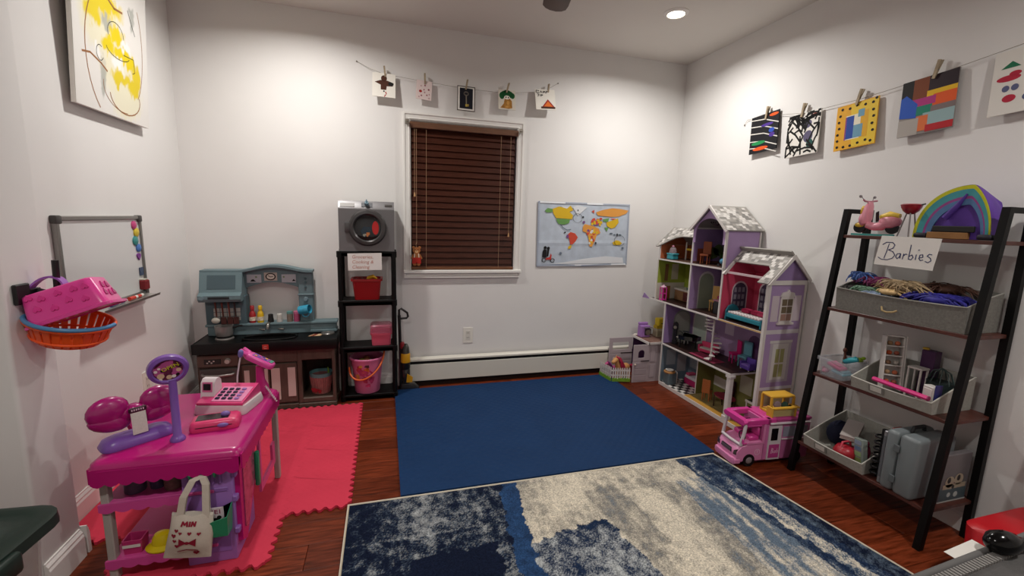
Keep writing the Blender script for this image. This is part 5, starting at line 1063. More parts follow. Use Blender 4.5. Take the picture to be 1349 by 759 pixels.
# wallpapers at the back
for y0, y1, z0, z1, m_ in ((-.638, -.36, .028, .316, M('#6f7f8c', .6, var=.15, vs=10)), (-1.24, -.646, .028, .316, M('#7d7a44', .6, var=.1, vs=8)), (-1.24, -.36, .327, .629, M('#9a7fa2', .6, var=.1, vs=9)), (-.595, -.225, .640, .946, M('#8a9a34', .6, var=.1, vs=9)), (-.892, -.605, .640, .946, M('#8f7aa4', .6, var=.1, vs=9)), (-1.24, -.902, .640, .93, M('#cf4a68', .6, var=.08, vs=9)), (-.595, -.24, .957, 1.06, M('#b56a3c', .6, var=.1, vs=9)), (-.892, -.605, .957, 1.20, M('#7c6690', .6, var=.1, vs=9))):
    part('back_panel', (K0-.006, K0, y0, y1, z0, z1), m_)
for y0, z0, z1, m_ in ((-.365, .327, .629, LAV2), (-.608, .640, .946, LAV), (-.228, .640, .946, M('#93a03c', .6)), (-.905, .640, .93, M('#cf4a68', .6)), (-.243, .957, 1.06, M('#b05f3a', .6)), (-.609, .957, 1.19, LAV2), (-.366, .028, .316, M('#6f7f8c', .6))):
    part('side_wallpaper', (F0+.006, K0-.007, y0+.0010, y0+.0032, z0+.001, z1-.001), m_)
def wallprint(shapes, y0, z0):
    h = .0004
    for m_, ps in shapes:
        for q_ in (ps if isinstance(ps[0], list) else [ps]): pprint('wall_print', t, (K0-.0065, y0, z0), RX, BZ, [(m_, q_)], base=h)
        h += .00012
GL = M('#b9c3b8', .4); GR_ = M('#8a8f96', .5)
def archp(cx, w, h): return [(cx-w/2, 0), (cx+w/2, 0), (cx+w/2, h-w/2)] + [(cx+w/2*math.cos(a), h-w/2+w/2*math.sin(a)) for a in [PI*k/8 for k in range(1, 8)]] + [(cx-w/2, h-w/2)]
wallprint([(M('#cfc8c0', .5), archp(.09, .15, .26)), (GL, archp(.09, .13, .245)), (M('#d8d2cc', .5), rect(.23, 0, .24, .29)), (M('#5a3a60', .5), [archp(.60, .10, .2)]), (M('#c2b2c4', .5), [rect(.34, .15, .42, .26), rect(.66, .12, .74, .26)]), (M('#7d6a3c', .5), rect(.80, .05, .87, .28))], -.36, .33)
wallprint([(M('#b9b39a', .5), [rect(.05, .10, .10, .26), rect(.13, .02, .19, .25)]), (M('#9c6a3a', .5), rect(.10, .05, .13, .25)), (M('#c9c2b4', .5), rect(.0, 0, .36, .09))], -.23, .642)
wallprint([(M('#cfc9cc', .5), archp(.11, .13, .25)), (M('#97a08c', .5), archp(.11, .11, .235)), (M('#5a3a78', .5), rect(.185, .0, .28, .29))], -.61, .642)
wallprint([(M('#d8c8cc', .5), archp(.10, .12, .24)), (M('#4a4258', .5), archp(.10, .104, .228)), (M('#8c8894', .5), [rect(.055+.03*(i % 3), .03+.045*(i//3), .075+.03*(i % 3), .06+.045*(i//3)) for i in range(12)])], -.905, .642)
wallprint([(M('#5a4660', .5), rect(.02, .0, .26, .22)), (M('#3f5a34', .5), [circ(.12, .06, .06, .045), circ(.18, .08, .05, .04)])], -.605, .958)
wallprint([(M('#98a0a8', .5), rect(.02, .1, .12, .25)), (M('#a03a54', .5), circ(.22, .17, .05, .06)), (M('#d0cac4', .5), [circ(.22, .17, .03, .04), rect(.26, .06, .40, .13)])], -.36, .03)
wallprint([(M('#b9b7a0', .5), [rect(.10, .1, .20, .22), rect(.30, .08, .42, .24)])], -.78, .03)
def sideprint(shapes, y, z0):
    h = .0004
    for m_, ps in shapes:
        for q_ in (ps if isinstance(ps[0], list) else [ps]): pprint('wall_print', t, (F0+.006, y+.0010, z0), BX, BZ, [(m_, q_)], base=h)
        h += .00012
sideprint([(M('#d8c8cc', .5), archp(.135, .12, .235)), (M('#4a4258', .5), archp(.135, .104, .224)), (M('#8c8894', .5), [rect(.092+.03*(i % 3), .03+.045*(i//3), .112+.03*(i % 3), .06+.045*(i//3)) for i in range(12)])], -.905, .642)
sideprint([(M('#cfc9cc', .5), archp(.13, .13, .26)), (M('#97a08c', .5), archp(.13, .112, .245))], -.608, .642)
sideprint([(M('#c9c2b4', .5), rect(0, 0, .245, .125)), (M('#9c6a3a', .5), rect(.06, .0, .12, .10)), (M('#b9b39a', .5), rect(.12, .15, .18, .27)), (M('#7a5a3a', .5), rect(.06, .14, .09, .27))], -.228, .642)
sideprint([(M('#8a8f84', .5), archp(.15, .15, .25)), (M('#a9a9a0', .5), archp(.15, .13, .235))], -.365, .330)
sideprint([(M('#8c4a34', .5), rect(.03, 0, .09, .10)), (M('#5a6a3c', .5), [circ(.15, .07, .06, .04), circ(.20, .09, .04, .04)]), (M('#6a4a40', .5), rect(.0, .0, .245, .015))], -.609, .958)
sideprint([(M('#98a0a8', .5), rect(.04, .12, .12, .24)), (M('#a8a4a8', .5), rect(.14, .06, .22, .20))], -.366, .032)
pprint('wall_print', t, (F0+.10, -.646, .03), BX, BZ, [(M('#7d7a44', .6), rect(.002, 0, .155, .285))])
# right end wall with prints and window
part('end_wall', (F0, K0, -1.245-.008, -1.245, .028, .930), LAV)
O = (F0, -1.2532, 0)
pprint('end_print', t, O, BX, BZ, [(M('#a88f6c', .6, var=.2, vs=30), rect(.012, .03, .248, .300)), (M('#cfc8cc', .5), [rect(.0, .300, .258, .318), rect(.0, .628, .258, .652), rect(0, .03, .014, .93), rect(.244, .03, .258, .93)]), (M('#b8aeb8', .5), [rect(.055, .345, .205, .585)]), (M('#cfcac8', .5), [rect(.075, .36, .185, .57), rect(.05, .575, .21, .59)]), (M('#a3a36c', .5), [rect(.098, .375, .126, .45), rect(.132, .375, .160, .45), rect(.098, .46, .126, .54), rect(.132, .46, .160, .54)]),
    (M('#cdbfc6', .5), [rect(.028, .70, .078, .845), rect(.182, .70, .232, .845)])])
wz = .70
mb = MB(); q = [(.084, .69), (.176, .69), (.176, .825)] + [(.13+.046*math.cos(a), .825+.03*math.sin(a)) for a in [PI*k/8 for k in range(1, 8)]] + [(.084, .825)]
mb.prism(q, O, BX, BZ, .0005, .006); wn = mb.build('end_window', M('#d8d0cc', .4), t)
for i in range(2):
    for j in range(3):
        mb = MB(); mb.prism(rect(.094+.038*i, .705+.042*j, .128+.038*i, .742+.042*j), O, BX, BZ, .0062, .0068); mb.build('pane', M('#6a5a40' if j else '#a07a6c', .3), wn)
mb = MB(); mb.prism([(.08, .84), (.18, .84), (.17, .862), (.14, .868), (.13, .88), (.12, .868), (.09, .862)], O, BX, BZ, .0005, .009); mb.build('window_crest', M('#d8d0cc', .4), wn)
mb = MB(); mb.prism(rect(.074, .683, .186, .694), O, BX, BZ, .0005, .012); mb.build('window_ledge', M('#d8d0cc', .4), wn)
part('corner_post', (F0-.006, F0+.012, -1.256, -1.238, .028, .93), DW); part('corner_post', (K0-.012, K0+.003, -1.256, -1.240, .028, .93), DW); part('end_band', (F0-.003, K0, -1.258, -1.250, .905, .930), DW)
# roofs
TONES = [M('#83807c', .6), M('#9a9690', .6), M('#b9b5b0', .6), M('#d3cfca', .6)]
def inside(p, poly):
    x, y = p; r = False; n = len(poly)
    for i in range(n):
        (a, b), (c, d) = poly[i], poly[i-1]
        if (b > y) != (d > y) and x < (c-a)*(y-b)/(d-b)+a: r = not r
    return r
def roof(name, O, ux, uy, poly, su=.024, sv=.020, thk=.008, tones=TONES, seed=1):
    mb = MB(); mb.prism(poly, O, ux, uy, -thk, 0); r = mb.build(name, TONES[1], t); q = random.Random(seed); sh = {m: [] for m in tones}
    us = [p[0] for p in poly]; vs = [p[1] for p in poly]; j = 0; v = min(vs)
    while v < max(vs):
        u = min(us) - (su/2 if j % 2 else 0)
        while u < max(us):
            c = rect(u+.0004, v+.0004, u+su-.0004, v+sv-.0004)
            if all(inside((a*.999+.001*(u+su/2), b*.999+.001*(v+sv/2)), poly) for a, b in c): sh[q.choice(tones)].append(c)
            u += su
        v += sv; j += 1
    pprint('shingle_print', r, O, ux, uy, [(m, s) for m, s in sh.items() if s])
    return r
sl = Vector((.160, 0, .158)).normalized(); L_ = Vector((.160, 0, .158)).length
def S_(pts, y0): return [(y0-y, (1-s)*L_) for y, s in pts]
roof('front_roof', (3.140, -.90, .915), RX, sl, S_([(-.90, .44), (-1.175, .44), (-1.205, .56), (-1.195, 1), (-1.268, 1), (-1.268, 0), (-.90, 0)], -.90))
mb = MB(); mb.prism(rect(0, 0, .368, L_), (3.437, -1.268, .935), (0, 1, 0), Vector((-.137, 0, .138)).normalized(), -.008, 0); mb.build('rear_roof', TONES[1], t)
mb = MB(); mb.prism([(F0, .928), (K0, .928), (3.30, 1.062)], (0, -1.246, 0), BX, BZ, 0, .008); mb.build('gable', LAV2, t)
mb = MB(); mb.prism([(F0-.03, .908), (F0-.012, .908), (3.30, 1.048), (K0+.008, .918), (K0+.010, .934), (3.30, 1.075)], (0, -1.266, 0), BX, BZ, 0, .008); mb.build('barge_board', DW, t)
mb = MB(); mb.prism([(F0-.012, .926), (F0+.008, .920), (3.308, 1.066), (3.300, 1.076)], (0, -.905, 0), BX, BZ, 0, .014); mb.build('rafter', DW, t)
PKL = M('#cf4a68', .6, var=.08, vs=9)
mb = MB(); mb.prism(rect(0, 0, .340, .185), (3.437, -1.243, .935), (0, 1, 0), Vector((-.137, 0, .138)).normalized(), -.0100, -.0082); mb.build('roof_lining', PKL, t)
mb = MB(); mb.prism([(3.19, .93), (3.425, .93), (3.30, 1.055)], (0, -.9035, 0), BX, BZ, -.001, .001); mb.build('side_wallpaper', PKL, t)
mb = MB(); mb.box(F0+.02, F0+.034, -1.236, -.905, .928, .940); mb.build('loft_beam', M('#c9b4b8', .5), t)
sl2 = Vector((.150, 0, .142)).normalized(); L_ = Vector((.150, 0, .142)).length
roof('attic_roof', (3.150, -.205, 1.050), RX, sl2, [(0, 0), (.03, 0), (.10, .35*L_), (.14, .50*L_), (.19, .56*L_), (.395, .58*L_), (.395, L_), (0, L_)], seed=4)
mb = MB(); mb.prism(rect(0, 0, .39, .19), (3.437, -.60, 1.06), (0, 1, 0), Vector((-.137, 0, .132)).normalized(), -.008, 0); mb.build('rear_roof', TONES[1], t)
mb = MB(); mb.prism([(F0, 1.055), (K0, 1.055), (3.30, 1.182)], (0, -.235, 0), BX, BZ, -.008, 0); mb.build('gable', M('#b05f3a', .6), t)
# tower roof and arch gable
for sy, y0 in ((1, -.572), (-1, -.922)):
    uy = Vector((0, -.745-y0, .150)); ll = uy.length; uy.normalize(); ux = Vector((-1, 0, 0)) if sy > 0 else Vector((1, 0, 0)); O = (3.437, y0, 1.192) if sy > 0 else (3.150, y0, 1.192)
    if sy < 0: roof('tower_roof', O, ux, uy, rect(0, 0, .287, ll), seed=7)
    else: roof('tower_roof', O, ux, uy, rect(0, 0, .287, ll), seed=8)
q = [(-.60+.60, 0)]
tri = [(.0, 1.10), (.0, 1.20), (.1475, 1.322), (.295, 1.20), (.295, 1.10), (.275, 1.10), (.275, 1.15)] + [(.1475+.1275*math.cos(a), 1.165+.095*math.sin(a)) for a in [PI*k/12 for k in range(1, 12)]] + [(.02, 1.15), (.02, 1.10)]
mb = MB(); mb.prism(tri, (F0, -.60, 0), RX, BZ, -.006, .002); mb.build('arch_gable', LAV, t)
mb = MB(); mb.prism([(-.028, 1.186), (.1475, 1.345), (.323, 1.186), (.312, 1.176), (.1475, 1.327), (-.017, 1.176)], (F0-.016, -.60, 0), RX, BZ, -.006, .006); mb.build('barge_board', DW, t)
mb = MB(); mb.prism([(0, 1.20), (.1475, 1.325), (.295, 1.20)], (K0, -.60, 0), RX, BZ, 0, .006); mb.build('back_panel', LAV2, t)
part('corner_post', (F0-.004, F0+.010, -.905, -.893, .957, 1.20), DW); part('corner_post', (K0-.01, K0+.002, -.907, -.895, .957, 1.20), DW)
mb = MB(); mb.prism([(0, 0), (.07, 0), (.055, .04)], (F0-.003, -.152, .629), (-.3, .95, 0), BZ, 0, .006); mb.build('balcony_flap', LAV2, t)
# spiral stair
sp = Vector((F0+.07, -.795, .327))
mb = MB(); mb.cyl(sp, sp+Vector((0, 0, .30)), .007, n=10); ss = mb.build('stair_post', DW, t)
for k in range(11):
    a = math.radians(-160+34*k); zz = sp.z+.015+.026*k; mb = MB(); mb.prism([(0, -.006), (.055, -.018), (.055, .018), (0, .006)], (sp.x, sp.y, zz), (math.cos(a), math.sin(a), 0), (-math.sin(a), math.cos(a), 0), 0, .006); mb.build('stair_tread', DW, t)
# ---- doll furniture
DG = 'doll furniture in the dollhouse'
def ft(name, lab, cat, px, py, z, xr=(3.20, 3.385), rz=0, dx=0):
    p = onz(px, py, z); x = min(max(p.x+dx, xr[0]), xr[1]); tt = thing(name, lab, cat, (x, p.y if abs(p.x-x) < .2 else p.y, z+.0008), rz, DG); return tt, MAT[tt.name]
def dchair(lab, px, py, z, c, rz=90, s=1., y=None, x=None):
    t, T = ft('doll_chair', lab, 'doll chair', px, py, z, rz=rz)
    if x: t.location.x = x; T.translation.x = x
    if y: t.location.y = y; T.translation.y = y
    m = M(c, .45)
    mb = MB(T); mb.rbox((0, 0, .045*s), (.042*s, .042*s, .010*s), .003); mb.build('seat', m, t)
    mb = MB(T); mb.rbox((0, .019*s, .080*s), (.040*s, .007*s, .062*s), .003); mb.build('backrest', m, t)
    for a in (-1, 1):
        for b in (-1, 1): mb = MB(T); mb.cyl((a*.016*s, b*.016*s, 0), (a*.016*s, b*.016*s, .042*s), .003*s, n=6); mb.build('leg', m, t)
def dsofa(lab, px, py, z, c, c2, rz=90, w=.11, y=None, x=None, d=.05):
    t, T = ft('doll_sofa', lab, 'doll sofa', px, py, z, rz=rz); m = M(c, .6)
    if x: t.location.x = x; T.translation.x = x
    if y: t.location.y = y; T.translation.y = y
    mb = MB(T); mb.rbox((0, 0, .016), (w, d, .022), .005); mb.build('base', m, t, 40)
    mb = MB(T); mb.rbox((0, -.004, .031), (w*.8, d*.8, .012), .004); mb.build('cushion', M(c2, .7), t, 40)
    mb = MB(T); mb.rbox((0, d*.5-.004, .045), (w, .014, .056), .006); mb.build('backrest', m, t, 40)
    for a in (-1, 1):
        mb = MB(T); mb.rbox((a*w*.46, 0, .034), (.014, d, .034), .005); mb.build('armrest', m, t, 40)
    for a in (-1, 1):
        for b in (-1, 1): mb = MB(T); mb.cyl((a*w*.42, b*d*.4, 0), (a*w*.42, b*d*.4, .008), .004, n=6); mb.build('foot', M('#b8b0a8', .5), t)
def dtable(lab, px, py, z, c, w=.08, d=.05, h=.055, rz=90, leg=None, rnd_=False, y=None, x=None, name='doll_table'):
    t, T = ft(name, lab, 'doll table', px, py, z, rz=rz)
    if x: t.location.x = x; T.translation.x = x
    if y: t.location.y = y; T.translation.y = y
    mb = MB(T)
    if rnd_: mb.lathe([(1, h-.005), (1, h), (0, h)], sx=w/2, sy=d/2, n=22)
    else: mb.rbox((0, 0, h-.004), (w, d, .008), .002)
    mb.build('top', M(c, .4), t, 40)
    for a in (-1, 1):
        for b in (-1, 1): mb = MB(T); k = .34 if rnd_ else .44; mb.cyl((a*w*k, b*d*k, 0), (a*w*k, b*d*k, h-.006), .0035, n=6); mb.build('leg', M(leg or c, .4), t)
# ground floor
t, T = ft('doll_sink', 'doll washbasin with round white bowl and wooden top on the checked floor', 'doll sink', 877, 498, .0295, xr=(3.195, 3.3)); T.translation = Vector((3.195, -.43, .0302)); t.location = T.translation
mb = MB(T); mb.box(-.018, .05, -.035, .035, 0, .085, .003); mb.build('cabinet', M('#5c6a70', .5), t); mb = MB(T); mb.lathe([(.04, .085), (.042, .088), (.042, .094), (.04, .097)], (.01, 0, 0), 18); mb.build('top', M('#a87a4a', .5), t, 40); mb = MB(T); mb.lathe([(.022, .097), (.03, .108), (.026, .108), (.018, .1)], (.01, 0, 0), 18, caps=True); mb.build('bowl', M('#d5d2cc', .3), t, 40)
t = thing('doll_screen', 'small white doll screen with pink panel standing on the checked floor', 'doll furniture', (3.262, -.435, .0302), group=DG); T = MAT[t.name]
mb = MB(T @ rot('Z', 70)); mb.box(-.026, .026, -.004, .004, 0, .09, .002); mb.build('frame', M('#c9c2be', .5), t); mb = MB(T @ rot('Z', 70)); mb.box(-.018, .018, -.0052, .0052, .012, .08); mb.build('panel', M('#a0506c', .5), t)
t = thing('doll_day_bed', 'pink and white doll bed against the wall of the checked room', 'doll bed', (3.365, -.535, .0302), group=DG); T = MAT[t.name]
mb = MB(T); mb.box(-.035, .04, -.095, .095, 0, .045, .004); mb.build('base', M('#a8245c', .45), t); mb = MB(T); mb.box(-.033, .038, -.093, .093, .045, .066, .006, seg=2); mb.build('mattress', M('#c3bcc0', .7), t); mb = MB(T); mb.box(-.03, .036, .05, .088, .066, .084, .006, seg=2); mb.build('pillow', M('#b84a6c', .7), t)
dchair('tan doll chair with white crossed legs in the ground floor dining room', 930, 525, .0294, '#b0683a', rz=120, s=1.35, x=3.275, y=-.755)
dtable('dark red oval doll dining table on the ground floor', 948, 528, .0294, '#7c1f34', .16, .10, .085, leg='#241016', rnd_=True, x=3.285, y=-.905)
dchair('dark maroon doll chair behind the red oval table', 957, 515, .0294, '#3a1420', rz=-90, s=1.4, x=3.375, y=-.835)
t = thing('doll_counter', 'white doll counter with dark top by the ground floor column', 'doll table', (3.355, -1.13, .0302), group=DG); T = MAT[t.name]
mb = MB(T); mb.box(-.07, .06, -.055, .055, .125, .135, .002); mb.build('top', M('#1d1415', .35), t); mb = MB(T); mb.box(-.073, -.069, -.058, .058, .122, .136); mb.build('edge', M('#cfc9c4', .5), t)
for a in (-.066, .05):
    for b in (-.05, .05): mb = MB(T); mb.box(a-.004, a+.004, b-.004, b+.004, 0, .125); mb.build('leg', M('#cfc9c4', .5), t)
mb = MB(T); mb.box(-.05, .04, -.04, .04, .0, .07, .003); mb.build('shelf_box', M('#8a8a80', .5), t)
# first floor
t = thing('doll_clock', 'black doll grandfather clock on the first floor', 'doll clock', (3.245, -.402, .3278), group=DG); T = MAT[t.name] @ rot('Z', -50)
mb = MB(T); mb.box(-.017, .017, -.014, .014, 0, .03, .002); mb.box(-.013, .013, -.011, .011, .03, .11, .002); mb.box(-.018, .018, -.014, .014, .11, .15, .003); mb.prism([(-.018, .15), (.018, .15), (.012, .162), (0, .168), (-.012, .162)], (0, .012, 0), BX, BZ, 0, .024); mb.build('case', M('#17161a', .35), t); mb = MB(T); mb.lathe([(.012, 0), (.012, .002), (0, .002)], (0, -.014, .13), 16, axis=(0, -1, 0)); mb.build('dial', M('#8a8478', .4), t)
t = thing('doll_stool', 'round doll stool with blue seat and white legs beside the clock', 'doll stool', (3.335, -.402, .3278), group=DG); T = MAT[t.name]
mb = MB(T); mb.lathe([(.026, .078), (.028, .082), (.026, .090), (0, .092)], n=16); mb.build('seat', M('#2f3f52', .5), t, 40)
for k in range(4): mb = MB(T); a = PI/4+k*PI/2; mb.cyl((.024*math.cos(a), .024*math.sin(a), 0), (.010*math.cos(a), .010*math.sin(a), .08), .0025, n=6); mb.build('leg', M('#c9c4be', .4), t)
t = thing('doll_piano', 'black doll grand piano on the first floor', 'doll piano', (3.285, -.515, .3278), group=DG); T = MAT[t.name] @ rot('Z', 200)
mb = MB(T); q = [(-.05, -.06), (.05, -.06), (.05, -.01), (.03, .04), (0, .06), (-.05, .06)]; mb.prism(q, (0, 0, .06), (1, 0, 0), (0, 1, 0), 0, .03); mb.build('case', M('#0e0d0f', .2, coat=.6), t); mb = MB(T); mb.box(-.045, .045, -.078, -.058, .068, .074); mb.build('keyboard', M('#c9c4bc', .4), t); mb = MB(T @ rot('Y', 0)); mb.prism(q, (0, 0, .10), Vector((.9, 0, .35)).normalized(), (0, 1, 0), 0, .005); mb.build('lid', M('#0e0d0f', .2, coat=.6), t)
for a, b in ((-.04, -.05), (.04, -.05), (-.02, .04)): mb = MB(T); mb.cyl((a, b, 0), (a, b, .062), .006, n=8); mb.build('leg', M('#0e0d0f', .3), t)
dsofa('pink doll sofa with grey cushion on the first floor', 925, 462, .327, '#c03c62', '#b0a9a4', rz=-75, w=.13, x=3.335, y=-.655)
mb = MB(); mb.box(3.205, 3.30, -.86, -.62, .3275, .3292); single(mb, 'doll_rug', M('#8c2f4c', .9, var=.15, vs=40), 'small maroon doll rug in front of the pink sofa', 'doll rug', (3.245, -.74, .3278), DG)
dchair('magenta doll chair with dark legs on the first floor', 970, 470, .327, '#b01560', rz=-110, s=1.35, x=3.365, y=-.865)
dchair('teal doll armchair beside the magenta chair', 986, 470, .327, '#5a8a98', rz=-80, s=1.45, x=3.368, y=-.945)
dsofa('purple doll loveseat at the edge of the first floor', 990, 490, .327, '#5a3f9a', '#7a5fb0', rz=-90, w=.075, x=3.34, y=-1.005, d=.055)
# second floor
t = thing('doll_shelf_tower', 'bright pink open doll shelf at the edge of the green room', 'doll furniture', (3.195, -.285, .6408), group=DG); T = MAT[t.name]; PKs = M('#c82f8c', .4)
for k in range(3): mb = MB(T); mb.box(-.018, .018, -.018, .018, .004+.045*k, .010+.045*k); mb.build('shelf', PKs, t)
for a in (-1, 1):
    for b in (-1, 1): mb = MB(T); mb.box(a*.016-.003, a*.016+.003, b*.016-.003, b*.016+.003, 0, .10); mb.build('post', PKs, t)
mb = MB(T); mb.lathe([(.02, .10), (.02, .106), (.008, .112), (.008, .118), (0, .12)], n=12); mb.build('crown', M('#d8b0c4', .4), t, 40)
t = thing('doll_vanity', 'white doll counter with teal basin in the green room', 'doll sink', (3.365, -.345, .6408), group=DG); T = MAT[t.name]
mb = MB(T); mb.box(-.04, .05, -.10, .10, .0, .075, .003); mb.build('cabinet', M('#8c6a4a', .5), t); mb = MB(T); mb.box(-.045, .052, -.105, .105, .075, .09, .003); mb.build('top', M('#c9c4bc', .4), t); mb = MB(T); mb.lathe([(.035, .09), (.042, .104), (.038, .104), (.03, .094)], (0, -.05, 0), 18); mb.build('basin', M('#2f6a68', .3), t, 40)
mb = MB(T); mb.box(-.0455, -.041, -.09, -.01, .008, .07); mb.build('cupboard_front', M('#5a2a2a', .5), t)
dchair('light wooden doll chair with woven back in the lilac room', 928, 400, .640, '#c29a5c', rz=-60, s=1.5, x=3.320, y=-.690)
t = thing('doll_desk', 'doll desk with pink top and black drawers in the lilac room', 'doll table', (3.285, -.805, .6408), group=DG); T = MAT[t.name]
mb = MB(T); mb.box(-.045, .05, -.045, .045, .085, .095, .002); mb.build('top', M('#b0788c', .45), t); mb = MB(T); mb.box(-.04, .045, -.042, .042, 0, .085, .002); mb.build('drawers', M('#141216', .4), t)
for k in range(5): 
    mb = MB(T); mb.box(-.05, .05, -.054, -.015, .13+.026*k, .136+.026*k); mb.build('wall_shelf', M('#cfc9cc', .4), t)
mb = MB(T); mb.ball((-.02, .02, .110), .012, 10); mb.build('trinket', M('#a0305c', .5), t, 60)
t = thing('doll_bed', 'teal doll bed with white dotted mattress in the pink room', 'doll bed', (3.250, -1.052, .6408), group=DG); T = MAT[t.name]; TB = M('#2c7f90', .45)
mb = MB(T); mb.box(-.048, .05, -.135, .125, .016, .042, .003); mb.build('side_frame', TB, t)
mb = MB(T); mb.prism([(-.048, 0), (.05, 0), (.05, .055), (.03, .085), (0, .095), (-.03, .085), (-.048, .055)], (0, .125, 0), BX, BZ, -.008, .0); mb.build('headboard', TB, t)
mb = MB(T); mb.prism([(-.048, 0), (.05, 0), (.05, .05), (-.048, .05)], (0, -.135, 0), BX, BZ, 0, .008); mb.build('footboard', TB, t)
mb = MB(T); mb.box(-.044, .046, -.132, .118, .042, .056, .005, seg=2); mb.build('mattress', tex_mat('dotted_sheet', 'checker', '#d9d5d0', '#b8a8ac', 90, .8), t, 40)
for i, (y, x) in enumerate(((.03, .02), (-.04, .022), (-.09, .02))): mb = MB(T); mb.rbox((x, y, .070), (.045, .06, .026), .010); mb.build('cushion', M('#9e2348' if i < 2 else '#b23a5c', .8), t, 50)
t = thing('doll_mirror', 'ornate pale grey doll mirror standing in the pink room', 'doll mirror', (3.40, -1.08, .6408), group=DG); T = MAT[t.name]
mb = MB(T); mb.prism([(u, max(0, v)) for u, v in blob(0, .10, .055, 61, ry=1.8, k=.2)], (0, 0, 0), RX, BZ, 0, .010); mb.build('frame', M('#b9b4b4', .4), t); mb = MB(T); mb.prism(circ(0, .10, .032, .06), (0, 0, 0), RX, BZ, .010, .0105); mb.build('glass', M('#9aa0a8', .08, metal=.9), t)
# attic
t = thing('doll_tank', 'teal doll tank with clear dome in the orange attic', 'doll furniture', (3.225, -.318, .9578), group=DG); T = MAT[t.name]
mb = MB(T); mb.box(-.025, .025, -.036, .036, 0, .04, .004); mb.box(-.028, .028, -.04, .04, .036, .044, .003); mb.build('base', M('#3a9aa8', .35), t); mb = MB(T); mb.lathe([(1, .044), (1, .066), (.7, .086), (0, .092)], sx=.022, sy=.032, n=16); mb.build('dome', M('#b8aab0', .1, alpha=.35), t, 60); mb = MB(T); mb.ball((0, 0, .096), (.010, .010, .006), 10); mb.build('knob', M('#d08aa4', .4), t, 60)
t = thing('doll_loft_bed', 'white doll loft bed with yellow deck in the orange attic', 'doll bed', (3.345, -.42, .9578), group=DG); T = MAT[t.name]
mb = MB(T); mb.box(-.04, .04, -.06, .06, .07, .085, .002); mb.build('deck', M('#c9a82c', .45), t)
for a in (-.038, .038):
    for b in (-.058, .058): mb = MB(T); mb.box(a-.004, a+.004, b-.004, b+.004, 0, .13); mb.build('post', M('#c9c3bc', .4), t)
# tower room
dchair('orange-brown doll armchair in the tower room', 912, 350, .957, '#8c4a2c', rz=-60, s=1.35, x=3.235, y=-.655)
t = thing('doll_plant', 'bushy green doll plant in the tower room', 'doll plant', (3.36, -.672, .9578), group=DG); T = MAT[t.name]
mb = MB(T); mb.lathe([(.014, 0), (.02, .03), (.016, .03)], n=12); mb.build('pot', M('#5a3a28', .6), t, 40)
q = random.Random(4)
for k in range(14):
    a = 2*PI*k/14; r = .03+.02*q.random(); mb = MB(T); mb.prism([(0, 0), (r*.5, .010), (r, 0), (r*.5, -.010)], (0, 0, .032+.02*q.random()), Vector((math.cos(a), math.sin(a), .5+.5*q.random())).normalized(), Vector((-math.sin(a), math.cos(a), 0)), 0, .001); mb.build('leaf', M('#4a6a34', .5), t)
t = thing('doll_pram', 'small light blue doll pram in the tower room', 'doll furniture', (3.215, -.845, .9578), group=DG); T = MAT[t.name]
mb = MB(T); mb.ball((0, 0, .035), (.022, .026, .02), 12); mb.build('body', M('#3f7f9c', .35), t, 60); mb = MB(T); mb.ball((0, -.02, .05), (.018, .014, .02), 12); mb.build('hood', M('#5a9ab4', .35), t, 60)
for a in (-1, 1):
    for b in (-1, 1): mb = MB(T); mb.cyl((a*.018, b*.018, .01), (a*.022, b*.018, .01), .010, n=12); mb.build('wheel', M('#17171a', .4), t)
t = thing('doll_chandelier', 'dark doll chandelier hanging in the tower arch', 'doll lamp', (3.26, -.745, 1.22), group=DG); T = MAT[t.name]
mb = MB(T); mb.cyl((0, 0, .10), (0, 0, 0), .0015, n=6); mb.build('rod', M('#2a1a20', .4), t)
for k in range(8):
    a = 2*PI*k/8; mb = MB(T); mb.tube([(0, 0, .012), (.03*math.cos(a), .045*math.sin(a), -.004), (.05*math.cos(a), .075*math.sin(a), .012)], .002, 5); mb.ball((.05*math.cos(a), .075*math.sin(a), .016), .006, 6); mb.build('arm', M('#3a1f2a', .4), t)
# ------------------------------------------------------------------ stable
SW = M('#b5a8ac', .5); 
t = thing('toy_stable', 'small lilac toy stable with brown roof and open white doors beside the dollhouse', 'toy stable', (3.16, -.16, 0))
part = lambda name, b, mat, label=None, par=None, bev=0: (lambda mb: (mb.box(*b, bev), mb.build(name, mat, par or t, label=label))[1])(MB())
part('roof', (3.098, 3.36, -.305, -.062, .303, .314), M('#7a5a50', .6, var=.25, vs=14)); part('roof_edge', (3.092, 3.362, -.311, -.304, .300, .316), DW); part('roof_edge', (3.090, 3.099, -.311, -.062, .300, .316), DW)
part('front_panel', (3.105, 3.36, -.297, -.288, 0, .303), SW); part('back_panel', (3.105, 3.36, -.072, -.064, 0, .303), M('#5a3a62', .6)); part('inner_panel', (3.352, 3.36, -.29, -.07, 0, .303), M('#2f1f30', .6)); part('floor', (3.105, 3.36, -.29, -.07, 0, .006), M('#4a342c', .6))
for z0, z1 in ((.03, .14), (.155, .285)): 
    part('moulding', (3.116, 3.165, -.2995, -.297, z0, z1), M('#a99ca2', .5), bev=.001); part('moulding', (3.123, 3.158, -.3005, -.299, z0+.008, z1-.008), SW)
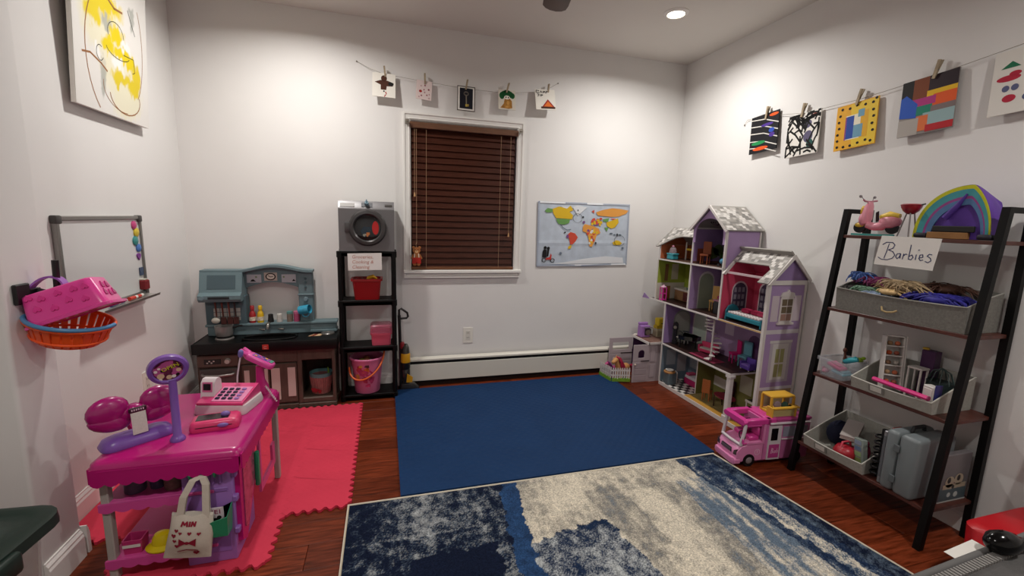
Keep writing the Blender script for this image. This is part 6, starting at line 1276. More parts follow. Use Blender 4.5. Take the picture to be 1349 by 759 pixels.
def leaf(y, x0, x1, kind):
    mb = MB(); h = .300; w = x1-x0
    mb.box(x0, x1, y-.004, y+.004, .004, .172); lw = mb.build('door_leaf', SW, t)
    for z0, z1 in ((.016, .058), (.066, .108), (.116, .160)): part('plank', (x0+.010, x1-.010, y-.0058, y-.004, z0, z1), M('#aa9da2', .5), par=lw, bev=.001)
    mb = MB()
    if kind == 0:
        cx = w*.52; outer = [(0, .174), (w, .174), (w, h), (0, h)]
        arch = [(cx-.028, .195), (cx+.028, .195), (cx+.028, .235)] + [(cx+.028*math.cos(a), .235+.025*math.sin(a)) for a in [PI*k/8 for k in range(1, 8)]] + [(cx-.028, .235)]
        bl = arch.index((cx-.028, .195))
        poly = [(0, .174), (cx-.028, .174)] + [(cx-.028, .195), (cx-.028, .235)] + [(cx-.028*math.cos(a), .235+.025*math.sin(a)) for a in [PI*k/8 for k in range(1, 8)]] + [(cx+.028, .235), (cx+.028, .174), (w, .174), (w, h), (0, h)]
        mb.prism(poly, (x0, y, 0), BX, BZ, -.004, .004); mb.box(x0+cx-.030, x0+cx+.030, y-.004, y+.004, .174, .195)
    else:
        mb.box(x0, x1, y-.004, y+.004, .174, .20); mb.box(x0, x1, y-.004, y+.004, .262, h); mb.box(x0, x0+.028, y-.004, y+.004, .20, .262); mb.box(x1-.028, x1, y-.004, y+.004, .20, .262)
    up = mb.build('door_top', SW, t)
    part('latch_bar', (x0+w*.5, x1+.006, y-.008, y-.004, .169, .176), M('#3a2f30', .5), par=up)
    if kind == 0:
        mb = MB(); mb.ball((x0+.016, y-.010, .148), .008, 10); mb.build('knob', M('#c9b8a8', .4), lw, 60)
leaf(-.300, 2.968, 3.100, 0); leaf(-.078, 2.885, 3.090, 1)
t = thing('toy_fence', 'white toy picket fence with a green grassy foot around the toy ponies', 'toy fence', (2.87, -.20, .0125))
fp = [Vector((2.800, -.105, 0)), Vector((2.818, -.262, 0)), Vector((2.955, -.296, 0))]
for a, b in zip(fp, fp[1:]):
    d = (b-a); L_ = d.length; d.normalize(); n_ = Vector((d.y, -d.x, 0))
    for z in (.060, .098): mb = MB(); mb.prism(rect(0, z-.005, L_, z+.005), a, d, BZ, -.002, .002); mb.build('rail', DW, t)
    k = int(L_/.0165)
    for i in range(k): u = L_*(i+.5)/k; mb = MB(); mb.prism([(u-.0052, .014), (u+.0052, .014), (u+.0052, .114), (u, .124), (u-.0052, .114)], a, d, BZ, .002, .005); mb.build('picket', DW, t)
    q = [(0, .0126)] + [(L_*i/16, .030+.014*abs(math.sin(i*1.9))) for i in range(17)] + [(L_, .0126)]
    mb = MB(); mb.prism(q, a, d, BZ, .005, .009); mb.build('grass_foot', M('#6f9a2c', .6, var=.2, vs=60), t)
def pony(lab, x, y, z, rz, c, mane, s=1., sit=False):
    t = thing('toy_pony', lab, 'toy pony', (x, y, z), rz); T = MAT[t.name] @ Matrix.Scale(s, 4); m = M(c, .5)
    b = MB(T)
    b.tube([(-.035, 0, .052), (-.02, 0, .056), (.01, 0, .054), (.03, 0, .056), (.042, 0, .068), (.050, 0, .088), (.054, 0, .100)], [.012, .021, .020, .021, .016, .012, .012], 12)
    b.tube([(.046, 0, .106), (.060, 0, .104), (.076, 0, .094), (.082, 0, .090)], [.010, .013, .010, .007], 10)
    for a in (-1, 1):
        b.tube([(-.025, a*.011, .05), (-.026, a*.013, .028), (-.024, a*.013, 0)], [.010, .007, .008], 8); b.tube([(.028, a*.011, .05), (.030, a*.012, .026), (.029, a*.012, 0)], [.009, .007, .008], 8)
        b.tube([(.050, a*.007, .112), (.048, a*.009, .126)], [.005, .001], 6)
    b.build('body', m, t, 70)
    mm = M(mane, .6, var=.25, vs=60)
    b = MB(T)
    for k in range(5): f = k/4; b.tube([(.056-.026*f, .0, .120-.034*f), (.044-.026*f, .012, .112-.036*f), (.036-.024*f, .020, .088-.034*f), (.040-.024*f, .022, .068-.028*f)], [.004, .008, .008, .003], 7)
    b.build('mane', mm, t, 70)
    b = MB(T); b.tube([(-.042, 0, .060), (-.058, 0, .058), (-.066, 0, .040), (-.062, 0, .016)], [.005, .010, .011, .003], 8); b.build('tail', mm, t, 70)
    pprint('eye', t, T @ Vector((.062, -.0125, .108)), T.to_3x3() @ Vector((1, 0, 0)), T.to_3x3() @ Vector((0, 0, 1)), [(M('#e8e0dc', .4), circ(0, 0, .005*s)), (K, circ(.001, 0, .0032*s))], base=.001)
pony('pale toy pony with a red mane behind the picket fence', 2.950, -.205, .0125, 195, '#c9925c', '#9e1c3c', 1.5)
pony('magenta toy pony with purple mane behind the picket fence', 2.898, -.128, .0125, 188, '#b5477c', '#6a1f62', .95)
# toys on the stable roof
t = thing('toy_stove', 'lilac toy oven with dark round window on the stable roof', 'toy stove', (3.155, -.13, .3142)); T = MAT[t.name]
mb = MB(T); mb.box(-.04, .04, -.03, .03, 0, .095, .005); mb.box(-.04, .04, .005, .03, .095, .115, .004); mb.build('body', M('#9a6fae', .45), t); mb = MB(T); mb.box(-.012, .046, -.036, -.03, .02, .07, .006); mb.build('door', M('#3a2f38', .3), t); mb = MB(T); mb.lathe([(.022, 0), (.022, .004), (0, .005)], (.016, -.036, .044), 16, axis=(0, -1, 0)); mb.build('door_window', M('#6a5f58', .3), t, 40); mb = MB(T); mb.box(-.02, .05, -.045, .0, .078, .084, .002); mb.build('counter', M('#5f5460', .4), t)
t = thing('toy_cabinet', 'yellow toy cupboard over a white toy cooker on the stable roof', 'toy cabinet', (3.285, -.14, .3142)); T = MAT[t.name]
mb = MB(T); mb.box(-.035, .045, -.03, .03, .0, .065, .003); mb.build('cooker', M('#b0a68c', .5), t); mb = MB(T); mb.box(-.03, .04, -.0325, -.03, .012, .05, .001); mb.build('cooker_door', M('#8f866c', .4), t); mb = MB(T); mb.box(-.030, .045, -.02, .03, .065, .090, .002); mb.build('backsplash', M('#b89c1c', .45), t); mb = MB(T); mb.box(-.022, .045, -.028, .03, .090, .150, .005); c_ = mb.build('cupboard', M('#c9ae1c', .45), t); mb = MB(T); mb.box(.0, .03, -.0305, -.027, .108, .114); mb.build('handle', M('#3a3210', .4), c_)
mb = MB(); mb.loft([rr(.018, .012, .3145, .006), rr(.02, .014, .322, .006), rr(.012, .008, .328, .004)]); mb.v = [v+Vector((3.115, -.085, 0)) for v in mb.v]; single(mb, 'toy_cushion', M('#cfc6bc', .7), 'tiny white toy cushion at the back edge of the stable roof', 'toy cushion', (3.115, -.085, .3145), smooth=50)
# ------------------------------------------------------------------ camper van
t = thing('toy_camper_van', 'pink toy camper van with open roof parked by the ladder shelf', 'toy van', (3.085, -1.405, 0), -5); T = MAT[t.name]
P1 = M('#dd87b6', .3, coat=.4); P2 = M('#d13f93', .3, coat=.4); P3 = M('#b93f86', .35, coat=.3); WV = M('#cfc6ca', .35); BKG = M('#100e12', .15, coat=.5)
# front points to -x; width along y (+-.075)
hw = .076
def sec(x, y0, y1, z0, z1): return [(x, y0, z0), (x, y1, z0), (x, y1, z1), (x, y0, z1)]
def rsec(x, w, z0, z1, c=.012):
    return [(x, -w+c, z0), (x, w-c, z0), (x, w, z0+c), (x, w, z1-c), (x, w-c, z1), (x, -w+c, z1), (x, -w, z1-c), (x, -w, z0+c)]
mb = MB(T); mb.loft([rsec(-.215, hw-.014, .022, .062), rsec(-.210, hw-.002, .018, .090), rsec(-.185, hw, .018, .118), rsec(-.150, hw, .018, .128), rsec(-.060, hw, .018, .130)]); mb.build('front_body', P1, t, 40)
mb = MB(T); mb.loft([rsec(-.065, hw, .018, .240), rsec(.205, hw, .018, .240), rsec(.215, hw-.008, .026, .232)]); mb.build('rear_body', M('#cc6fa6', .3, coat=.4), t, 40)
mb = MB(T); mb.loft([rsec(-.228, hw-.010, .016, .046, .008), rsec(-.222, hw+.002, .014, .048, .008), rsec(-.19, hw+.003, .014, .046, .008)]); mb.build('bumper', P1, t, 40)
# roof with opening over the cab
mb = MB(T)
mb.loft([rsec(-.190, hw+.004, .222, .248, .01), rsec(-.165, hw+.004, .222, .252, .01)]); 
mb.box(-.175, -.03, -hw-.004, -hw+.022, .222, .252, .004); mb.box(-.175, -.03, hw-.022, hw+.004, .222, .252, .004); mb.box(-.055, .0, -hw-.004, hw+.004, .222, .252, .004)
mb.build('roof_frame', P2, t, 40)
mb = MB(T); mb.box(-.165, -.05, -hw+.02, hw-.02, .20, .206); mb.build('roof_tray', M('#c0408c', .4), t); mb = MB(T); mb.box(-.115, -.06, -.035, .035, .206, .209); mb.build('skylight', BKG, t)
mb = MB(T); mb.box(.0, .212, -hw-.003, hw+.003, .236, .250, .006, seg=2); mb.build('rear_roof', P3, t, 40)
# windscreen pillars
for sy in (-1, 1):
    mb = MB(T); mb.tube([(-.190, sy*(hw-.008), .112), (-.178, sy*(hw-.006), .18), (-.172, sy*(hw-.006), .228)], .0085, 8); mb.build('pillar', WV, t, 50)
mb = MB(T); mb.tube([(-.192, -hw+.008, .118), (-.200, 0, .120), (-.192, hw-.008, .118)], .008, 8); mb.build('windscreen_sill', WV, t, 50)
mb = MB(T); mb.box(-.135, -.075, -.060, -.012, .128, .152, .006); mb.box(-.088, -.072, -.060, -.012, .150, .20, .006); mb.build('seat', P2, t, 40); mb = MB(T); mb.box(-.135, -.075, .012, .060, .128, .152, .006); mb.box(-.088, -.072, .012, .060, .150, .20, .006); mb.build('seat', P2, t, 40)
mb = MB(T); mb.tube([(-.158+.0*a, -.035+.022*math.cos(a), .150+.022*math.sin(a)) for a in [2*PI*k/16 for k in range(16)]], .003, 6, closed=True); mb.build('steering_wheel', M('#3a3438', .4), t, 60)
# side wall towards the room (local -y)
mb = MB(T); q = [(-.165, .128), (-.070, .128), (-.070, .225), (-.060, .225), (-.060, .120), (-.165, .120)]; mb.prism(q, (0, -hw+.001, 0), BX, BZ, -.003, .004); mb.build('side_sill', P1, t)
mb = MB(T); mb.prism(rect(-.040, .030, .035, .215), (0, -hw, 0), BX, BZ, 0, .004); dr = mb.build('side_door', WV, t); mb = MB(T); mb.prism(rect(-.026, .135, .012, .200), (0, -hw, 0), BX, BZ, .004, .006); mb.build('door_glass', BKG, dr); mb = MB(T); mb.prism(rect(-.032, .040, .028, .112), (0, -hw, 0), BX, BZ, .004, .006); lo_ = mb.build('lower_panel', P3, dr)
R3 = T.to_3x3(); oo = T @ Vector((0, -hw-.006, .078))
pprint('script_mark', lo_, oo, R3 @ Vector((1, 0, 0)), BZ, [(M('#e6b8d0', .4), stroke([(-.018, -.014), (-.014, .014), (-.006, .010), (-.012, 0), (-.004, -.006), (-.012, -.012)], .004) + stroke(arc(.001, -.006, .005, .006, 0, 360), .003) + stroke([(.008, -.012), (.009, .0), (.013, .0)], .003) + stroke([(.015, -.012), (.017, .012)], .003) + stroke([(.021, -.012), (.022, .0)], .003))])
for x0, x1 in ((.045, .115), (.125, .190)):
    mb = MB(T); mb.prism(rect(x0, .150, x1, .205), (0, -hw, 0), BX, BZ, 0, .003); w_ = mb.build('side_window', M('#8a8a98', .15, coat=.4), t)
mb = MB(T); mb.prism(rect(.040, .135, .200, .140), (0, -hw, 0), BX, BZ, 0, .005); mb.build('awning_rail', WV, t); mb = MB(T); mb.box(-.04, .20, -hw-.012, -hw, .222, .232, .003); mb.build('awning', WV, t)
# heart badge, grille, lights
oo = T @ Vector((-.095, -hw-.0005, .075)); pprint('round_badge', t, oo, R3 @ Vector((1, 0, 0)), BZ, [(M('#e6b5d0', .4), circ(0, 0, .017)), (P1, circ(0, 0, .013)), (M('#e6b5d0', .4), stroke([(0, -.006), (0, .006)], .004) + [circ(0, .006, .004)])], base=.001)
def fpt(y, z, dx=0): return T @ Vector((-.2135+dx-.0, y, z))
mb = MB(T); mb.prism([(-.040, .066), (.040, .066), (.034, .088), (-.034, .088)], (-.2125, 0, 0), (0, -1, 0), BZ, -.010, .004); gr_ = mb.build('grille', M('#3a2a34', .35), t)
for i in range(3): mb = MB(T); mb.prism(rect(-.034, .069+.006*i, .034, .071+.006*i), (-.2125, 0, 0), (0, -1, 0), BZ, .004, .006); mb.build('grille_bar', M('#9a8a92', .3, metal=.5), gr_)
for sy in (-1, 1):
    mb = MB(T); mb.prism([(sy*.050, .060), (sy*.072, .066), (sy*.070, .094), (sy*.056, .084)], (-.2085, 0, 0), (0, -1, 0), BZ, -.010, .006); mb.build('headlight', M('#4a3a3c', .2, coat=.5), t)
    for x in (-.140, .135):
        mb = MB(T); mb.cyl((x, sy*(hw-.012), .0335), (x, sy*(hw+.004), .0335), .033, n=24); w_ = mb.build('wheel', M('#161416', .5), t, 40); mb = MB(T); mb.cyl((x, sy*(hw+.004), .0335), (x, sy*(hw+.006), .0335), .018, .015, 18); mb.build('hubcap', M('#a39aa0', .3, metal=.4), w_, 40)
mb = MB(T); mb.box(-.195, -.19, -hw-.018, -hw-.002, .13, .155, .003); mb.box(-.185, -.165, -hw-.008, -hw, .126, .132, .002); mb.build('wing_mirror', P2, t)
# yellow toy kitchen on the van roof
t = thing('toy_grill_stand', 'yellow toy outdoor kitchen shelf on the camper van roof', 'toy kitchen', (3.150, -1.405, .2505), -5); T = MAT[t.name] @ Matrix.Scale(1.22, 4); YT = M('#d2a238', .45)
mb = MB(T); mb.box(-.055, .062, -.030, .030, .072, .082, .003); mb.build('top', YT, t)
for x in (-.052, .058):
    for y in (-.026, .026): mb = MB(T); mb.box(x-.004, x+.004, y-.004, y+.004, 0, .074); mb.build('post', YT, t)
mb = MB(T); mb.box(-.055, .062, -.030, .030, .0, .012, .002); mb.build('base', YT, t)
mb = MB(T); mb.box(-.075, .045, -.062, -.048, .034, .044, .003); mb.box(-.075, -.068, -.062, -.028, .0, .044, .002); mb.box(.038, .045, -.062, -.028, .0, .044, .002); mb.build('bar_counter', YT, t); mb = MB(T); mb.box(-.066, .036, -.058, -.052, .004, .034); mb.build('bar_panel', M('#c9b87c', .3, alpha=.6), t)
mb = MB(T); mb.box(.070, .115, -.010, .030, .010, .018, .002); mb.build('side_tray', YT, t)
for x, z, c_ in ((-.028, .045, '#8a7a84'), (.008, .042, '#2a4a44'), (.038, .026, '#1c2422')):
    mb = MB(T); mb.lathe([(.016, 0), (.016, .006), (.010, .008), (0, .008)], (x, -.030, z), 16, axis=(0, -1, 0)); mb.build('dial', M(c_, .35), t, 40)
# ------------------------------------------------------------------ ladder shelf on the right wall
IR = M('#060505', .5, spec=.2); BW_ = M('#4a2117', .4, var=.35, vs=7, stretch=(6, 1, 6))
t = thing('ladder_shelf', 'black metal ladder shelf with four dark wooden boards against the right wall', 'shelf unit', (3.28, -1.82, 0))
ly0, ly1 = -2.105, -1.545; bxk = 3.405
def fx(z): return 3.135 + .100*z
for y in (ly0, ly1):
    mb = MB(); mb.loft([[(fx(z)-.012, y-.012, z), (fx(z)+.012, y-.012, z), (fx(z)+.012, y+.012, z), (fx(z)-.012, y+.012, z)] for z in (0, 1.312)]); mb.build('front_leg', IR, t)
    mb = MB(); mb.box(bxk-.012, bxk+.012, y-.012, y+.012, 0, 1.312); mb.build('back_leg', IR, t)
    mb = MB(); mb.box(fx(1.3), bxk, y-.010, y+.010, 1.292, 1.312); mb.build('top_rail', IR, t)
SZ = (1.192, .846, .520, .165)
for z in SZ:
    mb = MB(); mb.box(fx(z)-.010, bxk+.012, ly0-.004, ly1+.004, z-.014, z, .001); mb.build('board', BW_, t)
# paper sign
t = thing('paper_sign', 'white paper sign with large blue handwriting hanging from the top board of the ladder shelf', 'sign', (3.235, -1.83, 1.13))
sg = Vector((fx(1.192)-.013, -1.715, 1.070)); uy_ = Vector((.02, 0, 1)).normalized()
mb = MB(); mb.prism([(-.004, .0), (.216, -.004), (.228, .122), (.010, .126)], sg, RX, uy_, 0, .0008); sh = mb.build('sheet', M('#dcd8d2', .8), t)
ink = M('#1d2a5c', .6)
def hw_(pts, dx=0): return stroke([(dx+x*.001, y*.001) for x, y in pts], .0032)
B_ = hw_([(34, 30), (40, 60), (45, 92)]) + hw_([(20, 88), (34, 98), (58, 98), (68, 88), (62, 74), (46, 66), (64, 60), (74, 46), (66, 32), (48, 24), (24, 24), (10, 32)])
a_ = hw_([(92, 54), (82, 52), (78, 40), (84, 32), (92, 40), (95, 54), (95, 34)]); r_ = hw_([(104, 32), (107, 54)]) + hw_([(107, 46), (114, 54), (119, 52)]); b_ = hw_([(128, 92), (126, 34), (136, 32), (142, 42), (137, 52), (128, 46)]); i_ = hw_([(152, 54), (151, 34)]) + hw_([(156, 72), (160, 74)]); e_ = hw_([(164, 42), (176, 46), (174, 56), (165, 54), (163, 40), (169, 32), (178, 35)]); s_ = hw_([(205, 58), (196, 60), (190, 52), (202, 44), (205, 34), (196, 26), (186, 30)])
pprint('handwriting', sh, sg + Vector(RX).cross(uy_).normalized()*.001, RX, uy_, [(ink, B_ + a_ + r_ + b_ + i_ + e_ + s_)])
# ---- top board
zt = 1.1925
t = thing('toy_scooter', 'pink and yellow toy motor scooter on the top board of the ladder shelf', 'toy scooter', (3.29, -1.665, zt), 97); T = MAT[t.name]
T = MAT[t.name] @ Matrix.Translation((0, 0, .010)) @ Matrix.Scale(1.1, 4); SP = M('#d88a9a', .35, coat=.3); SY = M('#d9b63a', .4)
# local +x is forward
mb = MB(T); mb.loft([rr(.012, .020, .040, .008), rr(.014, .024, .06, .008), rr(.010, .020, .11, .008), rr(.006, .010, .128, .004)]); mb.v = [v + (T.to_3x3() @ Vector((.042-.10*(v.z-zt-.08), 0, 0))) for v in mb.v]; mb.build('front_shield', SP, t, 50)
mb = MB(T); mb.tube([(.035, 0, .035), (.01, 0, .028), (-.015, 0, .030), (-.035, 0, .045), (-.060, 0, .055)], [.014, .016, .018, .022, .014], 12); mb.ball((-.045, 0, .048), (.040, .024, .026), 14); mb.ball((.050, 0, .058), (.016, .026, .030), 12); mb.build('body', SP, t, 60)
mb = MB(T); mb.tube([(-.010, 0, .066), (-.04, 0, .074), (-.075, 0, .070)], [.010, .016, .010], 12); mb.build('seat', SY, t, 60)
mb = MB(T); mb.ball((.060, 0, .034), (.022, .014, .012), 12); mb.build('front_fender', SY, t, 60)
mb = MB(T); mb.prism(circ(0, 0, .010, .018, 12), (.058, -.0, .095), (0, 1, 0), Vector((-.12, 0, 1)).normalized(), -.004, .004); mb.build('headlight_panel', SY, t)
for x in (.060, -.055):
    mb = MB(T); mb.lathe([(.008, -.008), (.022, -.007), (.0235, 0), (.022, .007), (.008, .008)], (x, 0, .0235), 18, axis=(0, 1, 0)); mb.build('wheel', M('#151416', .5), t, 50)
mb = MB(T); mb.tube([(.036, -.046, .134), (.044, -.018, .130), (.044, .018, .130), (.036, .046, .134)], .0035, 8); mb.build('handlebar', M('#b06a7a', .35), t, 60)
for sy in (-1, 1): mb = MB(T); mb.tube([(.042, sy*.026, .132), (.048, sy*.040, .146)], .0014, 5); mb.ball((.048, sy*.048, .149), (.003, .012, .006), 8); mb.build('mirror', M('#8f8a8c', .25, metal=.7), t, 60)
mb = MB(T); mb.prism([(.006, .05), (.018, .046), (.022, .086), (.012, .092)], (0, -.0225, 0), BX, BZ, 0, .002); mb.build('black_stripe', M('#17151a', .4), t)
mb = MB(); q = [(.0, -.028), (.06, -.032), (.13, -.028), (.16, -.010), (.165, .0), (.16, .010), (.13, .028), (.06, .032), (0, .028), (-.008, 0)]
mb.prism(q, (3.282, -1.582, zt), (0, -1, 0), (1, 0, 0), -.009, -.001); t = thing('toy_surfboard', 'teal and pink toy surfboard under the toy scooter', 'toy surfboard', (3.282, -1.66, zt)); 
zmin = min(v.z for v in mb.v); mb.v = [v + Vector((0, 0, zt+.0006-zmin)) for v in mb.v]; mb.build('board', M('#2f8a84', .4), t)
mb = MB(); mb.prism([(u*.86+.010, v*.62) for u, v in q], (3.282, -1.582, zt+.0086), (0, -1, 0), (1, 0, 0), -.0012, 0); mb.build('pink_deck', M('#c43a5c', .4), t)
t = thing('toy_grill', 'red toy kettle grill on thin metal legs on the top board', 'toy grill', (3.275, -1.80, zt)); T = MAT[t.name]
mb = MB(T); mb.lathe([(0, .094), (.012, .096), (.026, .108), (.034, .124), (.035, .132), (.033, .132), (0, .128)], n=20); mb.build('bowl', M('#8e1620', .3, coat=.4), t, 50)
mb = MB(T); mb.lathe([(.036, .131), (.037, .134), (.030, .138), (0, .139)], n=20); mb.build('lid', M('#8e1620', .3, coat=.4), t, 50); mb = MB(T); mb.cyl((0, -.034, .134), (0, -.048, .137), .003, n=8); mb.build('handle', M('#1a1616', .4), t)
for k in range(3): a = math.radians(90+120*k); mb = MB(T); mb.tube([(.014*math.cos(a), .014*math.sin(a), .100), (.026*math.cos(a), .038*math.sin(a), .001)], .0028, 7); mb.build('leg', M('#8f8a8a', .3, metal=.6), t)
t = thing('toy_tent', 'purple toy dome tent with rainbow arch on the top board of the ladder shelf', 'toy tent', (3.33, -2.0, zt)); T = MAT[t.name]
pu = M('#5e3a96', .6, var=.12, vs=20)
def arch_pt(f, k):
    """outline of the leaning arch at size f, k from 0 (left foot) to 1 (right foot)"""
    if k < .62: a = k/.62*PI/2; return (.160-.172*f*math.cos(a), .202*f*math.sin(a)**.85+.001)
    a = (k-.62)/.38; return (.160+.072*f*math.sin(a*PI/2)**1.3, .202*f*(1-a**1.6)+.001)
ks = [i/24 for i in range(25)]
def tent(u, v):
    a, b = arch_pt(1, u); s = 1-.75*v**2.2; yo = .170+.02*v
    return (3.268+.125*v, max(-2.088, -1.838-(yo+(a-yo)*(s if a < yo else 1-.35*v**2.2))), zt+.0012+b*(1-.30*v**1.6))
mb = MB(); mb.grid(tent, 30, 12); mb.build('canopy', pu, t, 60, fix=False)
bands = [('#b5b41e', 1.0, .93), ('#3f8a90', .93, .80), ('#8a3f7c', .80, .75), ('#4d6f96', .75, .64)]
for i, (c_, s1, s2) in enumerate(bands):
    mb = MB(); po = [arch_pt(s1, k) for k in ks]; pi_ = [arch_pt(s2, k) for k in ks]
    for j in range(24): mb.prism([po[j], po[j+1], pi_[j+1], pi_[j]], (3.266, -1.838, zt), RX, BZ, -.004, .002+.0006*i)
    mb.build('arch_band', M(c_, .55, var=.08, vs=30), t)
mb = MB(); mb.prism([arch_pt(.66, k) for k in ks], (3.2675, -1.838, zt), RX, BZ, -.002, 0); mb.build('inner_wall', M('#54358a', .6, var=.15, vs=14), t)
mb = MB(); mb.tube([(3.260, -1.985, zt+.17), (3.258, -1.965, zt+.13), (3.258, -1.93, zt+.08)], [.003, .009, .012], 8); mb.build('door_roll', M('#4a2f80', .6), t, 60)
for y in (-1.860, -2.062): mb = MB(); mb.rbox((3.265, y, zt+.0112), (.04, .045, .020), .008); mb.build('corner_pad', M('#26242c', .6), t, 50)
t = thing('wooden_box', 'tan wooden toy box with dark tray stacked on the top board', 'toy box', (3.262, -1.95, zt)); mb = MB(); mb.box(3.246, 3.262, -2.015, -1.885, zt+.0006, zt+.026, .002); mb.build('box', M('#8a6238', .6, var=.2, vs=14), t); mb = MB(); mb.box(3.246, 3.261, -2.03, -1.90, zt+.0265, zt+.050, .003); mb.build('tray', M('#23221f', .5), t)
# ---- fabric bin with doll clothes and wigs
FG = M('#77756f', .95, bump=.5, bs=500, var=.14, vs=120); FG2 = M('#9c9a92', .9, bump=.3, bs=400, var=.08, vs=90)
def bin_(name, lab, y0, y1, x0, x1, z0, zf, zb, mat, lip=None, tag_c=None, cat='fabric bin', bulge=0):
    """open bin: front edge (low x) at zf, rear edge at zb"""
    t = thing(name, lab, cat, ((x0+x1)/2, (y0+y1)/2, z0)); th = .004
    def wall(nm, prof):
        mb = MB(); mb.loft(prof); return mb.build(nm, mat, t)
    n = 8
    def edge(u): return zf-.006*math.sin(PI*u)
    mb = MB(); mb.loft([[(x0-.010*math.sin(PI*u)*bulge, y1+(y0-y1)*u, z0), (x0+th, y1+(y0-y1)*u, z0), (x0+th-.010, y1+(y0-y1)*u, edge(u)), (x0-.010-.010*math.sin(PI*u)*bulge, y1+(y0-y1)*u, edge(u))] for u in [i/n for i in range(n+1)]]); fr = mb.build('front_panel', mat, t)
    mb = MB(); mb.box(x1-th, x1, y0, y1, z0, zb); mb.build('rear_panel', mat, t)
    for y in (y0, y1):
        s = 1 if y == y0 else -1
        mb = MB(); mb.prism([(x0, z0), (x1, z0), (x1, zb), ((x0+x1)/2, (zf+zb)/2+.006), (x0-.010, zf)], (0, y, 0), BX, BZ, -th*.5, th*.5); mb.build('side_panel', mat, t)
    mb = MB(); mb.box(x0, x1, y0, y1, z0, z0+.004); mb.build('bottom', mat, t)
    if lip:
        mb = MB(); mb.tube([(x1-.002, y1, zb), ((x0+x1)/2, y1, (zf+zb)/2+.006), (x0-.010, y1, zf)] + [(x0-.010-.010*math.sin(PI*u)*bulge, y1+(y0-y1)*u, edge(u)) for u in [i/n for i in range(n+1)]] + [(x0-.010, y0, zf), ((x0+x1)/2, y0, (zf+zb)/2+.006), (x1-.002, y0, zb)], .0028, 6); mb.build('piping', lip, t, 60)
    if tag_c:
        ym = (y0+y1)/2 + tag_c; uyv = Vector((-.010, 0, zf-z0)).normalized()
        mb = MB(); mb.prism(rect(-.030, .012, .030, .042), (x0-.0035-.008*bulge, ym, z0), RX, uyv, 0, .002); tg = mb.build('label_holder', M('#7c7a74', .5), t); mb = MB(); mb.prism(rect(-.022, .016, .022, .038), (x0-.0035-.008*bulge, ym, z0), RX, uyv, .002, .0028); mb.build('label_card', M('#c9c6be', .6), tg)
    return t
z2 = .8468
tb = bin_('fabric_bin', 'long grey fabric bin full of doll wigs and clothes on the second board', -2.075, -1.590, 3.218, 3.400, z2, z2+.100, z2+.150, FG, M('#8f8d86', .9), bulge=.8)
mb = MB(); mb.tube([(3.196, -1.80, z2+.050), (3.186, -1.81, z2+.036), (3.184, -1.83, z2+.032), (3.188, -1.85, z2+.036), (3.196, -1.86, z2+.044)], .004, 7); mb.build('pull_handle', M('#a08a62', .7), tb, 60)
def wig(lab, c, cx, cy, cz_, n=46, r=.06, seed=0, h=.035, name='doll_wig', cat='doll wig', thick=.0024, curl=1.):
    q = random.Random(seed); t = thing(name, lab, cat, (cx, cy, cz_)); mats = [M(c, .55, var=.3, vs=60)]
    mb = MB()
    for i in range(n):
        a = q.random()*2*PI; rr_ = r*(.3+.7*q.random()); p = Vector((cx+(q.random()-.5)*r*.8, cy+(q.random()-.5)*r*1.2, cz_+h*(.5+.5*q.random()))); pts = [p]
        d = Vector((math.cos(a)*.7, math.sin(a), .25)); ph = q.random()*6
        for k in range(6): 
            d = d + Vector((.35*curl*math.sin(ph+k*1.7), .35*curl*math.cos(ph+k*1.5), -.16)); p = p + d.normalized()*rr_*.26; p.z = max(cz_-.02, p.z); p.x = min(max(p.x, 3.222), 3.392); p.y = min(max(p.y, -2.062), -1.602); pts.append(p.copy())
        mb.tube(pts, [thick]*(len(pts)-1)+[thick*.4], 5)
    o = mb.build('strands', mats[0], t, 70, fix=False)
    mb = MB(); mb.ball((cx, cy, cz_+h*.3), (r*.55, r*.75, h*.75), 12); mb.build('cap', mats[0], t, 70)
wig('blue curly doll wig in the fabric bin near the front leg', '#3a5690', 3.275, -1.640, z2+.143, 60, .050, 1, .035)
wig('dark magenta doll wig in the fabric bin', '#6a1f4c', 3.270, -1.715, z2+.130, 60, .058, 2, .035)
wig('black doll wig at the end of the fabric bin', '#26211f', 3.255, -1.625, z2+.093, 46, .045, 3, .02)
wig('sage green doll scarf bunched in the fabric bin', '#5d7c66', 3.245, -1.695, z2+.098, 40, .050, 4, .02, 'doll_scarf', 'doll clothes', .004)
wig('light blond doll wig on top of the fabric bin', '#a08a6a', 3.265, -1.815, z2+.123, 110, .075, 5, .04)
wig('golden curled doll ponytail at the front of the fabric bin', '#c6a878', 3.236, -1.795, z2+.106, 26, .055, 6, .02, 'doll_ponytail', 'doll wig', .0034, 2.2)
wig('pale blue doll skirt bunched in the fabric bin', '#8596b0', 3.240, -1.745, z2+.086, 40, .055, 7, .018, 'doll_skirt', 'doll clothes', .0055)
wig('royal blue sequined doll dress heaped in the fabric bin', '#28257c', 3.255, -1.965, z2+.098, 130, .085, 8, .03, 'doll_dress', 'doll clothes', .004)
wig('brown doll wig at the back of the fabric bin', '#4a2f24', 3.340, -1.93, z2+.133, 70, .08, 9, .03)
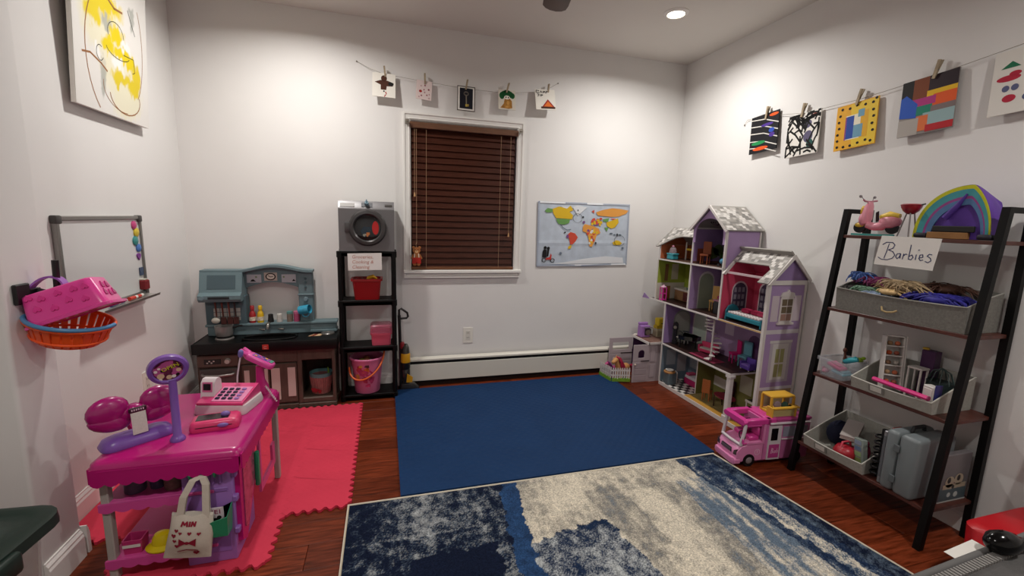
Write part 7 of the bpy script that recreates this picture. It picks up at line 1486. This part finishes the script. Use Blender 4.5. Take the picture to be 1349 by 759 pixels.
# ---- third board
z3 = .5208
CLR = M('#c3c6cc', .08, alpha=.28)
t = tub('clear_plastic_box', 'small clear plastic box of doll accessories on the third board', 'plastic box', 3.176, 3.330, -1.700, -1.567, z3, z3+.085, None, .010, .005, CLR)
def toy(name, lab, cat, mb, mat, loc, smooth=50): return single(mb, name, mat, lab, cat, loc, smooth=smooth)
mb = MB(); mb.rbox((3.215, -1.640, z3+.055), (.05, .07, .016), .006, rot=rot('X', 14)); mb.rbox((3.215, -1.640, z3+.066), (.03, .045, .010), .004, rot=rot('X', 14)); toy('toy_purse', 'hot pink toy purse in the clear plastic box', 'toy purse', mb, M('#b81f68', .45), (3.215, -1.64, z3+.05))
mb = MB(); mb.rbox((3.222, -1.66, z3+.030), (.06, .06, .012), .004, rot=rot('X', 8)); mb.rbox((3.222, -1.66, z3+.040), (.05, .05, .008), .003, rot=rot('X', 8)); toy('toy_tray', 'light blue toy tray low in the clear plastic box', 'toy tray', mb, M('#6aa6b8', .4), (3.222, -1.66, z3+.03))
mb = MB(); mb.tube([(3.255, -1.64, z3+.075), (3.26, -1.665, z3+.090), (3.268, -1.692, z3+.100)], [.010, .014, .010], 10); mb.tube([(3.262, -1.67, z3+.095), (3.262, -1.685, z3+.11)], [.008, .005], 8); toy('toy_dolphin', 'turquoise toy dolphin on top of the clear plastic box', 'toy animal', mb, M('#2f9aa4', .4), (3.26, -1.665, z3+.09))
mb = MB(); mb.ball((3.30, -1.675, z3+.092), (.020, .016, .012), 10); mb.ball((3.31, -1.686, z3+.102), (.010, .010, .008), 8); mb.tube([(3.29, -1.665, z3+.085), (3.275, -1.655, z3+.08)], [.007, .003], 7); toy('toy_frog', 'lime green toy frog on the clear plastic box', 'toy animal', mb, M('#8aa82c', .45), (3.30, -1.675, z3+.09))
mb = MB(); mb.ball((3.30, -1.605, z3+.118), (.009, .010, .012), 10); mb.tube([(3.30, -1.607, z3+.108), (3.298, -1.612, z3+.07), (3.30, -1.62, z3+.03)], [.004, .008, .007], 8); toy('small_doll', 'small brown-haired doll standing in the clear plastic box', 'doll', mb, M('#5a3428', .6), (3.30, -1.61, z3+.05))
mb = MB(); mb.ball((3.20, -1.60, z3+.022), (.018, .014, .012), 10); mb.ball((3.205, -1.585, z3+.03), (.010, .008, .008), 8); toy('toy_charm', 'pink and white toy charm at the bottom of the clear box', 'toy charm', mb, M('#c47a94', .5, var=.5, vs=120), (3.2, -1.6, z3+.02))
mb = MB(); mb.ball((3.25, -1.62, z3+.022), (.022, .020, .012), 10); mb.cyl((3.25, -1.62, z3+.03), (3.26, -1.63, z3+.05), .006, n=8); toy('toy_hat', 'olive toy hat at the bottom of the clear box', 'toy hat', mb, M('#7a7a5a', .6), (3.25, -1.62, z3+.02))
tb = bin_('canvas_tray', 'pale grey canvas tray bin with label holder on the third board', -2.045, -1.742, 3.178, 3.400, z3, z3+.048, z3+.135, FG2, M('#b3b1a8', .9), .045)
# contents
t = thing('doll_fridge', 'white doll fridge with open shelves of food in the canvas tray', 'doll fridge', (3.26, -1.835, z3+.005)); T = Matrix.Translation((3.262, -1.838, z3+.016)) @ rot('Z', -38) @ rot('X', -8); WF = M('#c2bdb8', .4)
for b in ((-.034, -.029, -.02, .02, 0, .235), (.029, .034, -.02, .02, 0, .235), (-.034, .034, -.02, .02, .23, .235), (-.034, .034, .017, .02, 0, .235)): mb = MB(T); mb.box(*b); mb.build('case_panel', WF, t)
for k in range(5): mb = MB(T); mb.box(-.03, .03, -.02, .018, .02+.042*k, .024+.042*k); mb.build('shelf', WF, t)
fc = ['#b8502a', '#8a4a3a', '#9a7a5a', '#c06a4a', '#7a5a44', '#a8a098']
for k in range(5):
    for j in range(2): mb = MB(T); mb.ball((-.013+.026*j, -.004, .024+.042*k+.010), (.011, .011, .010), 8); mb.build('food_item', M(fc[(k*2+j) % 6], .5), t, 60)
mb = MB(T); mb.box(.036, .042, -.02, .075, .0, .235, .002); mb.build('open_door', WF, t)
t = thing('pink_toy_bar', 'hot pink toy bar lying across the front of the canvas tray', 'toy bar', (3.19, -1.92, z3+.05)); a_, b2 = Vector((3.174, -1.828, z3+.068)), Vector((3.171, -2.030, z3+.061)); mb = MB(); mb.tube([a_, b2], .0095, 6); mb.build('bar', M('#d01f78', .35), t, 20); mb = MB(); mb.tube([b2, b2+Vector((0, -.004, 0))], .0105, 6); mb.build('end_cap', M('#8a1450', .4), t)
t = thing('purple_carton', 'dark purple box standing at the back of the canvas tray', 'box', (3.37, -1.90, z3+.005)); mb = MB(); mb.box(3.345, 3.385, -1.935, -1.885, z3+.0045, z3+.205, .002); mb.build('carton', M('#3a1a40', .4), t); mb = MB(); mb.lathe([(.012, 0), (.012, .006), (.006, .008), (0, .008)], (3.365, -1.888, z3+.2055), 12); mb.build('yellow_button', M('#b8942a', .4), t, 40)
t = thing('doll_table_stand', 'white doll side table frame in the canvas tray', 'doll table', (3.30, -1.91, z3+.005)); 
for dx in (-.02, .02):
    for dy in (-.022, .022): mb = MB(); mb.box(3.30+dx-.003, 3.30+dx+.003, -1.91+dy-.003, -1.91+dy+.003, z3+.0045, z3+.13); mb.build('leg', WF, t)
mb = MB(); mb.box(3.275, 3.325, -1.937, -1.883, z3+.13, z3+.138, .002); mb.build('top', WF, t)
t = thing('doll_carriage', 'dark teal netted doll carriage in the canvas tray', 'doll carriage', (3.33, -1.97, z3+.005)); mb = MB(); mb.lathe([(0, 0), (.035, .004), (.045, .05), (.045, .09)], (3.335, -1.972, z3+.006), 18, sx=.8); mb.build('basket', M('#24302f', .5, bump=.6, bs=200), t, 50); mb = MB()
for k in range(9): a = PI*k/8; mb.tube([(3.335+.036*math.cos(2*PI*k/9), -1.972+.045*math.sin(2*PI*k/9), z3+.09), (3.335+.02*math.cos(2*PI*k/9), -1.972+.03*math.sin(2*PI*k/9), z3+.135), (3.335, -1.972, z3+.15)], .002, 5)
mb.build('hood_frame', M('#3a4a48', .4), t, 60)
t = thing('doll_cabinet', 'white doll cabinet leaning in the corner of the canvas tray', 'doll cabinet', (3.215, -2.01, z3+.005)); T = Matrix.Translation((3.222, -2.010, z3+.005)) @ rot('Z', -15); mb = MB(T); mb.box(-.016, .016, -.022, .022, 0, .095, .003); mb.build('body', WF, t); mb = MB(T); mb.box(-.018, -.016, -.018, .018, .008, .085, .001); mb.build('door', M('#cfcac6', .4), t); mb = MB(T); mb.box(-.012, .016, -.026, -.022, .0, .105, .001); mb.build('blue_side', M('#2a2f6a', .4), t)
mb = MB(); mb.rbox((3.365, -2.025, z3+.115), (.02, .03, .14), .008); mb.ball((3.365, -2.025, z3+.188), (.010, .014, .012), 10); single(mb, 'toy_case', M('#8e1c4a', .4), 'magenta toy case standing at the far end of the canvas tray', 'toy case', (3.365, -2.025, z3+.05), smooth=40)
# ---- lowest board
z4 = .1658
tb = bin_('canvas_tray', 'pale grey canvas tray bin of mixed toys on the lowest board', -1.865, -1.590, 3.142, 3.395, z4, z4+.050, z4+.150, FG2, M('#b3b1a8', .9), .05)
t = thing('navy_pouch', 'navy cloth pouch in the lowest canvas tray', 'pouch', (3.28, -1.64, z4+.005)); mb = MB(); mb.ball((3.285, -1.645, z4+.070), (.06, .045, .060), 14); mb.v = [Vector((v.x, v.y, max(v.z, z4+.005))) for v in mb.v]; mb.build('pouch', M('#12162c', .8), t, 60); mb = MB(); mb.tube([(3.25, -1.65, z4+.115), (3.27, -1.655, z4+.135), (3.31, -1.65, z4+.12)], .005, 7); mb.build('drawstring', M('#20243a', .8), t, 60)
t = thing('white_book', 'thick white book lying in the lowest canvas tray', 'book', (3.25, -1.70, z4+.03)); T = Matrix.Translation((3.275, -1.712, z4+.118)) @ rot('Z', 25) @ rot('Y', -16); mb = MB(T); mb.box(-.075, .06, -.030, .030, -.008, .008); mb.build('pages', M('#b5ada6', .8), t); mb = MB(T); mb.box(-.077, .062, -.032, .032, .008, .011); mb.box(-.077, .062, -.032, .032, -.011, -.008); mb.build('cover', M('#a39a96', .7), t)
t = thing('red_toy_kettle', 'red toy kettle in the lowest canvas tray', 'toy kettle', (3.215, -1.755, z4+.005)); mb = MB(); mb.lathe([(0, 0), (.042, .002), (.048, .03), (.034, .055), (0, .062)], (3.20, -1.745, z4+.006), 18); mb.build('body', M('#a01828', .35, coat=.3), t, 50); mb = MB(); mb.tube([(3.165, -1.745, z4+.045), (3.175, -1.745, z4+.085), (3.22, -1.745, z4+.085), (3.235, -1.745, z4+.045)], .005, 7); mb.build('handle', M('#c03a4c', .35), t, 60)
mb = MB(); mb.ball((3.245, -1.785, z4+.05), (.04, .03, .045), 12); mb.ball((3.245, -1.79, z4+.095), (.02, .02, .015), 10); single(mb, 'pink_plush', M('#a02c56', .9), 'dark pink plush toy in the lowest canvas tray', 'plush toy', (3.245, -1.785, z4+.01), smooth=60)
t = thing('clear_toy_pack', 'clear pack of green and blue toys standing in the lowest canvas tray', 'toy pack', (3.19, -1.825, z4+.005)); T = Matrix.Translation((3.200, -1.818, z4+.012)) @ rot('Z', -25) @ rot('X', -12); mb = MB(T); mb.box(-.012, .012, -.030, .030, 0, .115, .004); mb.build('pack', M('#8f9a94', .15, alpha=.75), t)
for k, c_ in enumerate(('#6a7a44', '#7a9a6a', '#4a6a84', '#7a8aa0')): mb = MB(T); mb.box(-.0135, -.0118, -.022, .022, .012+.025*k, .030+.025*k); mb.build('card_print', M(c_, .4), t)
t = thing('wire_coil', 'black wire coil standing beside the grey case', 'coil', (3.19, -1.905, z4)); 
for k in range(7): mb = MB(); mb.tube([(3.185+.026*math.cos(a), -1.893+.020*math.sin(a), z4+.022+.027*k+.003*a/PI) for a in [2*PI*j/14 for j in range(14)]], .0045, 6, closed=True); mb.build('ring', M('#2a2a2c', .25, metal=.6), t, 60)
mb = MB(); mb.cyl((3.20, -1.893, z4+.0006), (3.20, -1.893, z4+.215), .012, n=12); mb.build('core', M('#141415', .5), t, 40)
t = thing('silver_binder', 'thin silver binder standing beside the grey case', 'binder', (3.25, -1.925, z4)); mb = MB(); mb.box(3.150, 3.36, -1.932, -1.918, z4+.0006, z4+.232, .003); mb.build('cover', M('#8c8c8e', .3, metal=.5), t); mb = MB(); mb.box(3.149, 3.152, -1.930, -1.920, z4+.03, z4+.21); mb.build('spine_label', M('#5a5c60', .4), t); mb = MB(); mb.box(3.19, 3.24, -1.931, -1.919, z4+.2325, z4+.240, .002); mb.build('red_clip', M('#8a2a20', .4), t)
t = thing('grey_hard_case', 'grey plastic carrying case with rounded corners standing on the lowest board', 'case', (3.24, -1.99, z4)); GC = M('#6d7476', .42, bump=.04, bs=300)
for y0, y1 in ((-1.985, -1.938), (-2.058, -1.9865)):
    mb = MB(); mb.rbox((3.235, (y0+y1)/2, z4+.1275), (.215, y1-y0, .254), .016, seg=3); mb.build('half_shell', GC, t, 50)
mb = MB(); mb.tube([(3.20, -1.985, z4+.252), (3.205, -1.985, z4+.27), (3.265, -1.985, z4+.27), (3.27, -1.985, z4+.252)], .007, 8); mb.build('carry_handle', M('#26282a', .5), t, 60)
for z in (.06, .19): mb = MB(); mb.rbox((3.126, -1.985, z4+z), (.006, .02, .03), .002); mb.build('latch', M('#565c5e', .4), t)
t = thing('picture_box', 'clear-topped toy box printed with two animal faces at the end of the lowest board', 'toy box', (3.33, -2.075, z4)); mb = MB(); mb.box(3.225, 3.388, -2.0885, -2.064, z4+.0006, z4+.20, .003); bx_ = mb.build('box', M('#6b6668', .25), t)
pprint('box_print', bx_, (3.225, -2.0888, z4), BX, BZ, [(M('#4a5a60', .4), rect(.004, .006, .158, .06)), (M('#a89a84', .4), [circ(.055, .085, .026, .024), circ(.105, .092, .026, .024), rect(.02, .055, .15, .075)]), (M('#2a2422', .4), [circ(.050, .092, .010, .013), circ(.103, .098, .010, .013), circ(.078, .062, .008)]), (M('#b9c0bc', .4), [rect(.0, .0, .162, .006), circ(.06, .03, .010), circ(.10, .028, .012)])])
# ------------------------------------------------------------------ right foreground
t = thing('red_child_chair', 'red plastic child chair beside the ladder shelf', 'chair', (3.22, -2.36, 0)); RC = M('#b3101c', .4, var=.06, vs=12)
mb = MB(); mb.loft([ringr(3.035, 3.385, -2.57, -2.260, .135, .05), ringr(3.03, 3.39, -2.575, -2.255, .245, .05), ringr(3.045, 3.375, -2.56, -2.27, .260, .045)]); mb.build('seat', RC, t, 50)
for x, y in ((3.05, -2.28), (3.37, -2.28), (3.05, -2.55), (3.37, -2.55)):
    sx = -1 if x < 3.2 else 1; sy = 1 if y > -2.4 else -1
    mb = MB(); mb.loft([[(x+sx*(.012-.03*z/.2)+a, y+sy*(.008-.03*z/.2)+b, z) for a, b in ((-.022, -.022), (.022, -.022), (.022, .022), (-.022, .022))] for z in (0, .215)]); mb.build('leg', RC, t)
mb = MB(); mb.loft([ringr(3.372, 3.396, -2.56, -2.262, .25, .010), ringr(3.385, 3.410, -2.56, -2.250, .40, .010), ringr(3.402, 3.426, -2.55, -2.250, .530, .010), ringr(3.405, 3.426, -2.52, -2.28, .560, .010)]); mb.build('backrest', RC, t, 50)
t = thing('grey_table_case', 'grey fabric case with ribbed zipper edge in the foreground beside the red chair', 'case', (2.5, -2.78, 0)); GF = M('#504e4d', .85, bump=.3, bs=500, var=.06, vs=60)
A, B2 = Vector((2.137, -2.618, .55)), Vector((2.62, -2.588, .55)); d = (B2-A).normalized(); n_ = Vector((d.y, -d.x, 0))
mb = MB(); q = [(0, 0), (.62, 0), (.62, .42), (0, .42)]
mb.loft([[A + d*u + n_*(v if v == 0 else .40) + Vector((0, 0, z-.55)) for u, v in q] for z in (.505, .550)]); mb.build('panel', GF, t)
mb = MB(); mb.loft([[A + d*u + n_*v + Vector((0, 0, z)) for u, v in ((-.012, -.010), (.632, -.010), (.632, .43), (-.012, .43))] for z in (-.060, -.045)]); mb.build('under_panel', M('#6a6866', .8), t)
mb = MB(); mb.tube([A + d*u + n_*.002 + Vector((0, 0, -.004)) for u in [i/20*.62 for i in range(21)]], .008, 8); mb.build('piping', M('#5f5d5c', .8), t, 60)
for k in range(62):
    p = A + d*(.004+.0098*k) + n_*.022; mb = MB(); mb.prism(rect(-.0028, -.009, .0028, .009), p, d, n_, -.003, .003); 
    zc = min(v.z for v in mb.v); mb.v = [v + Vector((0, 0, .5502-zc)) for v in mb.v]; mb.build('zipper_tooth', M('#8a8784', .5, metal=.3), t)
for u, v in ((.04, .05), (.58, .05), (.04, .36), (.58, .36)):
    p = A + d*u + n_*v; mb = MB(); mb.cyl((p.x, p.y, .0), (p.x, p.y, .49), .013, n=12); mb.build('leg', M('#4a4846', .4, metal=.5), t, 40)
t = thing('black_microphone', 'glossy black toy microphone lying on the grey case', 'toy microphone', (2.42, -2.62, .56)); GB = M('#050506', .16, spec=.3)
a_, b2 = Vector((2.380, -2.612, .576)), Vector((2.52, -2.640, .574)); mb = MB(); dd = b2-a_
mb.tube([a_+dd*s for s in (-.05, .0, .10, .25, .38, .46, .55, 1.0)], [.006, .015, .0235, .024, .019, .011, .009, .008], 16); mb.build('body', GB, t, 60)
mb = MB(); mb.tube([a_+dd*1.0, a_+dd*1.12, a_+dd*1.3], [.0085, .011, .011], 12); mb.build('silver_end', M('#b5b0aa', .3, metal=.8), t, 50)
t = thing('white_paper', 'white sheet of paper sticking out behind the grey case', 'paper', (2.30, -2.57, .55)); mb = MB(); mb.loft([[(2.292, -2.585, .5502), (2.40, -2.575, .5502), (2.40, -2.606, .5502), (2.292, -2.606, .5502)], [(2.292, -2.585, .5508), (2.40, -2.575, .5508), (2.40, -2.606, .5508), (2.292, -2.606, .5508)]]); mb.build('sheet', M('#cfcbc4', .8), t)
# ------------------------------------------------------------------ dark green lidded tote at the left
t = thing('storage_tote', 'clear plastic storage tote with a dark green lid in front of the pier', 'storage tote', (.30, -2.02, 0)); GLid = M('#1d2b25', .45, bump=.05, bs=200)
tx0, tx1, ty0, ty1 = -.13, .405, -2.26, -1.800; 
T = Matrix.Translation((.105, -2.03, 0)) @ rot('Z', -4)
def R_(a, b, z, c): return rr(a, b, z, c)
tw, td = .265, .205
mb = MB(T); mb.loft([R_(tw-.05, td-.05, .002, .04), R_(tw-.022, td-.022, .45, .05), R_(tw-.026, td-.026, .45, .05), R_(tw-.054, td-.054, .008, .04)]); mb.build('clear_body', M('#b9a9a6', .15, alpha=.32), t, 50)
mb = MB(T); mb.loft([R_(tw-.004, td-.004, .440, .055), R_(tw+.004, td+.004, .444, .06), R_(tw+.002, td+.002, .470, .06), R_(tw-.020, td-.020, .476, .05), R_(tw-.030, td-.030, .470, .05), R_(tw-.06, td-.05, .468, .04), R_(tw-.07, td-.06, .476, .04)]); mb.build('lid', GLid, t, 50)
for k in (-1, 1): mb = MB(T); mb.rbox((k*(tw+.004), 0, .440), (.022, .10, .05), .008); mb.build('latch', GLid, t, 50)
for k in range(3): mb = MB(T); mb.tube([(-.12+.12*k, -.11, .478), (-.10+.12*k, 0, .480), (-.12+.12*k, .11, .478)], .005, 6); mb.build('lid_rib', GLid, t, 50)
